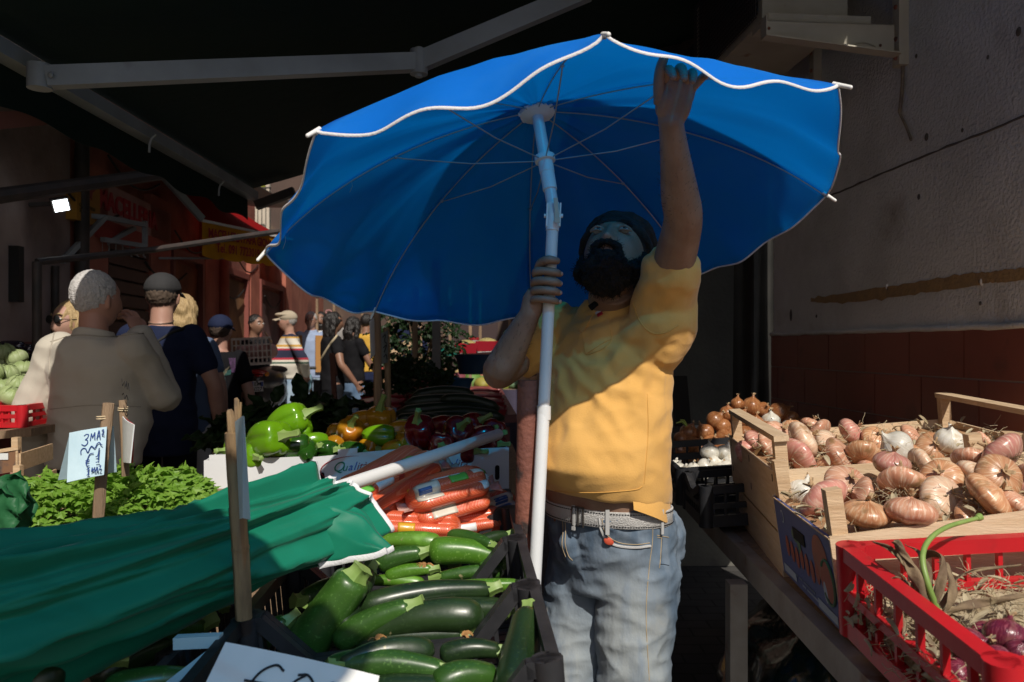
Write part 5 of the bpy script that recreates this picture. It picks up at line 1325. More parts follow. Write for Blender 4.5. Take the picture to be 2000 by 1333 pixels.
def gsurf(uu, vv):
    th = lerp(-180, 180, uu); x = interp(X1, th); u = vv
    L_ = GL + x * GK; s = u * L_; fr = min(1, s / GL)
    r = (lerp(interp(T0, th), interp(T1, th), sstep(.15, 1.0, u)) + gfold(u, th)) * GK
    if u > .9: r += .012 * sstep(.9, 1, u) * math.sin(R(th) * 9)
    a = R(th); sag = -.016 * math.sin(math.pi * u)
    return GA + gd * s + gp * (math.cos(a) * r) + gup * (math.sin(a) * r * .92) + UZ * sag
NU, NV = 150, 80
mb = MB()
outer = [gsurf((i % NU) / NU, j / (NV - 1)) for j in range(NV) for i in range(NU)]
mb.add(outer, [(j * NU + i, j * NU + (i + 1) % NU, (j + 1) * NU + (i + 1) % NU, (j + 1) * NU + i) for j in range(NV - 1) for i in range(NU)])
axis = [GA + gd * (GL * j / (NV - 1)) for j in range(NV)]
inner = []
for j in range(NV):
    for i in range(NU):
        p = outer[j * NU + i]; c = GA + gd * ((p - GA).dot(gd)) + UZ * 0; inner.append(p + (c - p) * (.03 if j < NV - 1 else .012))
k = len(inner); mb2 = MB().add(inner, [(j * NU + (i + 1) % NU, j * NU + i, (j + 1) * NU + i, (j + 1) * NU + (i + 1) % NU) for j in range(NV - 1) for i in range(NU)])
o_ = len(mb.v); mb.add(mb2.v, mb2.f); e0 = (NV - 1) * NU
mb.f += [(e0 + i, e0 + (i + 1) % NU, o_ + e0 + (i + 1) % NU, o_ + e0 + i) for i in range(NU)]
m_green = mat('green_awning_cloth', (.0015, .170, .098), .55, (.0012, .145, .082), 6, bump=.12, bscale=30, spec=.3, sheen=.1, c3=(.004, .2, .125), c3lo=.6, c3hi=.8, c3scale=2.5)
part('cloth', mb, m_green, gu, 180)
mb = MB(); hem = [gsurf(i / 150, 1.0) for i in range(151)]
mb.tube(hem, [(.0016, .0062)] * 151, 8, up=gd); part('hem_trim', mb, mtrim, gu, 60)
# a loose panel of the cloth hanging open at the end, over the bright zucchini
fa = [(640, 972, 1.50), (668, 980, 1.47), (714, 1001, 1.47), (738, 1040, 1.43), (766, 1072, 1.42)]
fb = [(520, 1030, 1.42), (555, 1068, 1.38), (600, 1105, 1.36), (645, 1120, 1.35), (690, 1112, 1.345)]
A_, B2 = catmull([P(p[0], p[1], p[2] * GK) for p in fa], 30), catmull([P(p[0], p[1], p[2] * GK) for p in fb], 30)
def flap(u, v):
    i = u * 29; k = min(28, int(i)); a = Vector(A_[k]).lerp(Vector(A_[k + 1]), i - k); b = Vector(B2[k]).lerp(Vector(B2[k + 1]), i - k)
    p = a.lerp(b, v); bul = .03 * math.sin(math.pi * v) * (1 - .4 * u)
    q = math.sin(v * 9 + u * 3.2); f = .010 * (1 - 1.7 * abs(q)) + .006 * mnoise.noise((u * 5, v * 5, 8))
    return p + (gp * .8 + UZ * .6) * ((bul + f) * math.sin(math.pi * min(1, v + .12)) * (1 - .6 * v)) - (gp * .10 + UZ * .01) * sstep(.35, 1, v)
mb = MB(); mb.sheet(flap, 60, 44, .0012); part('loose_panel', mb, m_green, gu, 180)
mb = MB(); mb.tube([flap(1, v) + Vector((.001, -.001, 0)) for v in np.linspace(0, 1, 30)], [(.0016, .0062)] * 30, 8); part('hem_trim', mb, mtrim, gu, 60)
PA, PB = P(560, 988, 1.47 * GK), P(972, 849, 2.60)
mb = MB(); mb.tube([PA, PB], .0172, 20); mb.tube([PB - (PB - PA).normalized() * .004, PB + (PB - PA).normalized() * .006], .0178, 18); part('pole', mb, mat('white_lacquer', (.74, .74, .72), .4, c3=(.4, .37, .33), c3lo=.7, c3hi=.8, c3scale=12), gu)

# stakes and price cards ------------------------------------
def stake(label, pts, rad, m, name='stake'):
    t = thing(name, label, 'stake', tuple(pts[0]))
    q = catmull([tuple(p) for p in pts], 16); mb = MB(); mb.tube([Vector(k) for k in q], [rad * (1 + .06 * mnoise.noise((i * .6, rad * 99, 1))) for i in range(16)], 12, prof=lambda a, i: 1 + .05 * math.cos(3 * a)); part('shaft', mb, m, t); return t
def card(parent_label, name, tl, tr, br, bl, m, th=.003, curl=.004, cat='price card'):
    t = thing(name, parent_label, cat, tuple(tl)); tl, tr, br, bl = map(Vector, (tl, tr, br, bl)); n = (tr - tl).cross(tl - bl).normalized()
    mb = MB(); mb.sheet(lambda u, v: tl.lerp(tr, u).lerp(bl.lerp(br, u), v) + n * curl * math.sin(math.pi * u) * (1 if v < 2 else 1), 10, 8, th); part('sheet', mb, m, t, 0); return t, tl, (tr - tl), (tl - bl), n
s1 = stake('bamboo stake with a split top standing at the corner of the second zucchini crate', [P(476, 1208, 1.42), P(471, 1100, 1.41), P(461, 950, 1.40), P(455, 845, 1.39)], .0145, M['bamboo'])
mb = MB(); mb.tube([P(453, 850, 1.39), P(449, 805, 1.39), P(448, 800, 1.39)], [.008, .0065, .004], 6); part('splinter', mb, M['bamboo'], s1)
mb = MB(); mb.tube([P(462, 850, 1.395), P(462, 782, 1.395), P(460, 778, 1.395)], [.005, .0045, .003], 6); mb.tube([P(468, 820, 1.398), P(470, 786, 1.398)], [.003, .002], 6); part('splinter', mb, M['bamboo'], s1)
mb = MB(); mb.tube([P(469.5, 1074, 1.408), P(469, 1068, 1.407)], .0156, 14); part('node', mb, M['bamboo'], s1)
c1 = thing('price_card', 'folded price card coloured as in blue light, seen edge-on on the split bamboo stake', 'price card', tuple(P(470, 900, 1.45)))
def foldc(u, v):
    if u < .5: a = P(460 + 10 * v * .9, lerp(824, 1014, v), 1.375); b = P(474, lerp(813, 1012, v), 1.29); return a.lerp(b, u * 2)
    b = P(474, lerp(813, 1012, v), 1.29); a = P(476 + 12 * v, lerp(815, 1016, v), 1.38); return b.lerp(a, u * 2 - 1)
mb = MB(); mb.sheet(foldc, 13, 10, .0022); part('sheet', mb, M['paperbluelit'], c1, 30)
s2 = stake('weathered square stake carrying the blue lettered price card in the parsley', [P(192, 1010, 1.78), P(200, 900, 1.78), P(212, 788, 1.78)], .0125, M['oldwood'])
mb = MB(); mb.tube([P(202.5, 821, 1.78) + Vector((math.cos(a) * .0145, math.sin(a) * .0145, .0008 * a)) for a in np.linspace(0, 12.5, 40)], .0014, 6); part('string', mb, M['string'], s2)
c2, o2, xd, yd, n2 = card('folded price card coloured as in blue light, with blue handwriting in the parsley', 'price_card', P(136, 846, 1.76), P(209, 834, 1.765), P(203, 928, 1.745), P(131, 943, 1.73), M['paperbluelit'])
mb = MB(); tl, bl = P(136, 846, 1.762), P(113, 938, 1.80); tr, br = P(222, 833, 1.80), P(228, 922, 1.84)
mb.sheet(lambda u, v: tl.lerp(tr, u).lerp(bl.lerp(br, u), v), 6, 6, .002); part('back_sheet', mb, M['paperbluelit'], c2, 0)
def W(px, py):                      # handwriting coordinates from the card itself
    tlx, tly = 136, 846; e1 = (73, -12); e2 = (-5, 97); dx, dy = px - tlx, py - tly; det = e1[0] * e2[1] - e1[1] * e2[0]
    return ((dx * e2[1] - dy * e2[0]) / det, -(e1[0] * dy - e1[1] * dx) / det)
def Z2(pts): return [W(90 + x / 6.06, 770 + y / 6.06) for x, y in pts]
hw = [Z2([(462, 505), (490, 485), (515, 490), (505, 525), (478, 548), (500, 555), (502, 590), (470, 620), (435, 605)]), Z2([(535, 560), (550, 475)]), Z2([(550, 475), (562, 525)]), Z2([(562, 525), (590, 462)]), Z2([(590, 462), (588, 545)]),
      Z2([(612, 545), (640, 440), (650, 535)]), Z2([(615, 505), (650, 500)]), Z2([(672, 440), (692, 428), (690, 460), (675, 490), (700, 495)]),
      Z2([(425, 725), (425, 680), (450, 652), (480, 655), (495, 690), (510, 695), (530, 650), (550, 625), (570, 640), (590, 648), (615, 600), (640, 580), (660, 605), (675, 612)]),
      Z2([(572, 708), (530, 720), (500, 780), (485, 830), (500, 862), (520, 855)]), Z2([(478, 800), (520, 785)]), Z2([(476, 825), (515, 812)]), Z2([(595, 755), (622, 735), (640, 650)]), Z2([(640, 650), (625, 790)]), Z2([(597, 818), (635, 808)]),
      Z2([(492, 905), (515, 885), (505, 965)]), Z2([(490, 968), (520, 958)]), Z2([(545, 930), (555, 880)]), Z2([(555, 880), (565, 915)]), Z2([(565, 915), (585, 875)]), Z2([(585, 875), (583, 925)]), Z2([(598, 925), (612, 872), (622, 915)]), Z2([(602, 902), (620, 900)]), Z2([(632, 865), (655, 858), (640, 905), (655, 905)])]
strokes('handwriting', hw, o2 + n2 * .0045, xd, yd, .0019, M['inkblue'], c2)
s3 = stake('pale thin stake with a string band standing behind the blue lettered card', [P(245, 930, 2.02), P(243, 860, 2.02), P(239, 782, 2.02)], .0095, M['oldwood'])
mb = MB(); mb.tube([P(240, 795, 2.02) + Vector((math.cos(a) * .0115, math.sin(a) * .0115, -.0008 * a)) for a in np.linspace(0, 12.5, 40)], .0013, 6); part('string', mb, M['string'], s3)
c3, o3, xd3, yd3, n3 = card('white folded price card turned away on the pale thin stake', 'price_card', P(240, 814, 2.0), P(262, 830, 1.90), P(254, 905, 1.90), P(241, 902, 2.0), M['paper'])
mb = MB(); tl3, tr3, br3, bl3 = P(240, 814, 2.003), P(262, 830, 1.903), P(259, 905, 1.95), P(250, 905, 2.05)
mb.sheet(lambda u, v: tl3.lerp(tr3, u).lerp(bl3.lerp(br3, u), v), 6, 6, .002); part('back_sheet', mb, mat('red_striped_card', (.5, .05, .06), .8), c3, 0)
strokes('handwriting', [[(.15, .86), (.2, .72), (.32, .8)], [(.4, .84), (.42, .7)], [(.42, .84), (.5, .74), (.58, .85), (.6, .7)], [(.68, .7), (.76, .84), (.84, .7)], [(.15, .5), (.3, .56), (.4, .46), (.55, .55), (.7, .48)], [(.3, .3), (.36, .24)], [(.2, .12), (.3, .2), (.5, .1), (.7, .18)]], o3 + n3 * .004, xd3, yd3, .003, M['inkblack'], c3)
# price card lying at the bottom edge
tlp, trp = P(441, 1256, 1.13), P(741, 1322, 1.10); dn = Vector((0, -.55, -.45)).normalized() * .13
pc, o4, xd4, yd4, n4 = card('white handwritten euro price card at the front of the nearest zucchini crate', 'price_card', tlp, trp, trp + dn + Vector((-.012, 0, 0)), tlp + dn + Vector((-.022, 0, 0)), M['paper'], .004)
# its marker strokes are laid out in the card's own frame
def euro(x, y, s): return [[(x + .11 * s, y + .26 * s), (x + .07 * s, y + .29 * s), (x + .02 * s, y + .22 * s), (x, y + .1 * s), (x + .02 * s, y), (x + .07 * s, y - .05 * s), (x + .12 * s, y - .02 * s)], [(x - .03 * s, y + .14 * s), (x + .08 * s, y + .15 * s)], [(x - .03 * s, y + .07 * s), (x + .08 * s, y + .08 * s)]]
def zero(x, y, s): return [[(x + .05 * s, y + .28 * s), (x + .01 * s, y + .2 * s), (x + .01 * s, y + .05 * s), (x + .05 * s, y), (x + .1 * s, y + .05 * s), (x + .1 * s, y + .2 * s), (x + .06 * s, y + .28 * s), (x + .02 * s, y + .27 * s)]]
hw4 = euro(.27, .42, 1.5) + zero(.50, .40, 1.5) + [[(.665, .42), (.675, .36)]] + [[(.80, .74), (.75, .80), (.71, .72), (.74, .64), (.79, .68), (.80, .77), (.795, .52), (.77, .42)]] + zero(.86, .42, 1.3)
strokes('handwriting', hw4, o4 - yd4 + n4 * .0065, xd4, yd4, .0032, M['inkblack'], pc)

# parsley heap: real small leaves
def leaf_mesh(mb, c, d, n, ln, wd):
    """three-lobed leaf bent along its length"""
    d = d.normalized(); s = d.cross(n).normalized(); n = s.cross(d)
    pts = [(0, 0), (.22, .35), (.12, .62), (.42, .5), (.60, .62), (.66, .32), (1, 0), (.66, -.32), (.60, -.62), (.42, -.5), (.12, -.62), (.22, -.35)]
    vs = [c + d * ln * .45 + n * .004] + [c + d * ln * x + s * wd * y - n * (ln * .28 * x * x + abs(y) * wd * .22) for x, y in pts]
    mb.add(vs, [(0, i + 1, (i + 1) % 12 + 1) for i in range(12)])
mb = MB(); hc_ = P(195, 1000, 2.14)
def heap_top(x, y):
    q = ((x - hc_.x) / .36) ** 2 + ((y - hc_.y) / .34) ** 2; return hc_.z - .04 + .135 * max(0, 1 - q) ** .6 + .045 * mnoise.noise((x * 8, y * 8, 0)) + .02 * mnoise.noise((x * 22, y * 22, 3))
for i in range(4600):
    a = rnd.uniform(0, 6.283); r = math.sqrt(rnd.random()); x, y = hc_.x + .36 * r * math.cos(a), hc_.y + .34 * r * math.sin(a)
    z = heap_top(x, y) - rnd.random() ** 2 * .05; out = Vector((math.cos(a) * r * .8 + rnd.uniform(-.5, .5), math.sin(a) * r * .8 + rnd.uniform(-.7, .3), rnd.uniform(-.2, .6)))
    leaf_mesh(mb, Vector((x, y, z)), out, Vector((rnd.uniform(-.6, .6), rnd.uniform(-.8, .4), 1)), rnd.uniform(.018, .040), rnd.uniform(.011, .022))
for i in range(300):
    a = rnd.uniform(0, 6.283); r = math.sqrt(rnd.random()); x, y = hc_.x + .34 * r * math.cos(a), hc_.y + .32 * r * math.sin(a); z = heap_top(x, y)
    mb.tube([(x, y, z - .05), (x + rnd.uniform(-.02, .02), y + rnd.uniform(-.02, .02), z + .006)], .0012, 4)
def leafmat(name, c, c2, tr, sc=30):
    m = cloth_trans(name, c, .35, tr, rough=.45, scale=sc, c2=c2); return m
solo('parsley', mb, leafmat('parsley_leaves', (.17, .33, .04), (.30, .46, .09), (.32, .56, .05)), 'heap of fresh green parsley behind the folded green umbrella', 'parsley', kind='stuff', smooth=0)
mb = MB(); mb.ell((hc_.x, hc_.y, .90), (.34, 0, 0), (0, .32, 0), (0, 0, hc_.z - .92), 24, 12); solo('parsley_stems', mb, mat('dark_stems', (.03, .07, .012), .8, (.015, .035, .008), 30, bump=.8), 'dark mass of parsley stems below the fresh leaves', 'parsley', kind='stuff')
def bigleaf(mb, c, d, n, ln, wd, seed):
    d = d.normalized(); s = d.cross(n).normalized(); n = s.cross(d)
    def f(u, v):
        w_ = wd * math.sin(math.pi * min(1, .08 + v * .95)) ** .7; x = (u - .5) * 2
        return c + d * ln * v + s * w_ * x + n * (.25 * wd * abs(x) + .010 * math.sin(v * 16 + x * 3 + seed) * abs(x) - .6 * ln * v * v * .5 + .006 * mnoise.noise((u * 6, v * 6, seed)))
    mb.sheet(f, 9, 14, .0012)
mb = MB()
for i, (x, y, d) in enumerate(((-30, 985, 1.6), (5, 975, 1.62), (-10, 1010, 1.55), (18, 1000, 1.66))):
    bigleaf(mb, P(x, y + 30, d), Vector((rnd.uniform(-.3, .5), -.2, 1)), Vector((.2, -1, .3)), .09, .045, i)
solo('lettuce', mb, leafmat('lettuce_leaves', (.03, .16, .06), (.05, .2, .08), (.04, .25, .08), 12), 'blue-green leafy lettuce at the left edge beside the parsley', 'lettuce', smooth=180)
mb = MB(); mb.box((-1.75, 1.55, .55), (.95, .05, 0), (-.05, 1.3, 0), (0, 0, .40)); solo('side_table', mb, M['oldwood'], 'wooden side bench under the parsley at the left of the stall', 'table', smooth=0)

# carrot bags ------------------------------------------------
def carrotmat():
    def f(N, L, b):
        tc = N.new('ShaderNodeTexCoord')
        def wave(rot, sc):
            mp = N.new('ShaderNodeMapping'); mp.inputs['Rotation'].default_value = rot; L.new(tc.outputs['UV' if False else 'Object'], mp.inputs[0])
            w_ = N.new('ShaderNodeTexWave'); w_.inputs['Scale'].default_value = sc; w_.inputs['Distortion'].default_value = 0; L.new(mp.outputs[0], w_.inputs['Vector']); return w_.outputs['Fac']
        mx = N.new('ShaderNodeMath'); mx.operation = 'MAXIMUM'; L.new(wave((0, R(30), R(40)), 80), mx.inputs[0]); L.new(wave((0, R(-30), R(-40)), 80), mx.inputs[1])
        r = N.new('ShaderNodeMapRange'); r.inputs['From Min'].default_value = .80; r.inputs['From Max'].default_value = .93; L.new(mx.outputs[0], r.inputs['Value'])
        n = N.new('ShaderNodeTexNoise'); n.inputs['Scale'].default_value = 10; L.new(tc.outputs['Object'], n.inputs['Vector'])
        x1 = N.new('ShaderNodeMix'); x1.data_type = 'RGBA'; x1.inputs[6].default_value = (.70, .085, .016, 1); x1.inputs[7].default_value = (.52, .045, .012, 1); L.new(n.outputs['Fac'], x1.inputs[0])
        x2 = N.new('ShaderNodeMix'); x2.data_type = 'RGBA'; x2.inputs[7].default_value = (.72, .20, .10, 1); L.new(r.outputs[0], x2.inputs[0]); L.new(x1.outputs[2], x2.inputs[6]); L.new(x2.outputs[2], b.inputs['Base Color'])
        b.inputs['Coat Weight'].default_value = .6; b.inputs['Coat Roughness'].default_value = .12
        n2_ = N.new('ShaderNodeTexNoise'); n2_.inputs['Scale'].default_value = 45; n2_.inputs['Detail'].default_value = 5; L.new(tc.outputs['Object'], n2_.inputs['Vector']); bp = N.new('ShaderNodeBump'); bp.inputs['Strength'].default_value = .25; bp.inputs['Distance'].default_value = .006; L.new(n2_.outputs['Fac'], bp.inputs['Height']); L.new(bp.outputs[0], b.inputs['Coat Normal'])
    return node_mat('carrot_net', f, .45)
MC = carrotmat(); m_lab = mat('bag_label', (.66, .60, .50), .4, (.55, .5, .42), 20, coat=.5); m_labg = mat('bag_label_green', (.12, .42, .05), .4, coat=.5); m_laby = mat('bag_label_yellow', (.62, .34, .02), .4, coat=.4); m_labw = mat('bag_sticker', (.72, .73, .72), .4)
m_labr = mat('bag_print_red', (.45, .04, .03), .4); m_labb = mat('bag_print_blue', (.03, .09, .3), .4); m_wrap = mat('clear_wrap_tail', (.5, .22, .18), .25, (.6, .4, .34), 30, coat=.7, bump=.5, bscale=40)
def carrot_bag(a, b, w_, h, label, roll=0, labels=(), nc=7):
    a, b = Vector(a), Vector(b); d = (b - a); ln = d.length; d.normalize(); s = d.cross(UZ).normalized(); s = Matrix.Rotation(roll, 3, d) @ s; u_ = s.cross(d)
    t = thing('carrot_bag', label, 'carrot bag', tuple(a), 'net bags of carrots')
    def f(u, v):
        th = u * 2 * math.pi; x = math.cos(th); y = math.sin(th)
        e = min(1, min(v, 1 - v) / .16); e = math.sqrt(max(.06, 1 - (1 - e) ** 2))
        bump = 1 + .16 * abs(math.sin(th * nc * .5 + .3)) - .20 * abs(math.cos(th * nc * .5 + .3)) ** 8
        bump += .05 * mnoise.noise((u * 5, v * 6, ln * 40))
        X = math.copysign(abs(x) ** .8, x) * w_ * e * bump; Y = math.copysign(abs(y) ** .85, y) * h * (e ** .6) * bump
        return a + d * ln * v + s * X + u_ * Y
    mb = MB(); mb.grid(f, 64, 40, True); nU = 64
    mb.f.append(tuple(range(nU - 1, -1, -1))); mb.f.append(tuple(39 * nU + i for i in range(nU))); net = part('net', mb, MC, t, 180)
    for (e, q) in ((0, -1), (1, 1)):
        c = a.lerp(b, e)
        mb = MB(); mb.sheet(lambda uu, vv: c + d * q * (.034 * vv - .006) + s * (uu - .5) * w_ * (1.0 + .7 * vv) + u_ * (.012 * math.sin(uu * 9 + q) * vv), 18, 6, .0014); part('wrap_end', mb, m_wrap, t, 180)
    for (u0, u1, v0, v1, mm) in labels:
        mb = MB(); 
        def g_(x, y):
            p = f(lerp(u0, u1, x), lerp(v0, v1, y)); c = a + d * (p - a).dot(d); return p + (p - c).normalized() * .0018
        mb.sheet(g_, 10, 8, .0008); part('label', mb, mm, t, 180)
    return t
# around angle: u = .25 is the top; u = 0 / .5 the sides
LBL = [(.20, .30, .12, .34, m_lab), (.13, .19, .2, .36, m_labw), (.30, .36, .5, .64, m_labg), (.20, .26, .7, .8, m_labr), (.05, .09, .45, .8, m_laby)]
carrot_bag(P(672, 1000, 2.16), P(838, 905, 2.40), .082, .060, 'sunlit carrot bag with a yellow tag lying slanted under the white pole', .25, [(.02, .06, .45, .82, m_laby), (.16, .24, .06, .2, m_labg), (.14, .21, .24, .42, m_labw), (.17, .25, .46, .58, m_lab), (.14, .18, .48, .54, m_labr), (.2, .25, .66, .74, m_labg), (-.06, .02, .14, .30, m_wrap), (.0, .22, .90, .97, m_lab)])
carrot_bag(P(796, 990, 2.20), P(948, 948, 2.30), .070, .055, 'carrot bag with green and white stickers in front at the right of the pile', .15, [(.08, .22, .06, .36, m_lab), (.12, .18, .10, .26, m_labb), (.16, .24, .50, .72, m_labg), (.05, .13, .84, .96, m_labw), (.22, .26, .3, .66, m_labw), (.19, .25, .80, .95, m_lab), (-.05, .0, .2, .5, m_lab)])
carrot_bag(P(806, 956, 2.40), P(952, 944, 2.46), .065, .046, 'carrot bag lying behind the front right one before the white box', .1, [(.1, .2, .3, .5, m_lab), (.1, .17, .56, .62, m_labr), (.16, .22, .85, .95, m_labg)])
carrot_bag(P(722, 1032, 2.20), P(900, 1040, 2.22), .07, .05, 'carrot bag lying low behind the bars of its crate at the left', 0, [(.0, .12, .1, .22, m_lab), (-.02, .1, .32, .5, m_laby)])
carrot_bag(P(850, 1042, 2.26), P(985, 1022, 2.30), .06, .046, 'carrot bag lying low behind the bars of its crate at the right', 0, [(-.02, .08, .3, .55, m_labw)])
carrot_bag(P(930, 1010, 2.34), P(1000, 985, 2.42), .05, .045, 'carrot bag with blue print beside the rusty post', .2, [(.05, .25, .2, .85, m_lab), (.09, .2, .35, .7, m_labb), (.0, .05, .5, .8, m_labg)])
carrot_bag(P(790, 938, 2.52), P(872, 912, 2.58), .06, .045, 'carrot bag in shade behind the white pole', .1, [(.1, .3, .3, .7, m_lab), (.15, .25, .4, .6, m_labb), (.05, .1, .2, .5, m_labr)])

# white cardboard boxes --------------------------------------
m_box = mat('white_cardboard', (.68, .70, .72), .75, (.62, .64, .66), 4, bump=.05, bscale=30); m_boxin = mat('brown_cardboard', (.34, .22, .12), .85)
m_qr = mat('print_red', (.32, .015, .03), .6); m_qg = mat('print_green', (.01, .22, .12), .6); m_qb = mat('print_blue', (.02, .10, .42), .6)
def carton(label, fl, fr, depth, H, prints=True, holes=True, tab=(.28, .48)):
    fl, fr = Vector(fl), Vector(fr); ax = fr - fl; Wd = ax.length; ax.normalize(); ay = UZ.cross(ax).normalized(); th = .006
    t = thing('cardboard_box', label, 'box', tuple(fl), 'white cardboard boxes of peppers'); b0 = fl - UZ * H
    mb = MB(); mb.box(b0, ax * Wd, ay * th, UZ * H)
    if tab: mb.box(fl + ax * Wd * tab[0] + UZ * .0002, ax * Wd * (tab[1] - tab[0]), ay * th, UZ * .018)
    part('front_panel', mb, m_box, t, 0)
    mb = MB(); mb.box(b0 + ay * depth, ax * Wd, ay * th, UZ * H); part('back_panel', mb, m_box, t, 0)
    for s in (0, 1): mb = MB(); mb.box(b0 + ay * (th + .0005) + ax * (s * (Wd - th)), ax * th, ay * (depth - th - .001), UZ * (H - .003)); part('side_panel', mb, m_box, t, 0)
    mb = MB(); mb.box(b0 + ay * .007 + ax * .007, ax * (Wd - .014), ay * (depth - .014), UZ * .006); part('bottom', mb, m_boxin, t, 0)
    if holes:
        for s in (.12, .88):
            mb = MB(); c = b0 + ax * Wd * s + UZ * H * .48 - ay * .001; mb.tube([c - UZ * .018, c + UZ * .018], [(.008, .0012)] * 2, 12, up=ay); mb.ell(c - UZ * .018, ax * .008, ay * .0012, UZ * .008, 12, 6); mb.ell(c + UZ * .018, ax * .008, ay * .0012, UZ * .008, 12, 6); part('hand_hole', mb, M['hole'], t)
    if prints:
        o = fl + ax * Wd * .22 - UZ * .060 - ay * .0012
        x = 0
        for ch, mm, sz, adv in (('Q', m_qg, .050, .034), ('u', m_qg, .038, .021), ('a', m_qb, .038, .019), ('l', m_qb, .042, .011), ('i', m_qr, .038, .009), ('t', m_qr, .038, .012), ('à', m_qr, .038, .02)):
            text('lettering', ch, sz, o + ax * x, ax, UZ, mm, t, .0006, shear=.35); x += adv
        c = o + ax * .062 + UZ * .008
        mb = MB(); arc = [c + ax * (.102 * math.cos(a)) + UZ * (.043 * math.sin(a)) for a in np.linspace(1.25, 4.4, 40)]; mb.tube(arc, [.0004 + .0016 * math.sin(math.pi * i / 39) for i in range(40)], 5); part('printed_ellipse', mb, m_qr, t)
    return t
carton('white cardboard box of green peppers at the left end of the row', P(398, 900, 2.78), P(602, 892, 2.84), .42, .15, False, False, (.05, .42))
carton('white cardboard box printed Qualità with yellow and green peppers, middle of the row', P(606, 894, 2.84), P(795, 876, 2.92), .42, .16)
carton('white cardboard box printed Qualità with red peppers beside the rusty post', P(800, 884, 2.72), P(994, 874, 2.78), .42, .165)

# peppers ---------------------------------------------------
def pepper_proto(name, m, lob, ln, seed):
    t = thing(name, 'pepper', 'pepper', (0, 0, 0)); prof = []
    for i in range(26):
        s = i / 25; r = (math.sin(math.pi * min(1, (s * .93 + .07)) ) ** .42) * (1 - .22 * s) * .043
        if s < .14: r *= .55 + .45 * s / .14
        z = ln * (1 - s)
        if s < .1: z = ln * (1 - s) - .010 * (1 - s / .1)
        prof.append((max(r, .0012), z))
    def fn(a, r, z):
        q = abs(math.sin(a * lob / 2 + seed)) ** .7; k = .80 + .24 * q + .05 * mnoise.noise((math.cos(a) * 2, math.sin(a) * 2, z * 20 + seed))
        return r * k, z + .006 * (q - .5) * (1 - z / ln) - .003 * q * (z / ln)
    mb = MB(); mb.lathe(prof, 48, fn); part('flesh', mb, m, t, 180)
    mb = MB(); c = Vector((0, 0, ln - .012)); mb.tube([c, c + Vector((.001, 0, .010)), c + Vector((.004, 0, .022)), c + Vector((.010, 0, .038)), c + Vector((.011, 0, .040))], [.013, .008, .006, .0075, .004], 10, prof=lambda a, i: 1 + .15 * math.cos(5 * a)); part('stem', mb, M['stemgreen'], t); return t
def glossy(name, c, c2, c3=None, **k): return mat(name, c, .22, c2, 12, coat=.3, coatr=.08, rand=.10, c3=c3, **k)
PG = [pepper_proto('green_pepper', glossy('pepper_green', (.13, .30, .006), (.09, .24, .006)), 4, .115, .3), pepper_proto('green_pepper', glossy('pepper_dark_green', (.012, .055, .006), (.025, .09, .008)), 3, .12, 1.1)]
PY = [pepper_proto('yellow_pepper', glossy('pepper_yellow', (.48, .25, .01), (.40, .17, .008), c3=(.14, .24, .01), c3lo=.58, c3hi=.7, c3scale=9), 4, .10, .9), pepper_proto('orange_pepper', glossy('pepper_orange', (.45, .15, .008), (.36, .2, .01), c3=(.05, .12, .008), c3lo=.6, c3hi=.7, c3scale=8), 4, .105, 2.0)]
PR = [pepper_proto('red_pepper', glossy('pepper_red', (.20, .006, .008), (.14, .004, .007)), 4, .11, .2), pepper_proto('red_pepper', glossy('pepper_dark_red', (.13, .005, .007), (.19, .006, .008)), 3, .105, 1.4)]
def peppers(protos, lst, group, base):
    for i, q in enumerate(lst):
        px, py, d, r, k, tl, yw = q[:7]; lab = q[7] if len(q) > 7 else base
        p = P(px, py, d); sc = (r / F * d) / .043; rot = (R(tl), 0, R(yw)); h = Matrix.Rotation(R(yw), 3, 'Z') @ (Matrix.Rotation(R(tl), 3, 'X') @ Vector((0, 0, .05 * sc)))
        o = put(protos[k], p - h, rot, lab, group, sc)
gA = 'green peppers in the left box'
peppers(PG, [(518, 860, 2.86, 42, 0, 78, 55, 'big bright green pepper in front with its stem to the right'), (556, 828, 2.98, 38, 0, 65, 80, 'bright yellow-green pepper on top of the heap of green peppers'), (560, 878, 2.88, 34, 1, 85, 100, 'dark green pepper low in front of the green heap'), (500, 888, 2.87, 30, 0, 90, 20, 'bright green pepper at the front left corner of the box'),
             (592, 850, 3.0, 22, 0, 40, 10, 'small knobbly bright green pepper right of the top one'), (607, 866, 2.95, 26, 0, 95, 120, 'bright green pepper lying at the right end of the green heap'), (598, 885, 2.88, 28, 1, 80, 200, 'dark green pepper beside the orange peppers'), (630, 880, 2.95, 24, 1, 85, 60, 'dark green pepper wedged next to the first orange pepper'), (535, 870, 3.08, 36, 1, 80, 30, 'dark green pepper at the back of the green heap'), (480, 880, 3.0, 32, 0, 85, -40, 'green pepper at the back left, behind the bamboo stake')], gA, 'green pepper')
gB = 'yellow and orange peppers in the middle box'
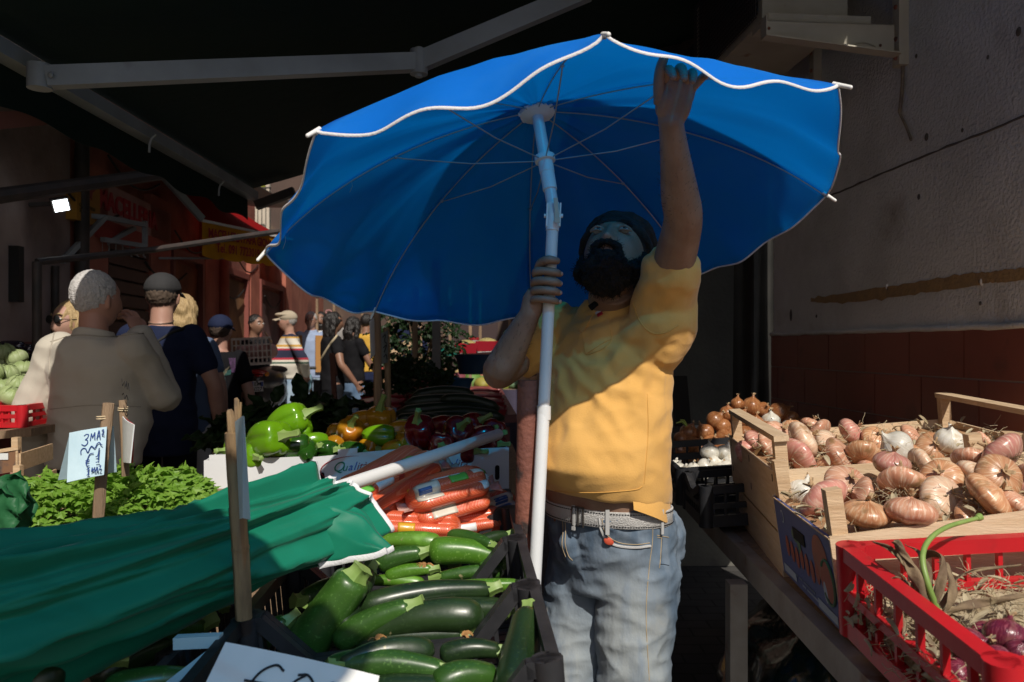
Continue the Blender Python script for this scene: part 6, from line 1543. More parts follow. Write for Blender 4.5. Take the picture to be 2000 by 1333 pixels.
peppers(PY, [(648, 874, 2.98, 26, 1, 90, 45, 'orange pepper at the left end of the yellow heap'), (683, 846, 3.06, 30, 1, 50, 20, 'orange pepper with its green bottom toward the camera'), (705, 832, 3.2, 32, 0, 75, 80, 'yellow pepper high at the back of its heap'), (742, 828, 3.2, 34, 0, 20, 10, 'tall yellow pepper on top of its heap'), (775, 850, 3.08, 30, 0, 80, 110, 'yellow pepper near the red ones'), (790, 868, 3.0, 28, 0, 95, 30, 'yellow pepper low beside the red peppers'),
             (720, 876, 3.0, 24, 0, 90, 60, 'yellow pepper low in front between two green ones'), (700, 885, 2.95, 22, 1, 95, 150, 'orange pepper at the front rim of the middle box'), (770, 880, 2.97, 24, 0, 90, 75, 'yellow pepper at the front rim of the middle box'), (660, 852, 3.14, 28, 0, 85, 0, 'yellow pepper at the back left of its heap'), (755, 860, 3.15, 30, 1, 85, 20, 'orange pepper in the centre of the yellow heap')], gB, 'yellow pepper')
peppers(PG, [(738, 850, 3.0, 26, 0, 95, 100, 'green pepper lying across the yellow heap with its stem right'), (685, 878, 2.94, 22, 1, 100, 70, 'small green pepper at the front of the orange peppers'), (782, 836, 3.15, 20, 0, 85, 60, 'green pepper peeping out above the yellow ones')], 'green peppers in the middle box', 'green pepper')
gC = 'red peppers in the right box'
peppers(PR, [(822, 850, 2.80, 34, 0, 40, -10, 'large dark red pepper with a hooked green stem at the left of its box'), (892, 848, 2.86, 34, 1, 60, 20, 'dark red pepper with a pale stem in the middle of its box'), (858, 836, 2.98, 28, 1, 85, 70, 'red pepper behind between the two big ones'), (935, 858, 2.86, 30, 0, 80, 110, 'red pepper at the right end of its box'), (915, 836, 3.0, 28, 0, 60, 60, 'red pepper at the back right of its box'), (860, 868, 2.80, 30, 0, 90, 10, 'red pepper low at the front of its box'), (960, 868, 2.84, 26, 1, 85, 40, 'red pepper in the corner behind the end of the white pole'), (905, 880, 2.79, 28, 1, 90, 60, 'red pepper under the white pole'), (965, 842, 3.0, 26, 1, 75, 0, 'red pepper at the back right corner')], gC, 'red pepper')

# dark greens, long cucumbers, bottles, far stakes
def greens(label, name, c, rx, ry, hgt, n, m, seed, ln=(.10, .2)):
    r_ = random.Random(seed); mb = MB()
    for i in range(n):
        a = r_.uniform(0, 6.283); r = math.sqrt(r_.random()); p = c + Vector((rx * r * math.cos(a), ry * r * math.sin(a), hgt * (1 - r * r) * r_.uniform(.55, 1)))
        d = Vector((r_.uniform(-1, 1), r_.uniform(-1, .5), r_.uniform(-.1, .5))); L_ = r_.uniform(*ln); mb.tube([p - d.normalized() * L_ * .5, p], .004, 4); bigleaf(mb, p, d, Vector((r_.uniform(-.4, .4), -.5, 1)), L_ * .8, L_ * .24, i)
    return solo(name, mb, m, label, 'greens', kind='stuff', smooth=180)
mk_ = leafmat('chard_leaf', (.016, .040, .010), (.03, .07, .018), (.03, .07, .01), 20)
greens('dark heap of leafy chard behind the green peppers', 'chard', P(590, 860, 3.7), .42, .40, .20, 260, mk_, 3)
greens('dark leafy greens behind the middle stakes', 'herb_heap', P(800, 775, 4.4), .25, .3, .22, 120, mk_, 5, (.06, .12))
mb = MB(); mb.box((-1.25, 3.35, .8), (1.3, .07, 0), (-.05, .9, 0), (0, 0, .12)); solo('greens_table', mb, M['oldwood'], 'dark table top under the chard and the long cucumbers', 'table', smooth=0)
ZC = mat('long_cucumber_skin', (.006, .013, .007), .4, (.012, .024, .012), 20, stretch=(1, 6, 6), spec=.35)
for i, (x0, y0, x1, y1, d, r) in enumerate(((775, 808, 968, 806, 3.45, 13), (790, 790, 955, 792, 3.55, 13), (805, 776, 925, 772, 3.65, 12), (800, 824, 960, 826, 3.38, 13), (770, 822, 900, 834, 3.34, 12), (860, 782, 975, 800, 3.5, 12), (830, 812, 985, 818, 3.42, 12))):
    a, b = P(x0, y0, d), P(x1, y1, d + .05); mb = MB(); rr = r / F * d; n = 20
    mb.tube([a.lerp(b, s) + UZ * .02 * math.sin(math.pi * s) for s in np.linspace(0, 1, n)], [rr * min(1, .35 + 6 * min(s, 1 - s)) for s in np.linspace(0, 1, n)], 16)
    solo('cucumber', mb, ZC, 'long blackish cucumber stacked in shade behind the red peppers', 'cucumber', 'long dark cucumbers in a stack', smooth=70)
def bottle(x, y, d, label):
    t = thing('bottle', label, 'bottle', tuple(P(x, y + 40, d))); c = P(x, y, d)
    mb = MB(); mb.tube([c + UZ * q for q in (-.09, -.05, -.03, -.012, .0)], [.030, .030, .022, .012, .012], 16); part('body', mb, mat('clear_bottle', (.16, .20, .22), .12, coat=.5) if 'clear_bottle' not in bpy.data.materials else bpy.data.materials['clear_bottle'], t)
    mb = MB(); mb.tube([c + UZ * .0005, c + UZ * .018], .014, 14); part('cap', mb, mat('bottle_cap', (.14, .22, .34), .4) if 'bottle_cap' not in bpy.data.materials else bpy.data.materials['bottle_cap'], t, 50)
bottle(694, 806, 3.25, 'clear plastic bottle with a grey-blue cap left of the tall yellow pepper'); bottle(768, 806, 3.3, 'clear plastic bottle with a grey-blue cap right of the tall yellow pepper')
stake('flat wooden stake at the back of the pepper boxes, left of the thin one', [P(738, 835, 3.3), P(737, 720, 3.3), P(735, 606, 3.3)], .017, M['oldwood'])
stake('thin bamboo stake at the back of the pepper boxes', [P(758, 850, 3.35), P(757, 740, 3.35), P(754, 640, 3.35)], .013, M['bamboo'])
c5, o5, xd5, yd5, n5 = card('dim grey price card between the two stakes behind the peppers', 'price_card', P(741, 652, 3.3), P(757, 646, 3.33), P(757, 708, 3.33), P(743, 712, 3.3), mat('dim_card', (.16, .18, .17), .85))
strokes('handwriting', [[(.25, .85), (.6, .9), (.5, .7), (.75, .6)], [(.3, .5), (.7, .55), (.4, .35)], [(.3, .2), (.6, .25), (.7, .1)]], o5 - yd5 + n5 * .005, xd5, yd5, .004, M['inkblack'], c5)
c6, *_ = card('white folded card hanging on the flat wooden stake', 'price_card', P(722, 628, 3.24), P(731, 618, 3.3), P(733, 690, 3.3), P(724, 700, 3.24), M['paper'])
# ------------------------------------------------------------------ the right stall: onions in wooden and plastic crates on a steel table
t_ = thing('market_table', 'steel framed market table carrying the onion crates along the wall', 'table', (.62, 2.1, 0))
TZ = .885
TD = Vector((.035, 1, 0)).normalized(); TX = Vector((1, -.035, .075)).normalized()
r0 = Vector((.585, .75, TZ - .03))
mb = MB(); mb.box(r0 + Vector((0, 0, -.035)), Vector((.035, 0, 0)), TD * 3.1, Vector((0, 0, .062))); part('side_rail', mb, M['metal'], t_, 0)
mb = MB(); mb.box(r0 + Vector((.037, 0, .004)), TX * .80, TD * 3.1, Vector((0, 0, .022))); part('table_top', mb, M['oldwood'], t_, 0)
for x, y in ((.600, 2.13), (.585, .80), (.655, 3.75), (1.3, 2.1), (1.32, 3.7)):
    mb = MB(); mb.bar((x, y, 0), (x, y, TZ - .066), .046, .05, (0, 1, 0)); part('leg', mb, M['metal'], t_, 0)
mb = MB(); mb.bar((.62, 2.13, .25), (1.3, 2.1, .25), .03, .03); part('cross_rail', mb, M['metal'], t_, 0)

def wood_crate(label, o, e1, e2, W_, D_, H, post=.085, handle=None, front=None, left=None, layers=1, posts=(1, 1, 1, 1)):
    """thin poplar crate: o = front left top corner of the rim, e1 along the front, e2 into the depth; corner posts rise above the rim"""
    o = Vector(o); e1 = Vector(e1).normalized(); e2 = Vector(e2).normalized(); e3 = e1.cross(e2).normalized(); b = o - e3 * H; th = .007
    t = thing('wooden_crate', label, 'crate', tuple(b), 'wooden onion crates')
    mb = MB(); mb.box(b, e1 * W_, e2 * th, e3 * H); part('front_panel', mb, front or M['woody'], t, 0)
    mb = MB(); mb.box(b + e2 * (D_ - th), e1 * W_, e2 * th, e3 * H); part('back_panel', mb, M['woody'], t, 0)
    for s in (0, 1): mb = MB(); mb.box(b + e1 * (s * (W_ - th)) + e2 * (th + .0006), e1 * th, e2 * (D_ - 2 * th - .0012), e3 * (H - .004)); part('side_panel', mb, (left if s == 0 and left else M['woodx']), t, 0)
    mb = MB(); mb.box(b + e1 * .008 + e2 * .008 + e3 * .004, e1 * (W_ - .016), e2 * (D_ - .016), e3 * .006); part('bottom', mb, M['woodx'], t, 0)
    pw = .030
    for k, (x, y) in enumerate(((th + .0006, th + .0006), (W_ - th - pw - .0006, th + .0006), (W_ - th - pw - .0006, D_ - th - pw - .0006), (th + .0006, D_ - th - pw - .0006))):
        if posts[k]: mb = MB(); mb.box(b + e1 * x + e2 * y + e3 * .012, e1 * pw, e2 * pw, e3 * (H + post - .012)); part('corner_post', mb, M['wood'], t, 0)
    for side in (handle or ()):
        x = th if side == 'left' else W_ - th - pw
        mb = MB(); mb.box(o + e1 * (x - .002) + e2 * (-.004) + e3 * (post + .0006), e1 * (pw + .006), e2 * (D_ + .006), e3 * .014); part('handle_rail', mb, M['woodx'], t, 0)
    return t, b, e1, e2, e3
OA = Vector((.598, 1.50, 1.090)); A1 = Vector((1, -.045, .145)); A2 = Vector((.075, 1, .0))
def _blueprint(N, L, b):
    tc = N.new('ShaderNodeTexCoord'); n = N.new('ShaderNodeTexNoise'); n.inputs['Scale'].default_value = 9; n.inputs['Detail'].default_value = 6; L.new(tc.outputs['Object'], n.inputs['Vector'])
    x = N.new('ShaderNodeMix'); x.data_type = 'RGBA'; x.inputs[6].default_value = (.055, .075, .22, 1); x.inputs[7].default_value = (.09, .11, .25, 1); L.new(n.outputs['Fac'], x.inputs[0]); L.new(x.outputs[2], b.inputs['Base Color'])
m_bp = node_mat('printed_blue_board', _blueprint, .6)
ca, cb_, e1, e2, e3 = wood_crate('wooden crate with a blue printed side heaped with pink onions, nearest the camera', OA, A1, A2, .50, .43, .185, left=m_bp)
# print on the blue side: oranges, a green leaf ring, worn orange lettering shapes, pale strips, a hand slot
sl_o = cb_ - e1 * .0012
def on_side(u, v, out=0): return sl_o + e2 * u + e3 * v - e1 * out
def disc(name, u, v, ru, rv, m, out=.0, k=22):
    mb = MB(); mb.ell(on_side(u, v, out), e2 * ru, e3 * rv, e1 * .0008, k, 8); return part(name, mb, m, ca, 60)
m_or = mat('print_orange', (.36, .10, .05), .65, (.24, .09, .06), 14); m_or2 = mat('print_orange_dark', (.28, .07, .04), .65); m_gr = mat('print_leaf_green', (.05, .17, .08), .65, (.09, .14, .09), 12); m_pl = mat('print_pale', (.32, .38, .46), .7)
disc('printed_orange', .085, .120, .050, .048, m_or); disc('printed_orange', .045, .085, .032, .040, m_or2, .0012)
mb = MB(); mb.tube([on_side(.045 + .036 * math.cos(a), .085 + .044 * math.sin(a), .0016) for a in np.linspace(.6, 5.6, 30)], .0026, 6); part('printed_leaf_ring', mb, m_gr, ca, 60)
disc('printed_leaf', .072, .058, .012, .022, m_pl, .0014); disc('printed_leaf', .26, .125, .028, .014, m_gr, .0004); disc('printed_leaf', .235, .11, .012, .022, m_gr, .0006)
for k in range(8):
    u = .34 - k * .037; disc('printed_letter', u, .083 - .004 * (k % 3), .014, .024, m_or2, .0004); 
for (u0, u1, v0, v1) in ((.30, .40, .010, .028), (.02, .14, .008, .026)):
    mb = MB(); mb.box(on_side(u0, v0), e2 * (u1 - u0), e3 * (v1 - v0), -e1 * .0008); part('printed_strip', mb, m_pl, ca, 0)
for k in range(2):
    for j in range(16):
        if rnd.random() < .8: mb = MB() if j == 0 else mb; mb.box(on_side(.16 + j * .0085 - .04 * k, .026 - .011 * k), e2 * .006, e3 * .004, -e1 * .0006)
    part('fine_print', mb, m_pl, ca, 0)
disc('printed_ring', .355, .148, .013, .015, m_pl, .0); disc('printed_ring', .355, .148, .010, .012, m_bp, .0008)
mb = MB(); mb.box(on_side(.185, .118, -.0002), e2 * .085, e3 * .026, -e1 * .0015); part('hand_slot', mb, M['hole'], ca, 0)
mb = MB(); mb.box(on_side(0, .1795, -.0004), e2 * .425, e3 * .003, -e1 * .0018); part('frayed_edge', mb, M['wood'], ca, 0)
OB = Vector((.640, 1.945, 1.145)); B1 = Vector((1, -.06, .085)); B2 = Vector((.105, 1, .02))
cB, bB, f1, f2, f3 = wood_crate('wooden crate with raised handle bars and pink onions, on top behind the blue printed one', OB, B1, B2, .70, .66, .15, post=.07, handle=('left', 'right'))
wood_crate('empty lower wooden crate under the one with handle bars', OB - f3 * .158 + f1 * .004 + f2 * .012, B1, B2, .69, .63, .11, post=.0, posts=(0, 0, 0, 0))
mb = MB()
for (c, k1) in ((cB, OB), ):
    for v in (-.03, -.11):
        for u in (.02, .32, .62): mb2 = MB(); mb2.box(OB + f3 * v + f2 * u - f1 * .0012, f2 * .004, f3 * .018, -f1 * .001); part('staple', mb2, M['darkmetal'], cB, 0)
mb = MB(); mb.box(P(1962, 846, 2.0), Vector((.10, -.02, .0)), Vector((.02, .05, 0)), Vector((0, 0, -.06))); solo('wood_offcut', mb, M['wood'], 'short wooden offcut sticking up at the right edge beside the crate handle', 'plank', smooth=0)

# onions ----------------------------------------------------
def onion_mat(name, a, b, c, dirt=(.30, .17, .08), rough=.32, lines=1.0, coat=.25):
    """skin with streaks running from root to neck"""
    def f(N, L, bs):
        tc = N.new('ShaderNodeTexCoord'); sp = N.new('ShaderNodeSeparateXYZ'); L.new(tc.outputs['Object'], sp.inputs[0])
        at = N.new('ShaderNodeMath'); at.operation = 'ARCTAN2'; L.new(sp.outputs['Y'], at.inputs[0]); L.new(sp.outputs['X'], at.inputs[1])
        oi = N.new('ShaderNodeObjectInfo'); ad = N.new('ShaderNodeMath'); ad.operation = 'MULTIPLY_ADD'; L.new(oi.outputs['Random'], ad.inputs[0]); ad.inputs[1].default_value = 40; L.new(at.outputs[0], ad.inputs[2])
        cb = N.new('ShaderNodeCombineXYZ'); L.new(ad.outputs[0], cb.inputs[0]); ms = N.new('ShaderNodeMath'); ms.operation = 'MULTIPLY'; ms.inputs[1].default_value = 6; L.new(sp.outputs['Z'], ms.inputs[0]); L.new(ms.outputs[0], cb.inputs[1])
        def nz(sc, v, det=3):
            n = N.new('ShaderNodeTexNoise'); n.inputs['Scale'].default_value = sc; n.inputs['Detail'].default_value = det; L.new(v, n.inputs['Vector']); return n.outputs['Fac']
        def mr(s, x, y):
            r = N.new('ShaderNodeMapRange'); r.inputs['From Min'].default_value = x; r.inputs['From Max'].default_value = y; L.new(s, r.inputs['Value']); return r.outputs[0]
        def mix(f_, p, q):
            x = N.new('ShaderNodeMix'); x.data_type = 'RGBA'; L.new(f_, x.inputs[0])
            for s, k in ((p, 6), (q, 7)):
                if isinstance(s, tuple): x.inputs[k].default_value = col4(s)
                else: L.new(s, x.inputs[k])
            return x.outputs[2]
        ob = N.new('ShaderNodeVectorMath'); ob.operation = 'ADD'; L.new(tc.outputs['Object'], ob.inputs[0]); L.new(oi.outputs['Random'], ob.inputs[1])
        o = mix(mr(nz(2.2, cb.outputs[0]), .35, .65), a, b); o = mix(mr(nz(9, cb.outputs[0], 2), .50, .64), o, c); o = mix(mr(nz(26, ob.outputs[0], 5), .60, .70), o, dirt)
        hs = N.new('ShaderNodeHueSaturation'); r1 = N.new('ShaderNodeMapRange'); r1.inputs['To Min'].default_value = .84; r1.inputs['To Max'].default_value = 1.12; L.new(oi.outputs['Random'], r1.inputs['Value']); L.new(r1.outputs[0], hs.inputs['Value']); L.new(o, hs.inputs['Color'])
        L.new(hs.outputs[0], bs.inputs['Base Color']); bs.inputs['Coat Weight'].default_value = coat; bs.inputs['Coat Roughness'].default_value = .22
        bp = N.new('ShaderNodeBump'); bp.inputs['Strength'].default_value = .35; bp.inputs['Distance'].default_value = .004; L.new(nz(7, cb.outputs[0], 4), bp.inputs['Height']); L.new(bp.outputs[0], bs.inputs['Normal'])
    return node_mat(name, f, rough, .4)
m_root = mat('onion_roots', (.46, .36, .24), .9, (.28, .2, .12), 30); m_neck = mat('onion_neck', (.46, .32, .18), .8, (.3, .19, .1), 40, bump=.5)
def onion_proto(m, flat, seed, roots=False, neck=.004, r=.045, wob=.05):
    t = thing('onion', 'onion', 'onion', (0, 0, 0)); r_ = random.Random(seed); prof = []; hz = r * flat
    for i in range(30):
        th = math.pi * i / 29; rr = r * math.sin(th) ** .86 if 0 < i < 29 else 0; z = hz * math.cos(th)
        if th < .5: q = 1 - th / .5; z += neck * q ** 2.2; rr = max(rr * (1 - .10 * q), .0075 * (1 - .3 * q)); z -= .10 * hz * q * (1 if neck < .01 else 0)
        if th > 2.8: z += .006 * (th - 2.8) / .34
        prof.append((max(rr, .002), z))
    off = Vector((r_.uniform(-1, 1), r_.uniform(-1, 1), 0)) * neck * .5
    def fn(a, rr, z):
        k = 1 + wob * mnoise.noise((math.cos(a) * 1.3 + seed, math.sin(a) * 1.3, z * 14)) + .035 * math.cos(2 * a + seed) + .006 * math.cos(13 * a); return rr * k, z + .004 * mnoise.noise((math.cos(a) * 1.5, math.sin(a) * 1.5, seed))
    mb = MB(); mb.lathe(prof, 40, fn)
    mb.v = [tuple(Vector(p) + off * max(0, (p[2] - hz * .8) / (neck + .001)) ** 1.2 if p[2] > hz * .8 else Vector(p)) for p in mb.v]
    part('bulb', mb, m, t, 180)
    mb = MB(); top = Vector((0, 0, hz + neck * .75)) + off * .9
    for k in range(6):
        a = r_.uniform(0, 6.28); d = Vector((math.cos(a) * .6, math.sin(a) * .6, 1)); 
        def lf(u, v, d=d, a=a): return top + d * (.013 * v) + Vector((-math.sin(a), math.cos(a), 0)) * (u - .5) * .010 * (1 - .6 * v) + Vector((math.cos(a), math.sin(a), 0)) * .004 * v
        mb.sheet(lf, 4, 5, .0007)
    part('neck', mb, m_neck, t, 180)
    if roots:
        mb = MB(); b = Vector((0, 0, -hz + .004))
        for k in range(46):
            a = r_.uniform(0, 6.28); d = Vector((math.cos(a), math.sin(a), -r_.uniform(.2, 1.2))).normalized(); L_ = r_.uniform(.012, .034); p = b + Vector((math.cos(a), math.sin(a), 0)) * .006
            mb.tube([p, p + d * L_ * .5 + Vector((r_.uniform(-1, 1), r_.uniform(-1, 1), r_.uniform(-1, 1))) * .006, p + d * L_ + Vector((r_.uniform(-1, 1), r_.uniform(-1, 1), r_.uniform(-1, 1))) * .010], .0006, 3)
        part('root_tuft', mb, m_root, t, 0)
    return t
m_pink = onion_mat('pink_onion_skin', (.60, .33, .21), (.52, .23, .14), (.70, .50, .37)); m_gold = onion_mat('golden_onion_skin', (.54, .29, .15), (.44, .19, .09), (.66, .45, .28)); m_pale = onion_mat('pale_onion_skin', (.66, .48, .33), (.58, .36, .24), (.68, .56, .42))
m_dusk = onion_mat('rose_onion_skin', (.58, .29, .22), (.48, .18, .15), (.64, .41, .32), rough=.28)
m_white = onion_mat('white_onion_skin', (.66, .63, .56), (.60, .57, .48), (.70, .68, .62), (.5, .42, .3), rough=.35); m_brown = onion_mat('brown_onion_skin', (.33, .135, .05), (.25, .085, .03), (.40, .19, .08), (.20, .08, .03)); m_rpur = onion_mat('red_onion_skin', (.16, .02, .045), (.11, .012, .03), (.26, .06, .09), (.2, .07, .07), rough=.25)
ON = {'p': onion_proto(m_pink, .50, 1), 'P': onion_proto(m_pink, .46, 2, True, .007), 'g': onion_proto(m_gold, .52, 3), 'G': onion_proto(m_gold, .44, 4, True, .005), 'l': onion_proto(m_pale, .48, 5, True), 'r': onion_proto(m_dusk, .56, 6), 'R': onion_proto(m_dusk, .48, 7, True, .008),
      'w': onion_proto(m_white, .82, 8, True, .02), 'b': onion_proto(m_brown, .90, 9, True, .016), 'B': onion_proto(m_brown, .86, 10, False, .02), 'u': onion_proto(m_rpur, .82, 11, True, .014)}
def ray_plane(px, py, o, n):
    d = P(px, py, 1) - EYE; return EYE + d * ((o - EYE).dot(n) / d.dot(n))
def onions(lst, o, n, group, base):
    """px, py, radius px, kind, lift above the plane, tilt, yaw[, label]"""
    for q in lst:
        px, py, rp, k, lift, tl, yw = q[:7]; p = ray_plane(px, py, o + n * lift, n); sc = rp / F * p.y / .045 * (1.08 if base.startswith('pink') else 1)
        put(ON[k], p, (R(tl * (.7 if base.startswith('pink') else 1)), R(yw * .10), R(yw)), q[7] if len(q) > 7 else base, group, (sc * rnd.uniform(.96, 1.06), sc * rnd.uniform(.94, 1.04), sc))
g1 = 'onions in the blue sided crate'
onions([(1692, 1004, 43, 'g', .02, 12, 30, 'golden pink onion with sooty marks at the front plank, right of the corner post'), (1778, 1000, 49, 'p', .02, 8, 80, 'pink striped onion leaning over the front plank, its dried neck up'), (1608, 975, 45, 'r', .01, 60, 200, 'rosy onion half behind the front corner post'),
        (1842, 974, 46, 'l', .01, 78, 20, 'pale pink oval onion lying on its side behind the front row'), (1932, 970, 48, 'G', .02, 70, 60, 'large golden brown spotted onion lying near the right edge'), (1762, 944, 45, 'P', .03, 50, 130, 'pink onion with a tuft of roots on top, middle of its crate'),
        (1655, 948, 40, 'p', .02, 70, 10, 'smooth pink oval onion behind the rosy one'), (1838, 935, 38, 'g', .03, 65, 300, 'golden onion between the pale oval and the back plank'), (1742, 906, 36, 'r', .05, 15, 40, 'upright rosy onion against the back plank'), (1684, 968, 34, 'P', .005, 100, 250, 'pink onion low between the corner post and the striped one'),
        (1950, 932, 42, 'g', .045, 80, 340, 'golden onion lying high near the right edge'), (1895, 895, 33, 'p', .05, 30, 120, 'round pale pink onion high at the right of the back plank'), (1956, 888, 46, 'R', .06, 85, 200, 'wide rose onion with roots at the right edge, highest in its crate'), (1905, 925, 34, 'l', .03, 40, 70, 'pale onion under the round pale pink one'),
        (1800, 905, 30, 'l', .03, 90, 90, 'pale greenish onion behind the golden one at the back plank'), (1625, 925, 34, 'g', .0, 75, 150, 'peeling golden onion at the left of the back plank'), (1590, 1000, 30, 'r', -.02, 70, 45, 'rose onion down in the left front corner, behind the printed side'), (1565, 968, 30, 'w', -.01, 65, 120, 'white and purple onion at the left wall of the blue sided crate'),
        (1575, 1010, 24, 'w', -.03, 20, 0, 'small grey-white onion low at the left wall'), (1985, 985, 34, 'p', .0, 60, 60, 'pink onion cut by the right edge of the photo'), (1900, 1010, 34, 'G', -.02, 80, 10, 'brown onion low among husks at the right'), (2030, 940, 44, 'p', .02, 60, 100), (1740, 975, 32, 'g', -.02, 60, 60), (1845, 1010, 30, 'p', -.03, 50, 10), (1980, 950, 36, 'r', .01, 60, 210), (1700, 930, 34, 'p', .0, 80, 90), (1800, 960, 34, 'g', -.01, 60, 0)],
       OA, e3, g1, 'pink onion partly buried among the others in the blue sided crate')
g2 = 'onions in the crate with handle bars'
onions([(1568, 860, 38, 'l', .04, 86, 80, 'wide pale onion lying on its side on top, left half of its crate'), (1556, 896, 43, 'R', .0, 84, 100, 'pink onion covered with tangled roots at the left front'), (1640, 892, 38, 'P', .0, 82, 60, 'pink onion lying at the front plank, middle left'), (1686, 886, 33, 'g', .01, 55, 140, 'golden onion tilted beside the white one'),
        (1752, 874, 30, 'w', .01, 80, 250, 'white onion with a long neck pointing right'), (1822, 876, 32, 'g', .0, 70, 330, 'brown golden onion right of the white one'), (1855, 861, 25, 'w', .02, 40, 0, 'grey white onion in shade near the right handle'), (1918, 863, 20, 'p', .02, 85, 90, 'small pale pink onion in shade by the right handle post'),
        (1660, 843, 28, 'r', .02, 80, 70, 'purplish pink onion high at the back of its crate'), (1520, 850, 30, 'P', .02, 70, 20, 'peeling pink onion at the top left beside the handle bar'), (1545, 838, 22, 'g', .02, 60, 160), (1600, 845, 26, 'P', .01, 80, 210), (1620, 868, 30, 'l', .0, 70, 40), (1712, 858, 28, 'g', .0, 60, 10), (1585, 832, 22, 'p', .02, 40, 90),
        (1500, 872, 26, 'P', .0, 80, 60), (1475, 862, 24, 'r', .0, 60, 60, 'dark rose onion in shade right behind the left handle bar'), (1462, 884, 26, 'r', -.03, 80, 20, 'purple onion in the shade of the left handle bar'), (1780, 850, 24, 'p', .0, 70, 50), (1490, 905, 26, 'g', -.05, 70, 20), (1720, 900, 26, 'p', -.03, 80, 150), (1790, 892, 26, 'g', -.02, 80, 80)],
       OB, f3, g2, 'pinkish onion partly buried in the crate with handle bars')
gb = 'brown onions in the heap by the recess'
onions([(1468, 795, 19, 'b', 0, 10, 20, 'brown onion on the very top of the far heap'), (1445, 818, 18, 'b', 0, 30, 80), (1474, 830, 19, 'b', 0, 20, 10), (1397, 822, 18, 'b', 0, 40, 60), (1412, 834, 17, 'B', 0, 60, 200), (1376, 846, 18, 'b', 0, 20, 250), (1345, 845, 18, 'B', 0, 30, 30, 'brown onion with a pale green sprout at the left of the far heap'), (1350, 870, 18, 'b', 0, 50, 60), (1388, 866, 18, 'B', 0, 50, 10), (1415, 857, 19, 'b', 0, 70, 0),
        (1327, 882, 19, 'B', 0, 20, 110), (1440, 790, 14, 'B', 0, 0, 40), (1506, 821, 17, 'w', 0, 20, 0, 'pale peeled onion among the brown ones'), (1522, 806, 20, 'B', 0, 60, 90), (1545, 818, 16, 'B', 0, 70, 190), (1430, 845, 18, 'B', 0, 30, 10), (1490, 800, 15, 'B', 0, 60, 10), (1365, 886, 16, 'b', 0, 10, 10), (1330, 858, 15, 'b', 0, 10, 10), (1425, 872, 18, 'b', 0, 10, 10), (1455, 850, 18, 'b', 0, 40, 100), (1420, 808, 15, 'b', 0, 10, 10), (1570, 830, 15, 'b', 0, 60, 10), (1500, 838, 16, 'b', 0, 20, 50)],
       Vector((0, 3.35, 1.1)), Vector((0, -.85, .53)).normalized(), gb, 'brown onion in the dim heap at the end of the table')
mb = MB(); a = P(1341, 832, 3.3); mb.tube([a, a + Vector((-.02, 0, .018)), a + Vector((-.045, -.01, .012))], [.006, .005, .002], 6); mb.tube([a, a + Vector((-.01, 0, .022)), a + Vector((-.028, -.01, .026))], [.005, .004, .002], 6)
solo('sprout', mb, mat('sprout_green', (.32, .42, .08), .5), 'pale green sprout growing from the leftmost brown onion', 'sprout')
gw = 'white onions in the black crate'
onions([(1387, 884, 18, 'w', 0, 10, 20, 'white onion on top, its neck up, against the crate wall'), (1416, 886, 18, 'w', 0, 30, 80, 'white onion on top beside the wooden crate'), (1378, 912, 16, 'w', 0, 50, 30), (1405, 920, 17, 'w', 0, 60, 100), (1360, 922, 12, 'w', 0, 90, 10), (1395, 905, 15, 'w', 0, 80, 60), (1418, 918, 17, 'w', 0, 85, 250, 'white onion with its pink neck toward the camera'), (1355, 915, 12, 'w', 0, 30, 10), (1425, 900, 14, 'w', 0, 10, 0), (1370, 928, 13, 'w', 0, 60, 0)],
       Vector((0, 2.88, 1.04)), Vector((0, -.7, .7)).normalized(), gw, 'white onion lying in the black crate before the brown heap')
gl = MB()
def garlic(px, py, d, r):
    t = thing('garlic', 'bulb of white garlic in the near corner of the black crate', 'garlic', tuple(P(px, py, d)), 'garlic bulbs in the black crate'); c = P(px, py, d); rr = r / F * d
    mb = MB(); mb.ell(c, Vector((rr, 0, 0)), Vector((0, rr, 0)), Vector((0, 0, rr * .85)), 24, 12, lambda q: 1 + .10 * abs(math.sin(3.5 * math.atan2(q[1], q[0]))) - .05); mb.tube([c + UZ * rr * .7, c + Vector((.2 * rr, -.3 * rr, rr * 1.25))], [rr * .35, rr * .15], 8); part('bulb', mb, m_white, t, 180); return t
for q in ((1326, 915, 2.86, 13), (1338, 922, 2.82, 13), (1331, 930, 2.78, 12), (1346, 932, 2.76, 12), (1320, 908, 2.92, 11)): garlic(*q)
crate('crate', 'black plastic crate holding white onions and garlic at the end of the table', 'black crates on the onion table', Vector((.565, 2.72, .905)), TX * .52, TD * .36, UZ * .125, M['blackplastic'], nb=(12, 10), mid=.45, dips=(0, 0, 0, 0))
crate('crate', 'black plastic crate under the brown onions, farthest on the onion table', 'black crates on the onion table', Vector((.58, 3.09, .905)), TX * .60, TD * .50, UZ * .17, M['blackplastic'], nb=(12, 10), mid=.45, dips=(0, 0, 0, 0))
crate('crate', 'empty black plastic crate with lattice sides between the garlic and the wooden crates', 'black crates on the onion table', Vector((.572, 2.40, .90)), TX * .36, TD * .30, UZ * .125, M['blackplastic'], nb=(10, 10), mid=.5, dips=(0, 0, 0, .03))
mb = MB(); mb.ell((.95, 3.40, .99), (.30, 0, .02), (0, .20, 0), (0, 0, .085), 24, 12, lambda d: 1 + .05 * mnoise.noise(Vector(d) * 6)); solo('onion_heap_core', mb, m_brown, 'dark mass of brown onions inside the far heap', 'onions', kind='stuff')
mb = MB()
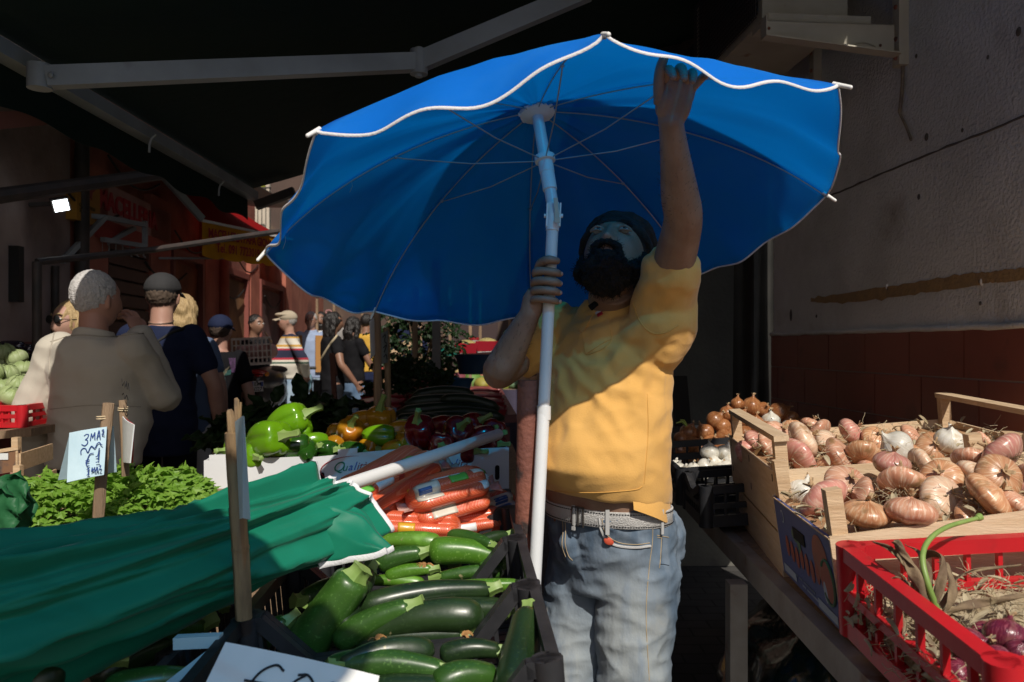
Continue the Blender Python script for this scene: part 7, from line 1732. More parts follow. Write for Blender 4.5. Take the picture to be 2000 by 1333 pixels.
for i in range(5): mb.ell(P(1540 + i * 14, 832 + i * 3, 3.0), Vector((.03, 0, 0)), Vector((0, .03, 0)), Vector((0, 0, .018)), 12, 8, lambda d: 1 + .4 * mnoise.noise(Vector(d) * 5 + Vector((i, 0, 0))))
solo('plastic_film', mb, mat('crumpled_film', (.42, .44, .46), .15, coat=.6, bump=.6, bscale=50), 'crumpled clear plastic film at the foot of the brown onion heap', 'plastic film', smooth=30)

# husk and root litter between the onions (nobody could count it)
def litter(label, name, o, a1, a2, n, W_, D_, z, nleaf, nroot, seed, m1, m2, sag=0):
    r_ = random.Random(seed); mb = MB(); nn = Vector(a1).cross(Vector(a2)).normalized(); a1 = Vector(a1).normalized(); a2 = Vector(a2).normalized()
    for i in range(nleaf):
        p = o + a1 * r_.uniform(0, W_) + a2 * r_.uniform(.02, D_) + nn * (z + r_.uniform(-.02, .02)); d = (a1 * r_.uniform(-1, 1) + a2 * r_.uniform(-1, 1) + nn * r_.uniform(-.1, .5)).normalized(); s = d.cross(nn).normalized(); L_ = r_.uniform(.015, .04); wd = r_.uniform(.006, .016); cu = r_.uniform(.1, .5)
        mb.sheet(lambda u, v: p + d * L_ * v + s * wd * (u - .5) * math.sin(.4 + 2.3 * v) + nn * (cu * L_ * (v * (1 - v)) + .25 * wd * (2 * u - 1) ** 2), 4, 5, .0006)
    k = len(mb.v)
    for i in range(nroot):
        p = o + a1 * r_.uniform(0, W_) + a2 * r_.uniform(.02, D_) + nn * (z + r_.uniform(-.015, .035)); q = [p]
        d = Vector((r_.uniform(-1, 1), r_.uniform(-1, 1), r_.uniform(-.4, .6)))
        for j in range(4): d = d + Vector((r_.uniform(-1, 1), r_.uniform(-1, 1), r_.uniform(-1, .8))) * .9; p = p + d.normalized() * .010; q.append(p)
        mb.tube(q, .0006, 3)
    return solo(name, mb, m1, label, 'husks', kind='stuff', smooth=0)
m_husk = mat('onion_husk', (.50, .30, .16), .6, (.36, .19, .09), 25, c3=(.55, .42, .28), c3scale=18); m_straw = mat('garlic_straw', (.46, .40, .27), .8, (.30, .23, .13), 25)
litter('dry skins and tangled roots among the onions of the blue sided crate', 'onion_husks', OA, A1, A2, None, .48, .40, -.005, 130, 220, 4, m_straw, None)
litter('dry skins and tangled roots among the onions of the crate with handles', 'onion_husks', OB, B1, B2, None, .66, .56, -.004, 150, 240, 5, m_straw, None)
mb = MB(); mb.box(OA - e3 * .06 + e1 * .01 + e2 * .01, e1 * .48, e2 * .41, e3 * .04); solo('husk_layer', mb, m_husk, 'packed brown husks deep under the onions of the blue sided crate', 'husks', kind='stuff', smooth=0)
mb = MB(); mb.box(OB - f3 * .06 + f1 * .01 + f2 * .01, f1 * .68, f2 * .64, f3 * .035); solo('husk_layer', mb, m_husk, 'packed brown husks deep under the onions of the crate with handles', 'husks', kind='stuff', smooth=0)

# red crate with garlic straw and red onions
RO = Vector((.602, .985, .895)); R1 = Vector((1, -.03, .06)).normalized(); R2 = Vector((.0, 1, .07)).normalized(); R3 = R1.cross(R2).normalized()
crate('crate', 'red plastic crate of garlic straw and red onions at the lower right corner', None, RO, R1 * .62, R2 * .475, R3 * .165, M['redplastic'], dips=(0, 0, 0, 0), nb=(11, 7), mid=.48, rim=.026, th=.020, post=.030)
mb = MB(); mb.box(RO + R1 * .02 + R2 * .02 + R3 * .012, R1 * .58, R2 * .435, R3 * .06); solo('straw_layer', mb, m_straw, 'matted garlic straw filling the bottom of the red crate', 'straw', kind='stuff', smooth=0)
litter('loose garlic straw, stalks and papery skins in the red crate', 'garlic_straw', RO + R1 * .02 + R2 * .01, R1, R2, None, .56, .45, .085, 330, 900, 9, m_straw, None)
litter('papery garlic skins showing through the bars of the red crate', 'garlic_straw', RO + R1 * .025 + R2 * .03, R2, R3, None, .42, .10, -.012, 120, 260, 10, m_straw, None)
gr_ = 'red onions in the red crate'
onions([(1893, 1262, 37, 'u', .005, 60, 40, 'big red onion next to the bar side of its red crate'), (1965, 1245, 40, 'u', .008, 40, 120, 'large purple onion at the right, near the back of the red crate'), (1945, 1292, 34, 'u', .008, 70, 200, 'small shiny red onion in front of the two large ones'), (1992, 1275, 30, 'u', .0, 30, 20, 'red onion cut by the right edge'), (1870, 1315, 30, 'u', -.02, 60, 60, 'red onion low behind the side bars'), (1925, 1240, 28, 'u', -.01, 30, 0, 'red onion between the two large ones at the back'), (1985, 1320, 36, 'u', -.01, 30, 90, 'red onion in the lower right corner')],
       RO + R3 * .10, R3, gr_, 'red onion')
ds = thing('garlic_plant', 'bundle of withered garlic leaves with one fresh green stalk in the red crate', 'garlic', tuple(PZ(1830, 1210, 1.0)))
m_dry = mat('withered_leaf', (.26, .19, .11), .85, (.13, .085, .05), 20, c3=(.40, .34, .2), c3scale=12, bump=.4)
base = P(1825, 1215, 1.25)
for i, pts in enumerate(([(1825, 1215), (1800, 1150), (1770, 1105), (1735, 1070), (1705, 1058)], [(1825, 1215), (1805, 1160), (1790, 1110), (1755, 1072), (1745, 1062)], [(1825, 1215), (1795, 1140), (1768, 1090), (1750, 1055)], [(1825, 1210), (1790, 1170), (1740, 1150), (1728, 1148)], [(1825, 1210), (1780, 1150), (1745, 1128)],
                         [(1820, 1200), (1840, 1130), (1842, 1090), (1815, 1082), (1800, 1095)], [(1825, 1215), (1850, 1160), (1870, 1130), (1900, 1115), (1990, 1105)], [(1825, 1215), (1860, 1200), (1900, 1240), (1915, 1230)], [(1830, 1210), (1880, 1185), (1940, 1175), (2010, 1160)], [(1822, 1205), (1810, 1120), (1796, 1080), (1770, 1065)], [(1825, 1215), (1790, 1195), (1760, 1205), (1745, 1225)], [(1825, 1215), (1850, 1190), (1862, 1150), (1850, 1105), (1835, 1098)])):
    q = catmull([(a, b, 1.25 + .012 * j + .02 * math.sin(i * 2 + j)) for j, (a, b) in enumerate(pts)], 18); q = [P(*k) for k in q]; sd = Vector((math.cos(i * 1.7), .4, math.sin(i * 1.7)))
    def ribbon(u, v):
        i_ = min(16, int(v * 17)); f = v * 17 - i_; p = q[i_].lerp(q[i_ + 1], f); wd = .013 * math.sin(.5 + 2.3 * v) + .002
        return p + sd * wd * (u - .5) + Vector((0, -1, .3)) * .004 * math.sin(v * 13 + u * 4 + i)
    mb = MB(); mb.sheet(ribbon, 5, 30, .0008); part('withered_leaf', mb, m_dry, ds, 180)
q = catmull([(1832, 1195, 1.24), (1812, 1140, 1.24), (1802, 1090, 1.26), (1815, 1055, 1.29), (1850, 1030, 1.33), (1908, 1013, 1.40)], 40)
mb = MB(); mb.tube([P(*k) for k in q], [.0050 - .0012 * i / 39 for i in range(40)], 12); a = P(1908, 1013, 1.40); mb.tube([a, a + Vector((.008, .006, .001)), a + Vector((.016, .010, -.002))], [.0048, .0072, .003], 10)
part('green_stalk', mb, mat('fresh_stalk', (.24, .34, .09), .45, (.17, .28, .06), 22, c3=(.36, .42, .18), c3scale=9), ds)
mb = MB(); c = P(1828, 1225, 1.25)
mb.ell(c, Vector((.022, 0, 0)), Vector((0, .022, 0)), Vector((0, 0, .03)), 16, 10, lambda d: 1 + .2 * mnoise.noise(Vector(d) * 4)); part('stalk_base', mb, m_straw, ds, 180)
mb = MB()
def sackf(u, v): 
    a = u * 6.283; r = .36 * math.sin(min(3.1, .35 + 2.8 * v)) ** .6; k = 1 + .12 * mnoise.noise((math.cos(a) * 3, math.sin(a) * 3, v * 6)) + .05 * mnoise.noise((math.cos(a) * 12, math.sin(a) * 12, v * 20)); return (1.0 + r * k * math.cos(a), 2.35 + r * 1.3 * k * math.sin(a), .02 + .66 * (1 - v))
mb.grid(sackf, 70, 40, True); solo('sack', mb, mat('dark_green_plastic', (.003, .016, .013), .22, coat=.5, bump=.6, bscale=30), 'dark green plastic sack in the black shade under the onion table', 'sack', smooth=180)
# ------------------------------------------------------------------ people in the street
m_beige = mat('beige_jacket', (.56, .52, .44), .85, (.50, .46, .385), 4, bump=.25, bscale=14, sheen=.1); m_band = mat('jacket_seam', (.38, .34, .28), .9)
gp_ = 'people walking in the market street'
p1, T, D, hc, g, u = figure('elderly man with white hair in a beige jacket, seen from behind, nearest at the left', (-1.775, 3.40), 174, 1.745, 1.03, m_beige, 2, .915, M['darkcloth'], mat('pink_skin', (.50, .26, .19), .5), M['greyhair'], 'short', coat=True, collar=True, vox=.0075, turn=-22, fold=.009,
    armL=((.275, .03, 1.13), (.285, -.02, .89)), armR=((-.215, -.15, 1.19), (-.09, -.17, 1.46)), belly=.1)
# his sleeves hang down to the wrists; the other hand is raised to his face
mb = MB()
for z, r in ((1.335, .206), (1.02, .212)):
    pass
bc = bvh_of(*[c for c in p1.children if c.name.startswith('coat')])
for pts, r in (([(98, 668), (150, 655), (215, 658), (280, 652)], .0028), ([(108, 640), (98, 690), (96, 740)], .0025), ([(92, 800), (180, 792), (275, 795)], .0018)):
    mb = MB(); line_on(mb, bc, pts, r, 30); part('seam', mb, m_band, p1, 60)
p2, T2, D2, *_ = figure('man in a navy T-shirt and black cap with a neck cord, seen from behind', (-1.93, 4.4), 186, 1.79, .98, M['navy'], .55, .78, M['darkcloth'], M['skin'], mat('short_brown_hair', (.10, .07, .05), .8), 'short', cap='round', capmat=mat('black_cap', (.02, .02, .022), .85, (.03, .03, .032), 9), vox=.008,
    armL=((.27, .02, 1.14), (.28, -.03, .88)), armR=((-.27, .02, 1.14), (-.29, -.04, .88)), fold=.008)
mb = MB(); mb.tube([T2(.06 * math.cos(a), .02 + .062 * math.sin(a), 1.475 - .015 * math.sin(a)) for a in np.linspace(0, 6.28, 25)], .0035, 6); part('neck_cord', mb, mat('cord', (.10, .07, .05), .8), p2)
mb = MB(); q = catmull([T2(-.13, .06, 1.44), T2(-.06, .118, 1.40), T2(.05, .128, 1.30), T2(.10, .12, 1.1), T2(.12, .10, .98)], 16); mb.tube([Vector(k) for k in q], .009, 6); part('bag_strap', mb, M['black'], p2)
mb = MB(); a = T2(.285, -.03, .895); mb.tube([a + D2(.034 * math.cos(t), .034 * math.sin(t), .003 * t) for t in np.linspace(0, 12.5, 30)], .0035, 6); part('bracelet', mb, M['oldwood'], p2)
figure('blonde woman in a blue top and white vest, mostly hidden behind the man in navy', (-2.05, 4.95), 190, 1.70, .95, mat('slate_blue_cotton', (.09, .13, .22), .9), .5, .86, mat('white_vest', (.55, .54, .52), .9), M['skin'], M['blondhair'], 'tied', vox=.010, hairdrop=1.36, turn=12)
m_boy = mat('black_tee', (.010, .010, .012), .95, bump=.2, bscale=14, spec=.1)
p4, T4, D4, *_ = figure('boy in a black T-shirt with a faded print and a dark cap, seen from behind', (-2.05, 5.6), 183, 1.57, .92, m_boy, .55, .80, M['darkcloth'], M['skin'], mat('brown_hair', (.06, .04, .03), .8), 'short', cap='round', capmat=M['navy'], vox=.009)
bb = bvh_of(*[c for c in p4.children if c.name.startswith('shirt')])
def deco(name, quad, c, k=6):
    mb = MB(); patch_on(mb, bb, quad, .003, k); 
    if mb.v: part(name, mb, mat(name + '_ink', c, .9, tuple(x * .4 for x in c), 40), p4, 0)
deco('print_frame', [(396, 700), (430, 696), (430, 701), (396, 705)], (.11, .05, .13)); deco('print_frame', [(393, 702), (398, 702), (398, 738), (394, 738)], (.11, .05, .13)); deco('print_frame', [(446, 700), (460, 700), (459, 728), (452, 728)], (.09, .04, .11))
deco('print_figure', [(418, 712), (428, 704), (420, 722), (408, 734)], (.20, .17, .11)); deco('print_figure', [(440, 722), (448, 716), (440, 732), (432, 736)], (.20, .17, .11)); deco('print_band', [(400, 725), (414, 722), (412, 734), (400, 736)], (.03, .11, .10)); deco('print_band', [(430, 727), (452, 722), (450, 732), (432, 736)], (.03, .11, .10)); deco('print_caption', [(418, 738), (440, 737), (440, 742), (418, 744)], (.05, .09, .10))
figure('blonde woman in dark sunglasses facing the camera behind the beige jacket', (-2.24, 4.05), 20, 1.64, .95, M['blackcloth'], .6, .85, M['darkcloth'], M['skin'], M['blondhair'], 'long', glasses='dark', vox=.010, turn=-48, hairdrop=1.3)
figure('man in dark clothes sitting back in the shade of a shop entrance', (-2.77, 8.6), 60, 1.60, .9, M['blackcloth'], 2, .85, M['darkcloth'], M['skin2'], M['blackhair'], 'short', vox=.012)
def _sweater(N, L, b):
    tc = N.new('ShaderNodeTexCoord'); sp = N.new('ShaderNodeSeparateXYZ'); L.new(tc.outputs['Object'], sp.inputs[0])
    mr = N.new('ShaderNodeMapRange'); mr.inputs['From Min'].default_value = .9; mr.inputs['From Max'].default_value = 1.5; L.new(sp.outputs['Z'], mr.inputs['Value'])
    cr = N.new('ShaderNodeValToRGB'); cr.color_ramp.interpolation = 'CONSTANT'; W_ = (.62, .58, .50, 1); NV_ = (.02, .022, .05, 1); Y_ = (.50, .28, .06, 1); R_ = (.40, .03, .05, 1); G_ = (.03, .09, .06, 1)
    els = [(0, W_), (.26, G_), (.29, W_), (.33, R_), (.37, NV_), (.51, R_), (.54, W_), (.57, Y_), (.61, W_), (.73, Y_), (.76, NV_)]
    e = cr.color_ramp.elements; e[0].position = 0; e[0].color = W_; e[1].position = els[1][0]; e[1].color = els[1][1]
    for p_, c_ in els[2:]: x = e.new(p_); x.color = c_
    L.new(mr.outputs[0], cr.inputs[0]); L.new(cr.outputs[0], b.inputs['Base Color'])
    w_ = N.new('ShaderNodeTexWave'); w_.inputs['Scale'].default_value = 30; L.new(tc.outputs['Object'], w_.inputs['Vector']); bp = N.new('ShaderNodeBump'); bp.inputs['Strength'].default_value = .5; L.new(w_.outputs['Fac'], bp.inputs['Height']); L.new(bp.outputs[0], b.inputs['Normal'])
m_flatcap = mat('sand_cap', (.42, .36, .27), .9, (.36, .3, .22), 9); m_sunjean = mat('sunlit_jeans', (.22, .32, .44), .9, (.36, .46, .56), 7)
figure('old man in a striped sweater and sand flat cap, hands behind his back', (-2.53, 9.0), -68, 1.64, 1.05, node_mat('striped_knit', _sweater, .95), 2, .93, m_sunjean, M['skin'], M['greyhair2'], 'short', cap='flat', capmat=m_flatcap, vox=.010, belly=.25, armL=((.27, .14, 1.16), (.10, .20, .98)), armR=((-.27, .14, 1.16), (-.08, .21, .96)), turn=-4)
m_shirtblue = mat('light_blue_shirt', (.30, .38, .55), .85, (.26, .33, .48), 9, bump=.2)
p9, T9, D9, *_ = figure('grey haired man in glasses and a light blue shirt walking towards the camera', (-2.65, 10.5), 6, 1.65, 1.0, m_shirtblue, 2, .82, m_sunjean, M['skin'], M['greyhair2'], 'short', glasses='clear', vox=.011, collar=True)
mb = MB(); mb.sheet(lambda a, v: T9(.08 + .12 * a, -.15 + .05 * a, 1.40 - .50 * v), 8, 10, .012); part('open_jacket', mb, mat('tan_jacket', (.40, .2, .06), .9), p9)
mb = MB(); mb.sheet(lambda a, v: T9(-.20 + .10 * a, -.10 - .04 * a, 1.40 - .50 * v), 8, 10, .012); part('open_jacket', mb, bpy.data.materials['tan_jacket'], p9)
figure('dark bearded man just behind the man in the light blue shirt', (-2.76, 11.5), 4, 1.66, 1.0, mat('white_tee', (.55, .55, .54), .9), .6, .85, M['darkcloth'], M['skin2'], M['blackhair'], 'short', vox=.012, beard=M['blackhair'])
p11, T11, D11, *_ = figure('woman in black with long curly hair and a cream cross-body strap, from behind', (-1.91, 8.5), 122, 1.63, .88, M['blackcloth'], .45, .84, M['darkcloth'], M['skin2'], M['blackhair'], 'long', vox=.010, hairdrop=1.22, turn=-10, armR=((-.26, .0, 1.14), (-.30, -.16, .92)))
bw = bvh_of(*[c for c in p11.children if c.name.startswith('shirt')]); mb = MB(); line_on(mb, bw, [(664, 648), (655, 660), (644, 674), (634, 690), (626, 706)], .011, 24, .002)
part('shoulder_strap', mb, mat('cream_strap', (.50, .42, .28), .8), p11)
mb = MB(); c = head_pt(T11(0, -.012, 1.60), D11(0, -1, 0), UZ, .0, -.06, .115); mb.tube([c + Vector((.03 * math.cos(t), 0, .02 * math.sin(t))) for t in np.linspace(0, 5.5, 14)], .006, 6); part('hair_clip', mb, mat('pink_clip', (.50, .25, .25), .4), p11)
figure('younger woman in a black top and blue jeans beside the fish table, seen from behind', (-1.79, 9.0), 140, 1.58, .85, M['blackcloth'], .45, .92, mat('blue_jeans', (.08, .14, .24), .9, (.12, .19, .3), 8), M['skin2'], M['blackhair'], 'long', vox=.011, hairdrop=1.28, armR=((-.24, -.06, 1.15), (-.16, -.26, 1.02)))
figure('person in a yellow jacket walking away in the sun', (-1.92, 10.5), 178, 1.62, 1.05, mat('yellow_jacket', (.55, .32, .04), .8), .9, .92, M['navy'], M['skin2'], M['blackhair'], 'short', vox=.012)
figure('shopper in a dark coat far down the street between the stakes', (-1.6, 12.4), 185, 1.70, 1.0, M['navy'], 2, .80, M['darkcloth'], M['skin2'], M['blackhair'], 'short', vox=.014)
figure('shopper in a grey top far down the street at the left', (-2.85, 12.8), 170, 1.68, 1.0, mat('grey_top', (.25, .24, .23), .9), .6, .85, M['darkcloth'], M['skin'], M['blackhair'], 'short', vox=.014)

# white basket on a parked scooter with its plate
sc_ = thing('scooter', 'parked scooter with red tail lamp and number plate beside the striped sweater', 'scooter', (-2.51, 8.2, street_z(8.2)))
SK = 1.27
def SP(px, py, d=8.0): return P(px, py, d)
m_scoot = mat('scooter_grey', (.03, .03, .032), .4, coat=.3)
mb = MB(); c = SP(512, 742); mb.ell(c + Vector((0, .25, 0)), Vector((.115, 0, 0)), Vector((0, .42, 0)), Vector((0, 0, .13)), 20, 12); mb.ell(SP(512, 770) + Vector((0, .35, 0)), Vector((.09, 0, 0)), Vector((0, .45, 0)), Vector((0, 0, .17)), 20, 12); part('body', mb, m_scoot, sc_)
mb = MB(); mb.ell(SP(510, 726) + Vector((0, .38, .0)), Vector((.115, 0, 0)), Vector((0, .40, 0)), Vector((0, 0, .05)), 20, 10); part('saddle', mb, M['black'], sc_)
m_tail = mat('tail_lamp_red', (.30, .01, .012), .15, coat=.6)
mb = MB(); mb.ell(SP(512, 726) + Vector((0, -.12, 0)), Vector((.095, 0, 0)), Vector((0, .05, 0)), Vector((0, 0, .028)), 16, 10); part('tail_lamp', mb, m_tail, sc_)
mb = MB(); mb.ell(SP(513, 733) + Vector((0, -.13, 0)), Vector((.045, 0, 0)), Vector((0, .03, 0)), Vector((0, 0, .013)), 16, 10); part('tail_lamp', mb, m_tail, sc_)
for x, y in ((496, 736), (528, 730)): mb = MB(); mb.ball(SP(x, y) + Vector((0, -.12, 0)), .025); part('indicator', mb, mat('amber', (.5, .16, .01), .2) if 'amber' not in bpy.data.materials else bpy.data.materials['amber'], sc_)
A_ = SP(501, 744) + Vector((0, -.16, 0)); mb = MB(); mb.box(A_ - UZ * .104, Vector((.117, 0, .007)), Vector((0, .004, 0)), UZ * .104); plate = part('number_plate', mb, mat('plate_white', (.50, .50, .50), .5), sc_, 0)
for x in (.002, .097): mb = MB(); mb.box(A_ + Vector((x, -.0016, -.047)), Vector((.018, 0, 0)), Vector((0, .001, 0)), UZ * .043); part('plate_band', mb, mat('plate_blue', (.01, .05, .25), .5) if 'plate_blue' not in bpy.data.materials else bpy.data.materials['plate_blue'], plate, 0)
text('plate_lettering', 'EM', .056, A_ + Vector((.027, -.002, -.046)), (1, 0, .06), UZ, M['inkblack'], plate, .0008, bold=.0006); text('plate_lettering', '60271', .056, A_ + Vector((.005, -.002, -.098)), (1, 0, .06), UZ, M['inkblack'], plate, .0008, bold=.0006, spacing=.9)
for dy in (.0, 1.15):
    mb = MB(); c = Vector((-2.51, 8.15 + dy, .42)); mb.tube([c + Vector((0, .20 * math.cos(a), .20 * math.sin(a))) for a in np.linspace(0, 6.283, 30)], .045, 10); mb.tube([c + Vector((-.03, 0, 0)), c + Vector((.03, 0, 0))], .12, 20); part('wheel', mb, M['black'], sc_)
mb = MB(); mb.tube([(-2.51, 9.3, .45), (-2.51, 9.05, 1.18)], .03, 8); mb.tube([(-2.79, 9.02, 1.2), (-2.22, 9.02, 1.2)], .018, 8); mb.box((-2.69, 9.08, .5), (.36, 0, 0), (0, .05, 0), (0, .0, .45)); part('front_shield', mb, m_scoot, sc_)
bk = thing('basket', 'white perforated plastic basket on the scooter behind the boy', 'basket', tuple(SP(485, 712)))
mb = MB(); o = SP(454, 714, 7.7); wx = SP(530, 708, 7.75) - o; wx.z = .02; hz_ = .25
m_wb = mat('white_basket', (.60, .56, .50), .6, (.5, .45, .4), 8)
def bpanel(a, b, name):
    mb = MB(); d = b - a; up = UZ * hz_ + (Vector((0, -.03, 0))); n = 9
    for j in range(5): mb.bar(a + up * (j / 4), b + up * (j / 4), .008, .020 if j in (0, 4) else .012)
    for k in range(n + 1): mb.bar(a + d * (k / n), a + d * (k / n) + up, .008, .010, d)
    part(name, mb, m_wb, bk, 0)
c0, c1, c2_, c3_ = o, o + wx, o + wx + Vector((-.10, .30, 0)), o + Vector((-.10, .30, 0))
for a, b in ((c0, c1), (c1, c2_), (c2_, c3_), (c3_, c0)): bpanel(a, b, 'side_panel')
mb = MB(); mb.box(o, wx, Vector((-.10, .30, 0)), UZ * .01); part('bottom', mb, m_wb, bk, 0)
for i in range(6): mb = MB(); mb.ell(o + wx * (.12 + .15 * i) + Vector((0, .12 + .05 * (i % 2), .12)), Vector((.06, 0, 0)), Vector((0, .06, 0)), Vector((0, 0, .07)), 12, 8, lambda d: 1 + .3 * mnoise.noise(Vector(d) * 3)); solo('parcel', mb, mat('wrapped_pink', (.5, .3, .26), .6) if 'wrapped_pink' not in bpy.data.materials else bpy.data.materials['wrapped_pink'], 'paper wrapped parcel in the white basket on the scooter', 'parcel', 'paper wrapped parcels in the white basket')
mb = MB(); mb.tube([SP(518, 650, 7.9), SP(530, 668, 7.7)], .012, 6); solo('slat', mb, M['wood'], 'pale wooden slat sticking out above the white basket', 'slat')
mb = MB(); mb.ell(P(594, 748, 9.2), Vector((.09, 0, 0)), Vector((0, .08, 0)), Vector((0, 0, .15)), 14, 10, lambda d: 1 + .25 * mnoise.noise(Vector(d) * 4)); solo('shopping_bag', mb, mat('thin_blue_bag', (.25, .45, .55), .3), 'light blue plastic shopping bag beside the striped sweater man', 'bag')

# cabbages, crates at the left edge
m_cab = mat('cabbage_leaf', (.24, .32, .12), .5, (.34, .40, .20), 6, bump=.35, bscale=14, rand=.1, c3=(.45, .48, .32), c3scale=8)
def cabbage():
    t = thing('cabbage', 'pale green cabbage piled in the dark left stall', 'cabbage', (0, 0, 0)); mb = MB(); mb.ell((0, 0, 0), (.085, 0, 0), (0, .085, 0), (0, 0, .07), 24, 14, lambda d: 1 + .03 * mnoise.noise(Vector(d) * 3)); part('head', mb, m_cab, t, 180)
    mb = MB()
    for k in range(6):
        a = k * 1.05
        def lf(u, v, a=a): th = lerp(2.2, .35, v); ph = a + (u - .5) * 1.3 * math.sin(th * .9); r = .088 + .004 * v + .004 * math.sin(u * 12) * v; return Vector((r * math.sin(th) * math.cos(ph), r * math.sin(th) * math.sin(ph), r * .84 * math.cos(th)))
        mb.sheet(lf, 9, 9, .0015)
    part('outer_leaves', mb, m_cab, t, 180); return t
cb0 = cabbage()
for i, (x, y, d, r) in enumerate(((32, 702, 3.7, 20), (8, 690, 3.75, 20), (16, 732, 3.6, 23), (46, 726, 3.65, 22), (6, 760, 3.5, 22), (40, 754, 3.5, 24), (22, 776, 3.4, 24), (52, 780, 3.45, 18), (-4, 782, 3.4, 20), (-20, 730, 3.5, 24), (-22, 770, 3.4, 22), (14, 712, 3.75, 18))):
    put(cb0, P(x, y, d), (rnd.uniform(-.5, .5), rnd.uniform(-.5, .5), rnd.uniform(0, 6)), 'pale green cabbage piled in the dark left stall', 'cabbages at the left stall', r / F * d / .085)
for (x, y, d) in ((22, 678, 3.85), (42, 684, 3.9)):
    mb = MB(); c = P(x, y, d); n = 12; mb.tube([c + Vector((-.07 + .14 * s, 0, 0)) for s in np.linspace(0, 1, n)], [.032 * math.sqrt(max(.05, 1 - (2 * s - 1) ** 4)) for s in np.linspace(0, 1, n)], 14); solo('aubergine', mb, mat('aubergine', (.015, .01, .022), .15, coat=.6) if 'aubergine' not in bpy.data.materials else bpy.data.materials['aubergine'], 'shiny dark aubergine on top behind the cabbages', 'aubergine', 'dark aubergines behind the cabbages')
o = P(-50, 836, 3.2); crate('crate', 'red plastic crate under the cabbages at the left edge', None, o, Vector((.19, 0, .0)), Vector((-.02, .42, 0)), UZ * .09, M['redplastic'], dips=(0, 0, 0, 0), nb=(7, 8), mid=.5, low=.02)
o = P(-70, 848, 3.1); mb = MB(); mb.box(o, Vector((.26, 0, .02)), Vector((-.03, .9, 0)), UZ * -.03); lt = solo('stall_shelf', mb, M['oldwood'], 'wooden shelf under the red crate at the left edge', 'shelf', smooth=0)
for i, (x, y, d, lab) in enumerate(((36, 872, 2.75, 'dark sided wooden crate at the left edge, upper one'), (40, 928, 2.6, 'dark sided wooden crate at the left edge, lower one by the parsley'))):
    c = P(x, y, d); t = thing('wooden_crate', lab, 'crate', tuple(c), 'small wooden crates at the left edge'); e1_ = Vector((-.32, -.07, -.05)); e2_ = Vector((-.05, .28, .0))
    mb = MB(); mb.box(c - UZ * .085, e1_, Vector((0, .008, 0)), UZ * .07); part('front_panel', mb, mat('dark_print', (.05, .05, .055), .7, (.2, .1, .05), 9, lo=.55, hi=.62) if 'dark_print' not in bpy.data.materials else bpy.data.materials['dark_print'], t, 0)
    mb = MB(); mb.box(c - UZ * .012 + Vector((0, -.004, 0)), e1_, Vector((0, .014, 0)), UZ * .012); part('rim', mb, M['wood'], t, 0)
    mb = MB(); mb.box(c - UZ * .085, e2_, Vector((.008, 0, 0)), UZ * .06); part('side_panel', mb, M['wood'], t, 0)
    mb = MB(); mb.box(c + Vector((-.024, -.002, -.09)), Vector((.022, 0, 0)), Vector((0, .022, 0)), UZ * .12); part('corner_post', mb, M['wood'], t, 0)
    mb = MB(); mb.box(c + Vector((-.060, -.016, -.045)), Vector((.03, .006, 0)), Vector((0, .001, 0)), UZ * .022); part('paper_label', mb, M['paper'], t, 0)
    mb = MB(); mb.box(c - UZ * .083 + e2_ * .02, e1_, e2_ * .95, UZ * .005); part('bottom', mb, M['oldwood'], t, 0)

# ------------------------------------------------------------------ fish and meat stall beyond the peppers
ft = thing('fish_table', 'long table of red trays beyond the cucumbers', 'table', (-.55, 5.6, 0))
mb = MB(); mb.box((-1.12, 5.0, .93), (1.15, .1, .03), (-.12, 1.9, .06), (0, 0, .05)); part('table_top', mb, mat('red_board', (.13, .03, .03), .5), ft, 0)
for x, y in ((-1.05, 5.05), (-.05, 5.1), (-1.1, 6.8), (-.1, 6.85)): mb = MB(); mb.bar((x, y, 0), (x, y, .93), .07, .07); part('leg', mb, mat('red_leg', (.16, .05, .05), .7) if 'red_leg' not in bpy.data.materials else bpy.data.materials['red_leg'], ft, 0)
m_tray = mat('red_tray', (.28, .02, .025), .35); m_meat = mat('red_fish', (.26, .05, .05), .3, (.38, .12, .1), 18, coat=.4, bump=.5, bscale=30)
def tray(c, w_, d_, h_, m, fm, label, group, name='tray', cat='tray', fill=True):
    c = Vector(c); t = thing(name, label, cat, tuple(c), group); mb = MB(); k = .86
    def f(u, v):
        q = int(round(u * 4)) % 4; s = (1 if q in (1, 2) else -1, 1 if q in (2, 3) else -1); e = lerp(k, 1, v); return c + Vector((s[0] * w_ / 2 * e, s[1] * d_ / 2 * e, h_ * v))
    mb.sheet(f, 5, 3, .006); mb.cbox(c + UZ * .003, w_ * k, d_ * k, .006); part('shell', mb, m, t, 0)
    if fill: mb = MB(); mb.ell(c + UZ * h_ * .8, Vector((w_ * .45, 0, 0)), Vector((0, d_ * .45, 0)), Vector((0, 0, h_ * .55)), 26, 12, lambda d: 1 + .12 * mnoise.noise(Vector(d) * 7)); part('goods', mb, fm, t, 180)
    return t
for i in range(3):
    for j in range(4):
        tray((-.92 + i * .36 - j * .02, 5.25 + j * .42, .985 + j * .018), .33, .38, .06, m_tray, m_meat, 'red tray of fish on the long table', 'red trays on the fish table')
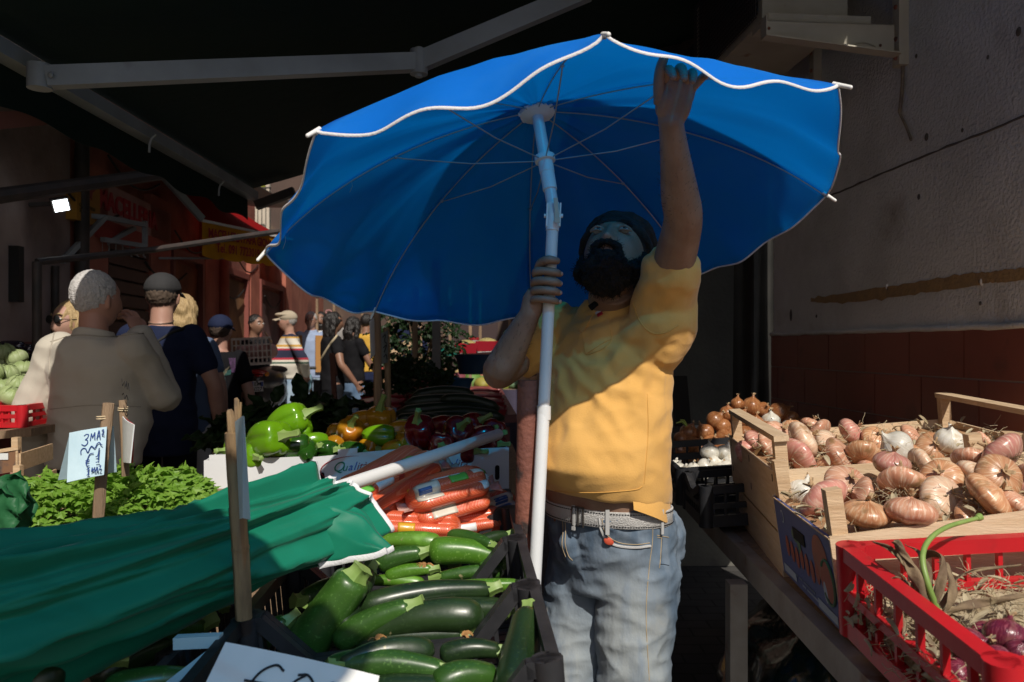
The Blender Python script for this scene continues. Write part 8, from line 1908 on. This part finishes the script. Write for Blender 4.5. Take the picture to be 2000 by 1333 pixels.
def basin(x, y, d, r, h_, c, label, fm=None):
    p = P(x, y, d); t = thing('basin', label, 'basin', tuple(p)); mb = MB(); n = 28
    mb.grid(lambda u, v: p + Vector((math.cos(u * 6.283) * r * lerp(.78, 1, v if v < .8 else .8) * (1 if v < .8 else 1.08), math.sin(u * 6.283) * r * lerp(.78, 1, min(v, .8)) * (1 if v < .8 else 1.08), h_ * min(1, v / .8))), n, 6, True)
    mb.ell(p + UZ * .01, Vector((r * .78, 0, 0)), Vector((0, r * .78, 0)), UZ * .008, 24, 6); part('shell', mb, mat('basin_plastic', c, .4, rand=0) if True else None, t, 40)
    if fm: mb = MB(); mb.ell(p + UZ * h_ * .85, Vector((r * .92, 0, 0)), Vector((0, r * .92, 0)), UZ * h_ * .3, 20, 10, lambda d: 1 + .15 * mnoise.noise(Vector(d) * 8)); part('goods', mb, fm, t, 180)
    return t
basin(926, 731, 5.3, .13, .13, (.012, .045, .10), 'blue basin standing on the trays behind the arm')
basin(884, 768, 4.9, .13, .09, (.012, .06, .13), 'lower blue basin in front of the fish table')
ot = thing('olive_table', 'white edged table of coloured tubs behind the arm of the vendor', 'table', (-.35, 7.0, 0))
mb = MB(); mb.box(P(865, 700, 6.9), Vector((.55, .1, .03)), Vector((-.05, .6, .0)), UZ * .03); part('table_top', mb, M['white'], ot, 0)
for dx in (.05, .5): mb = MB(); a = P(865, 704, 6.95) + Vector((dx, .1, 0)); mb.bar((a.x, a.y, 0), (a.x, a.y, a.z), .05, .05); part('leg', mb, M['darkmetal'], ot, 0)
m_ol = mat('olives', (.42, .36, .15), .5, (.30, .24, .08), 60, bump=.5, bscale=60); m_pp = mat('carrot_salad', (.55, .2, .05), .6, (.5, .3, .1), 50)
tray(P(878, 695, 6.9), .16, .3, .07, mat('teal_tub', (.02, .20, .16), .4), m_pp, 'teal tub of orange salad on the white edged table', None, 'tub', 'tub')
tray(P(912, 690, 6.92), .19, .3, .085, mat('red_tub', (.36, .015, .03), .4), m_ol, 'red tub of pale olives, the left of two', None, 'tub', 'tub')
tray(P(952, 686, 6.95), .19, .3, .085, bpy.data.materials['red_tub'], m_ol, 'red tub of pale olives, right one behind the arm', None, 'tub', 'tub')
jr = thing('jar', 'clear jar with a red lid behind the red tubs', 'jar', tuple(P(926, 676, 7.2))); c = P(926, 680, 7.2)
mb = MB(); mb.tube([c, c + UZ * .07], .045, 16); part('glass', mb, mat('jar_glass', (.4, .38, .36), .1, coat=.5), jr, 50); mb = MB(); mb.tube([c + UZ * .0705, c + UZ * .095], .047, 16); part('lid', mb, m_tray, jr, 50)
pl_ = thing('stall_pole', 'grey iron tent pole among the fish trays', 'pole', (P(853, 700, 5.1).x, 5.1, 0)); mb = MB(); mb.bar((P(853, 700, 5.1).x, 5.1, 0), (P(852, 700, 5.1).x, 5.1, 2.0), .05, .05, (0, 1, 0)); part('shaft', mb, mat('grey_pole', (.2, .19, .18), .6), pl_, 0)
mb = MB(); a = P(808, 714, 4.9); mb.bar((a.x, a.y, .9), P(812, 560, 4.9), .03, .03, (0, 1, 0)); solo('wooden_pole', mb, M['oldwood'], 'dark thin pole behind the stakes near the shrub', 'pole', smooth=0)
mb = MB(); mb.bar(P(655, 735, 4.6), P(648, 690, 4.6), .03, .025); mb.bar(P(655, 800, 4.6), P(648, 690, 4.6), .028, .024); solo('wooden_plank', mb, mat('red_brown_plank', (.15, .06, .04), .8), 'red brown plank slanting before the woman with curly hair', 'plank', smooth=0)
mb = MB(); mb.box(P(612, 790, 5.0), Vector((.04, 0, 0)), Vector((0, .05, 0)), UZ * .15); solo('bollard', mb, mat('dark_wood_post', (.05, .04, .035), .8), 'dark stub of a post before the woman with curly hair', 'post', smooth=0)
# potted shrub
sb = thing('shrub', 'dark leafy shrub in the shade behind the stakes', 'shrub', (P(820, 676, 6.2).x, 6.2, 0)); mb = MB(); c = P(818, 672, 6.2); r_ = random.Random(11)
for i in range(900):
    a = r_.uniform(0, 6.28); z = r_.uniform(-1, 1); r = r_.random() ** .5; p = c + Vector((.38 * r * math.cos(a) * math.sqrt(1 - z * z * .8), .3 * r * math.sin(a), .34 * z)); bigleaf(mb, p, Vector((r_.uniform(-1, 1), r_.uniform(-1, .4), r_.uniform(-.6, .6))), Vector((r_.uniform(-.5, .5), -.6, 1)), r_.uniform(.05, .1), r_.uniform(.012, .02), i) if i % 3 == 0 else leaf_mesh(mb, p, Vector((r_.uniform(-1, 1), r_.uniform(-1, .4), r_.uniform(-.6, .6))), Vector((r_.uniform(-.5, .5), -.6, 1)), .07, .03)
part('crown', mb, leafmat('shrub_leaf', (.016, .04, .014), (.03, .06, .02), (.03, .07, .01), 12), sb, 0)
mb = MB(); mb.tube([(c.x, c.y, 0), (c.x + .02, c.y, .6), (c.x, c.y, c.z + .1)], [.04, .03, .01], 8)
for k in range(7): a = k * .9; mb.tube([(c.x, c.y, c.z - .3), c + Vector((.15 * math.cos(a), .1 * math.sin(a), 0)), c + Vector((.28 * math.cos(a), .2 * math.sin(a), .2))], [.012, .008, .003], 6)
part('trunk', mb, M['oldwood'], sb)
# wooden fish box, leaning sign, clutter of distant stalls
mb = MB(); mb.box(P(832, 735, 6.6), Vector((.15, 0, 0)), Vector((0, .3, 0)), UZ * .06); mb.box(P(836, 720, 6.6) + Vector((0, .01, 0)), Vector((.13, 0, 0)), Vector((0, .28, 0)), UZ * .03); solo('wooden_box', mb, M['wood'], 'shallow wooden fish box left of the grey tent pole', 'box', smooth=0)
mb = MB(); mb.box(P(833, 752, 6.4), Vector((.12, 0, 0)), Vector((0, .12, 0)), UZ * .14); solo('bucket', mb, mat('cream_bucket', (.40, .36, .22), .6), 'cream bucket below the shallow wooden box', 'bucket', smooth=0)
mb = MB(); mb.box(P(760, 715, 6.8), Vector((.22, 0, .16)), Vector((0, .02, 0)), Vector((-.05, 0, .08))); solo('sign_board', mb, M['wood'], 'slanting wooden board with a blue mark behind the stakes', 'board', smooth=0)
mb = MB(); mb.ell(P(842, 752, 4.9), Vector((.075, 0, 0)), Vector((0, .06, 0)), Vector((0, 0, .045)), 20, 12, lambda d: 1 + .3 * mnoise.noise(Vector(d) * 4)); solo('rag', mb, mat('pink_rag', (.30, .10, .11), .9), 'crumpled pink rag before the fish trays', 'rag', smooth=180)
r_ = random.Random(21)
for i, (x, y, d, w_, h_, c) in enumerate(((905, 668, 8.6, .5, .5, (.14, .05, .03)), (950, 665, 8.8, .4, .55, (.2, .1, .06)), (985, 670, 8.2, .35, .6, (.06, .05, .09)), (880, 662, 9.4, .35, .7, (.28, .12, .1)), (690, 640, 11, .5, .9, (.36, .2, .1)), (640, 640, 11.5, .5, 1.0, (.30, .12, .06)), (590, 632, 11.2, .45, 1.1, (.26, .16, .1)))):
    p = P(x, y, d); t = thing('stall', 'dim distant market stall with a cloth front and goods on top', 'stall', (p.x, p.y, 0), 'distant stalls down the street')
    mb = MB(); mb.sheet(lambda u, v: (p.x - w_ + 2 * w_ * u, p.y + .02 * math.sin(u * 20), 1.0 - v * .9), 24, 4, .01); part('cloth_front', mb, mat('stall_cloth', c, .8, tuple(k * .5 for k in c), 5), t)
    mb = MB(); mb.box((p.x - w_, p.y + .03, .95), (2 * w_, 0, 0), (0, .6, 0), (0, 0, .05)); part('top', mb, M['oldwood'], t, 0)
    for k in range(6): mb = MB(); mb.ell((p.x - w_ + .12 + k * w_ / 3.2, p.y + .25, 1.05), (.10, 0, 0), (0, .15, 0), (0, 0, r_.uniform(.06, .16)), 12, 8, lambda d: 1 + .25 * mnoise.noise(Vector(d) * 4)); part('goods', mb, mat('goods', (r_.uniform(.1, .5), r_.uniform(.05, .3), r_.uniform(.03, .12)), .6), t, 180)
    for s in (-1, 1): mb = MB(); mb.bar((p.x + s * w_, p.y, 0), (p.x + s * w_, p.y, 2.1), .03, .03, (0, 1, 0)); part('pole', mb, M['oldwood'], t, 0)
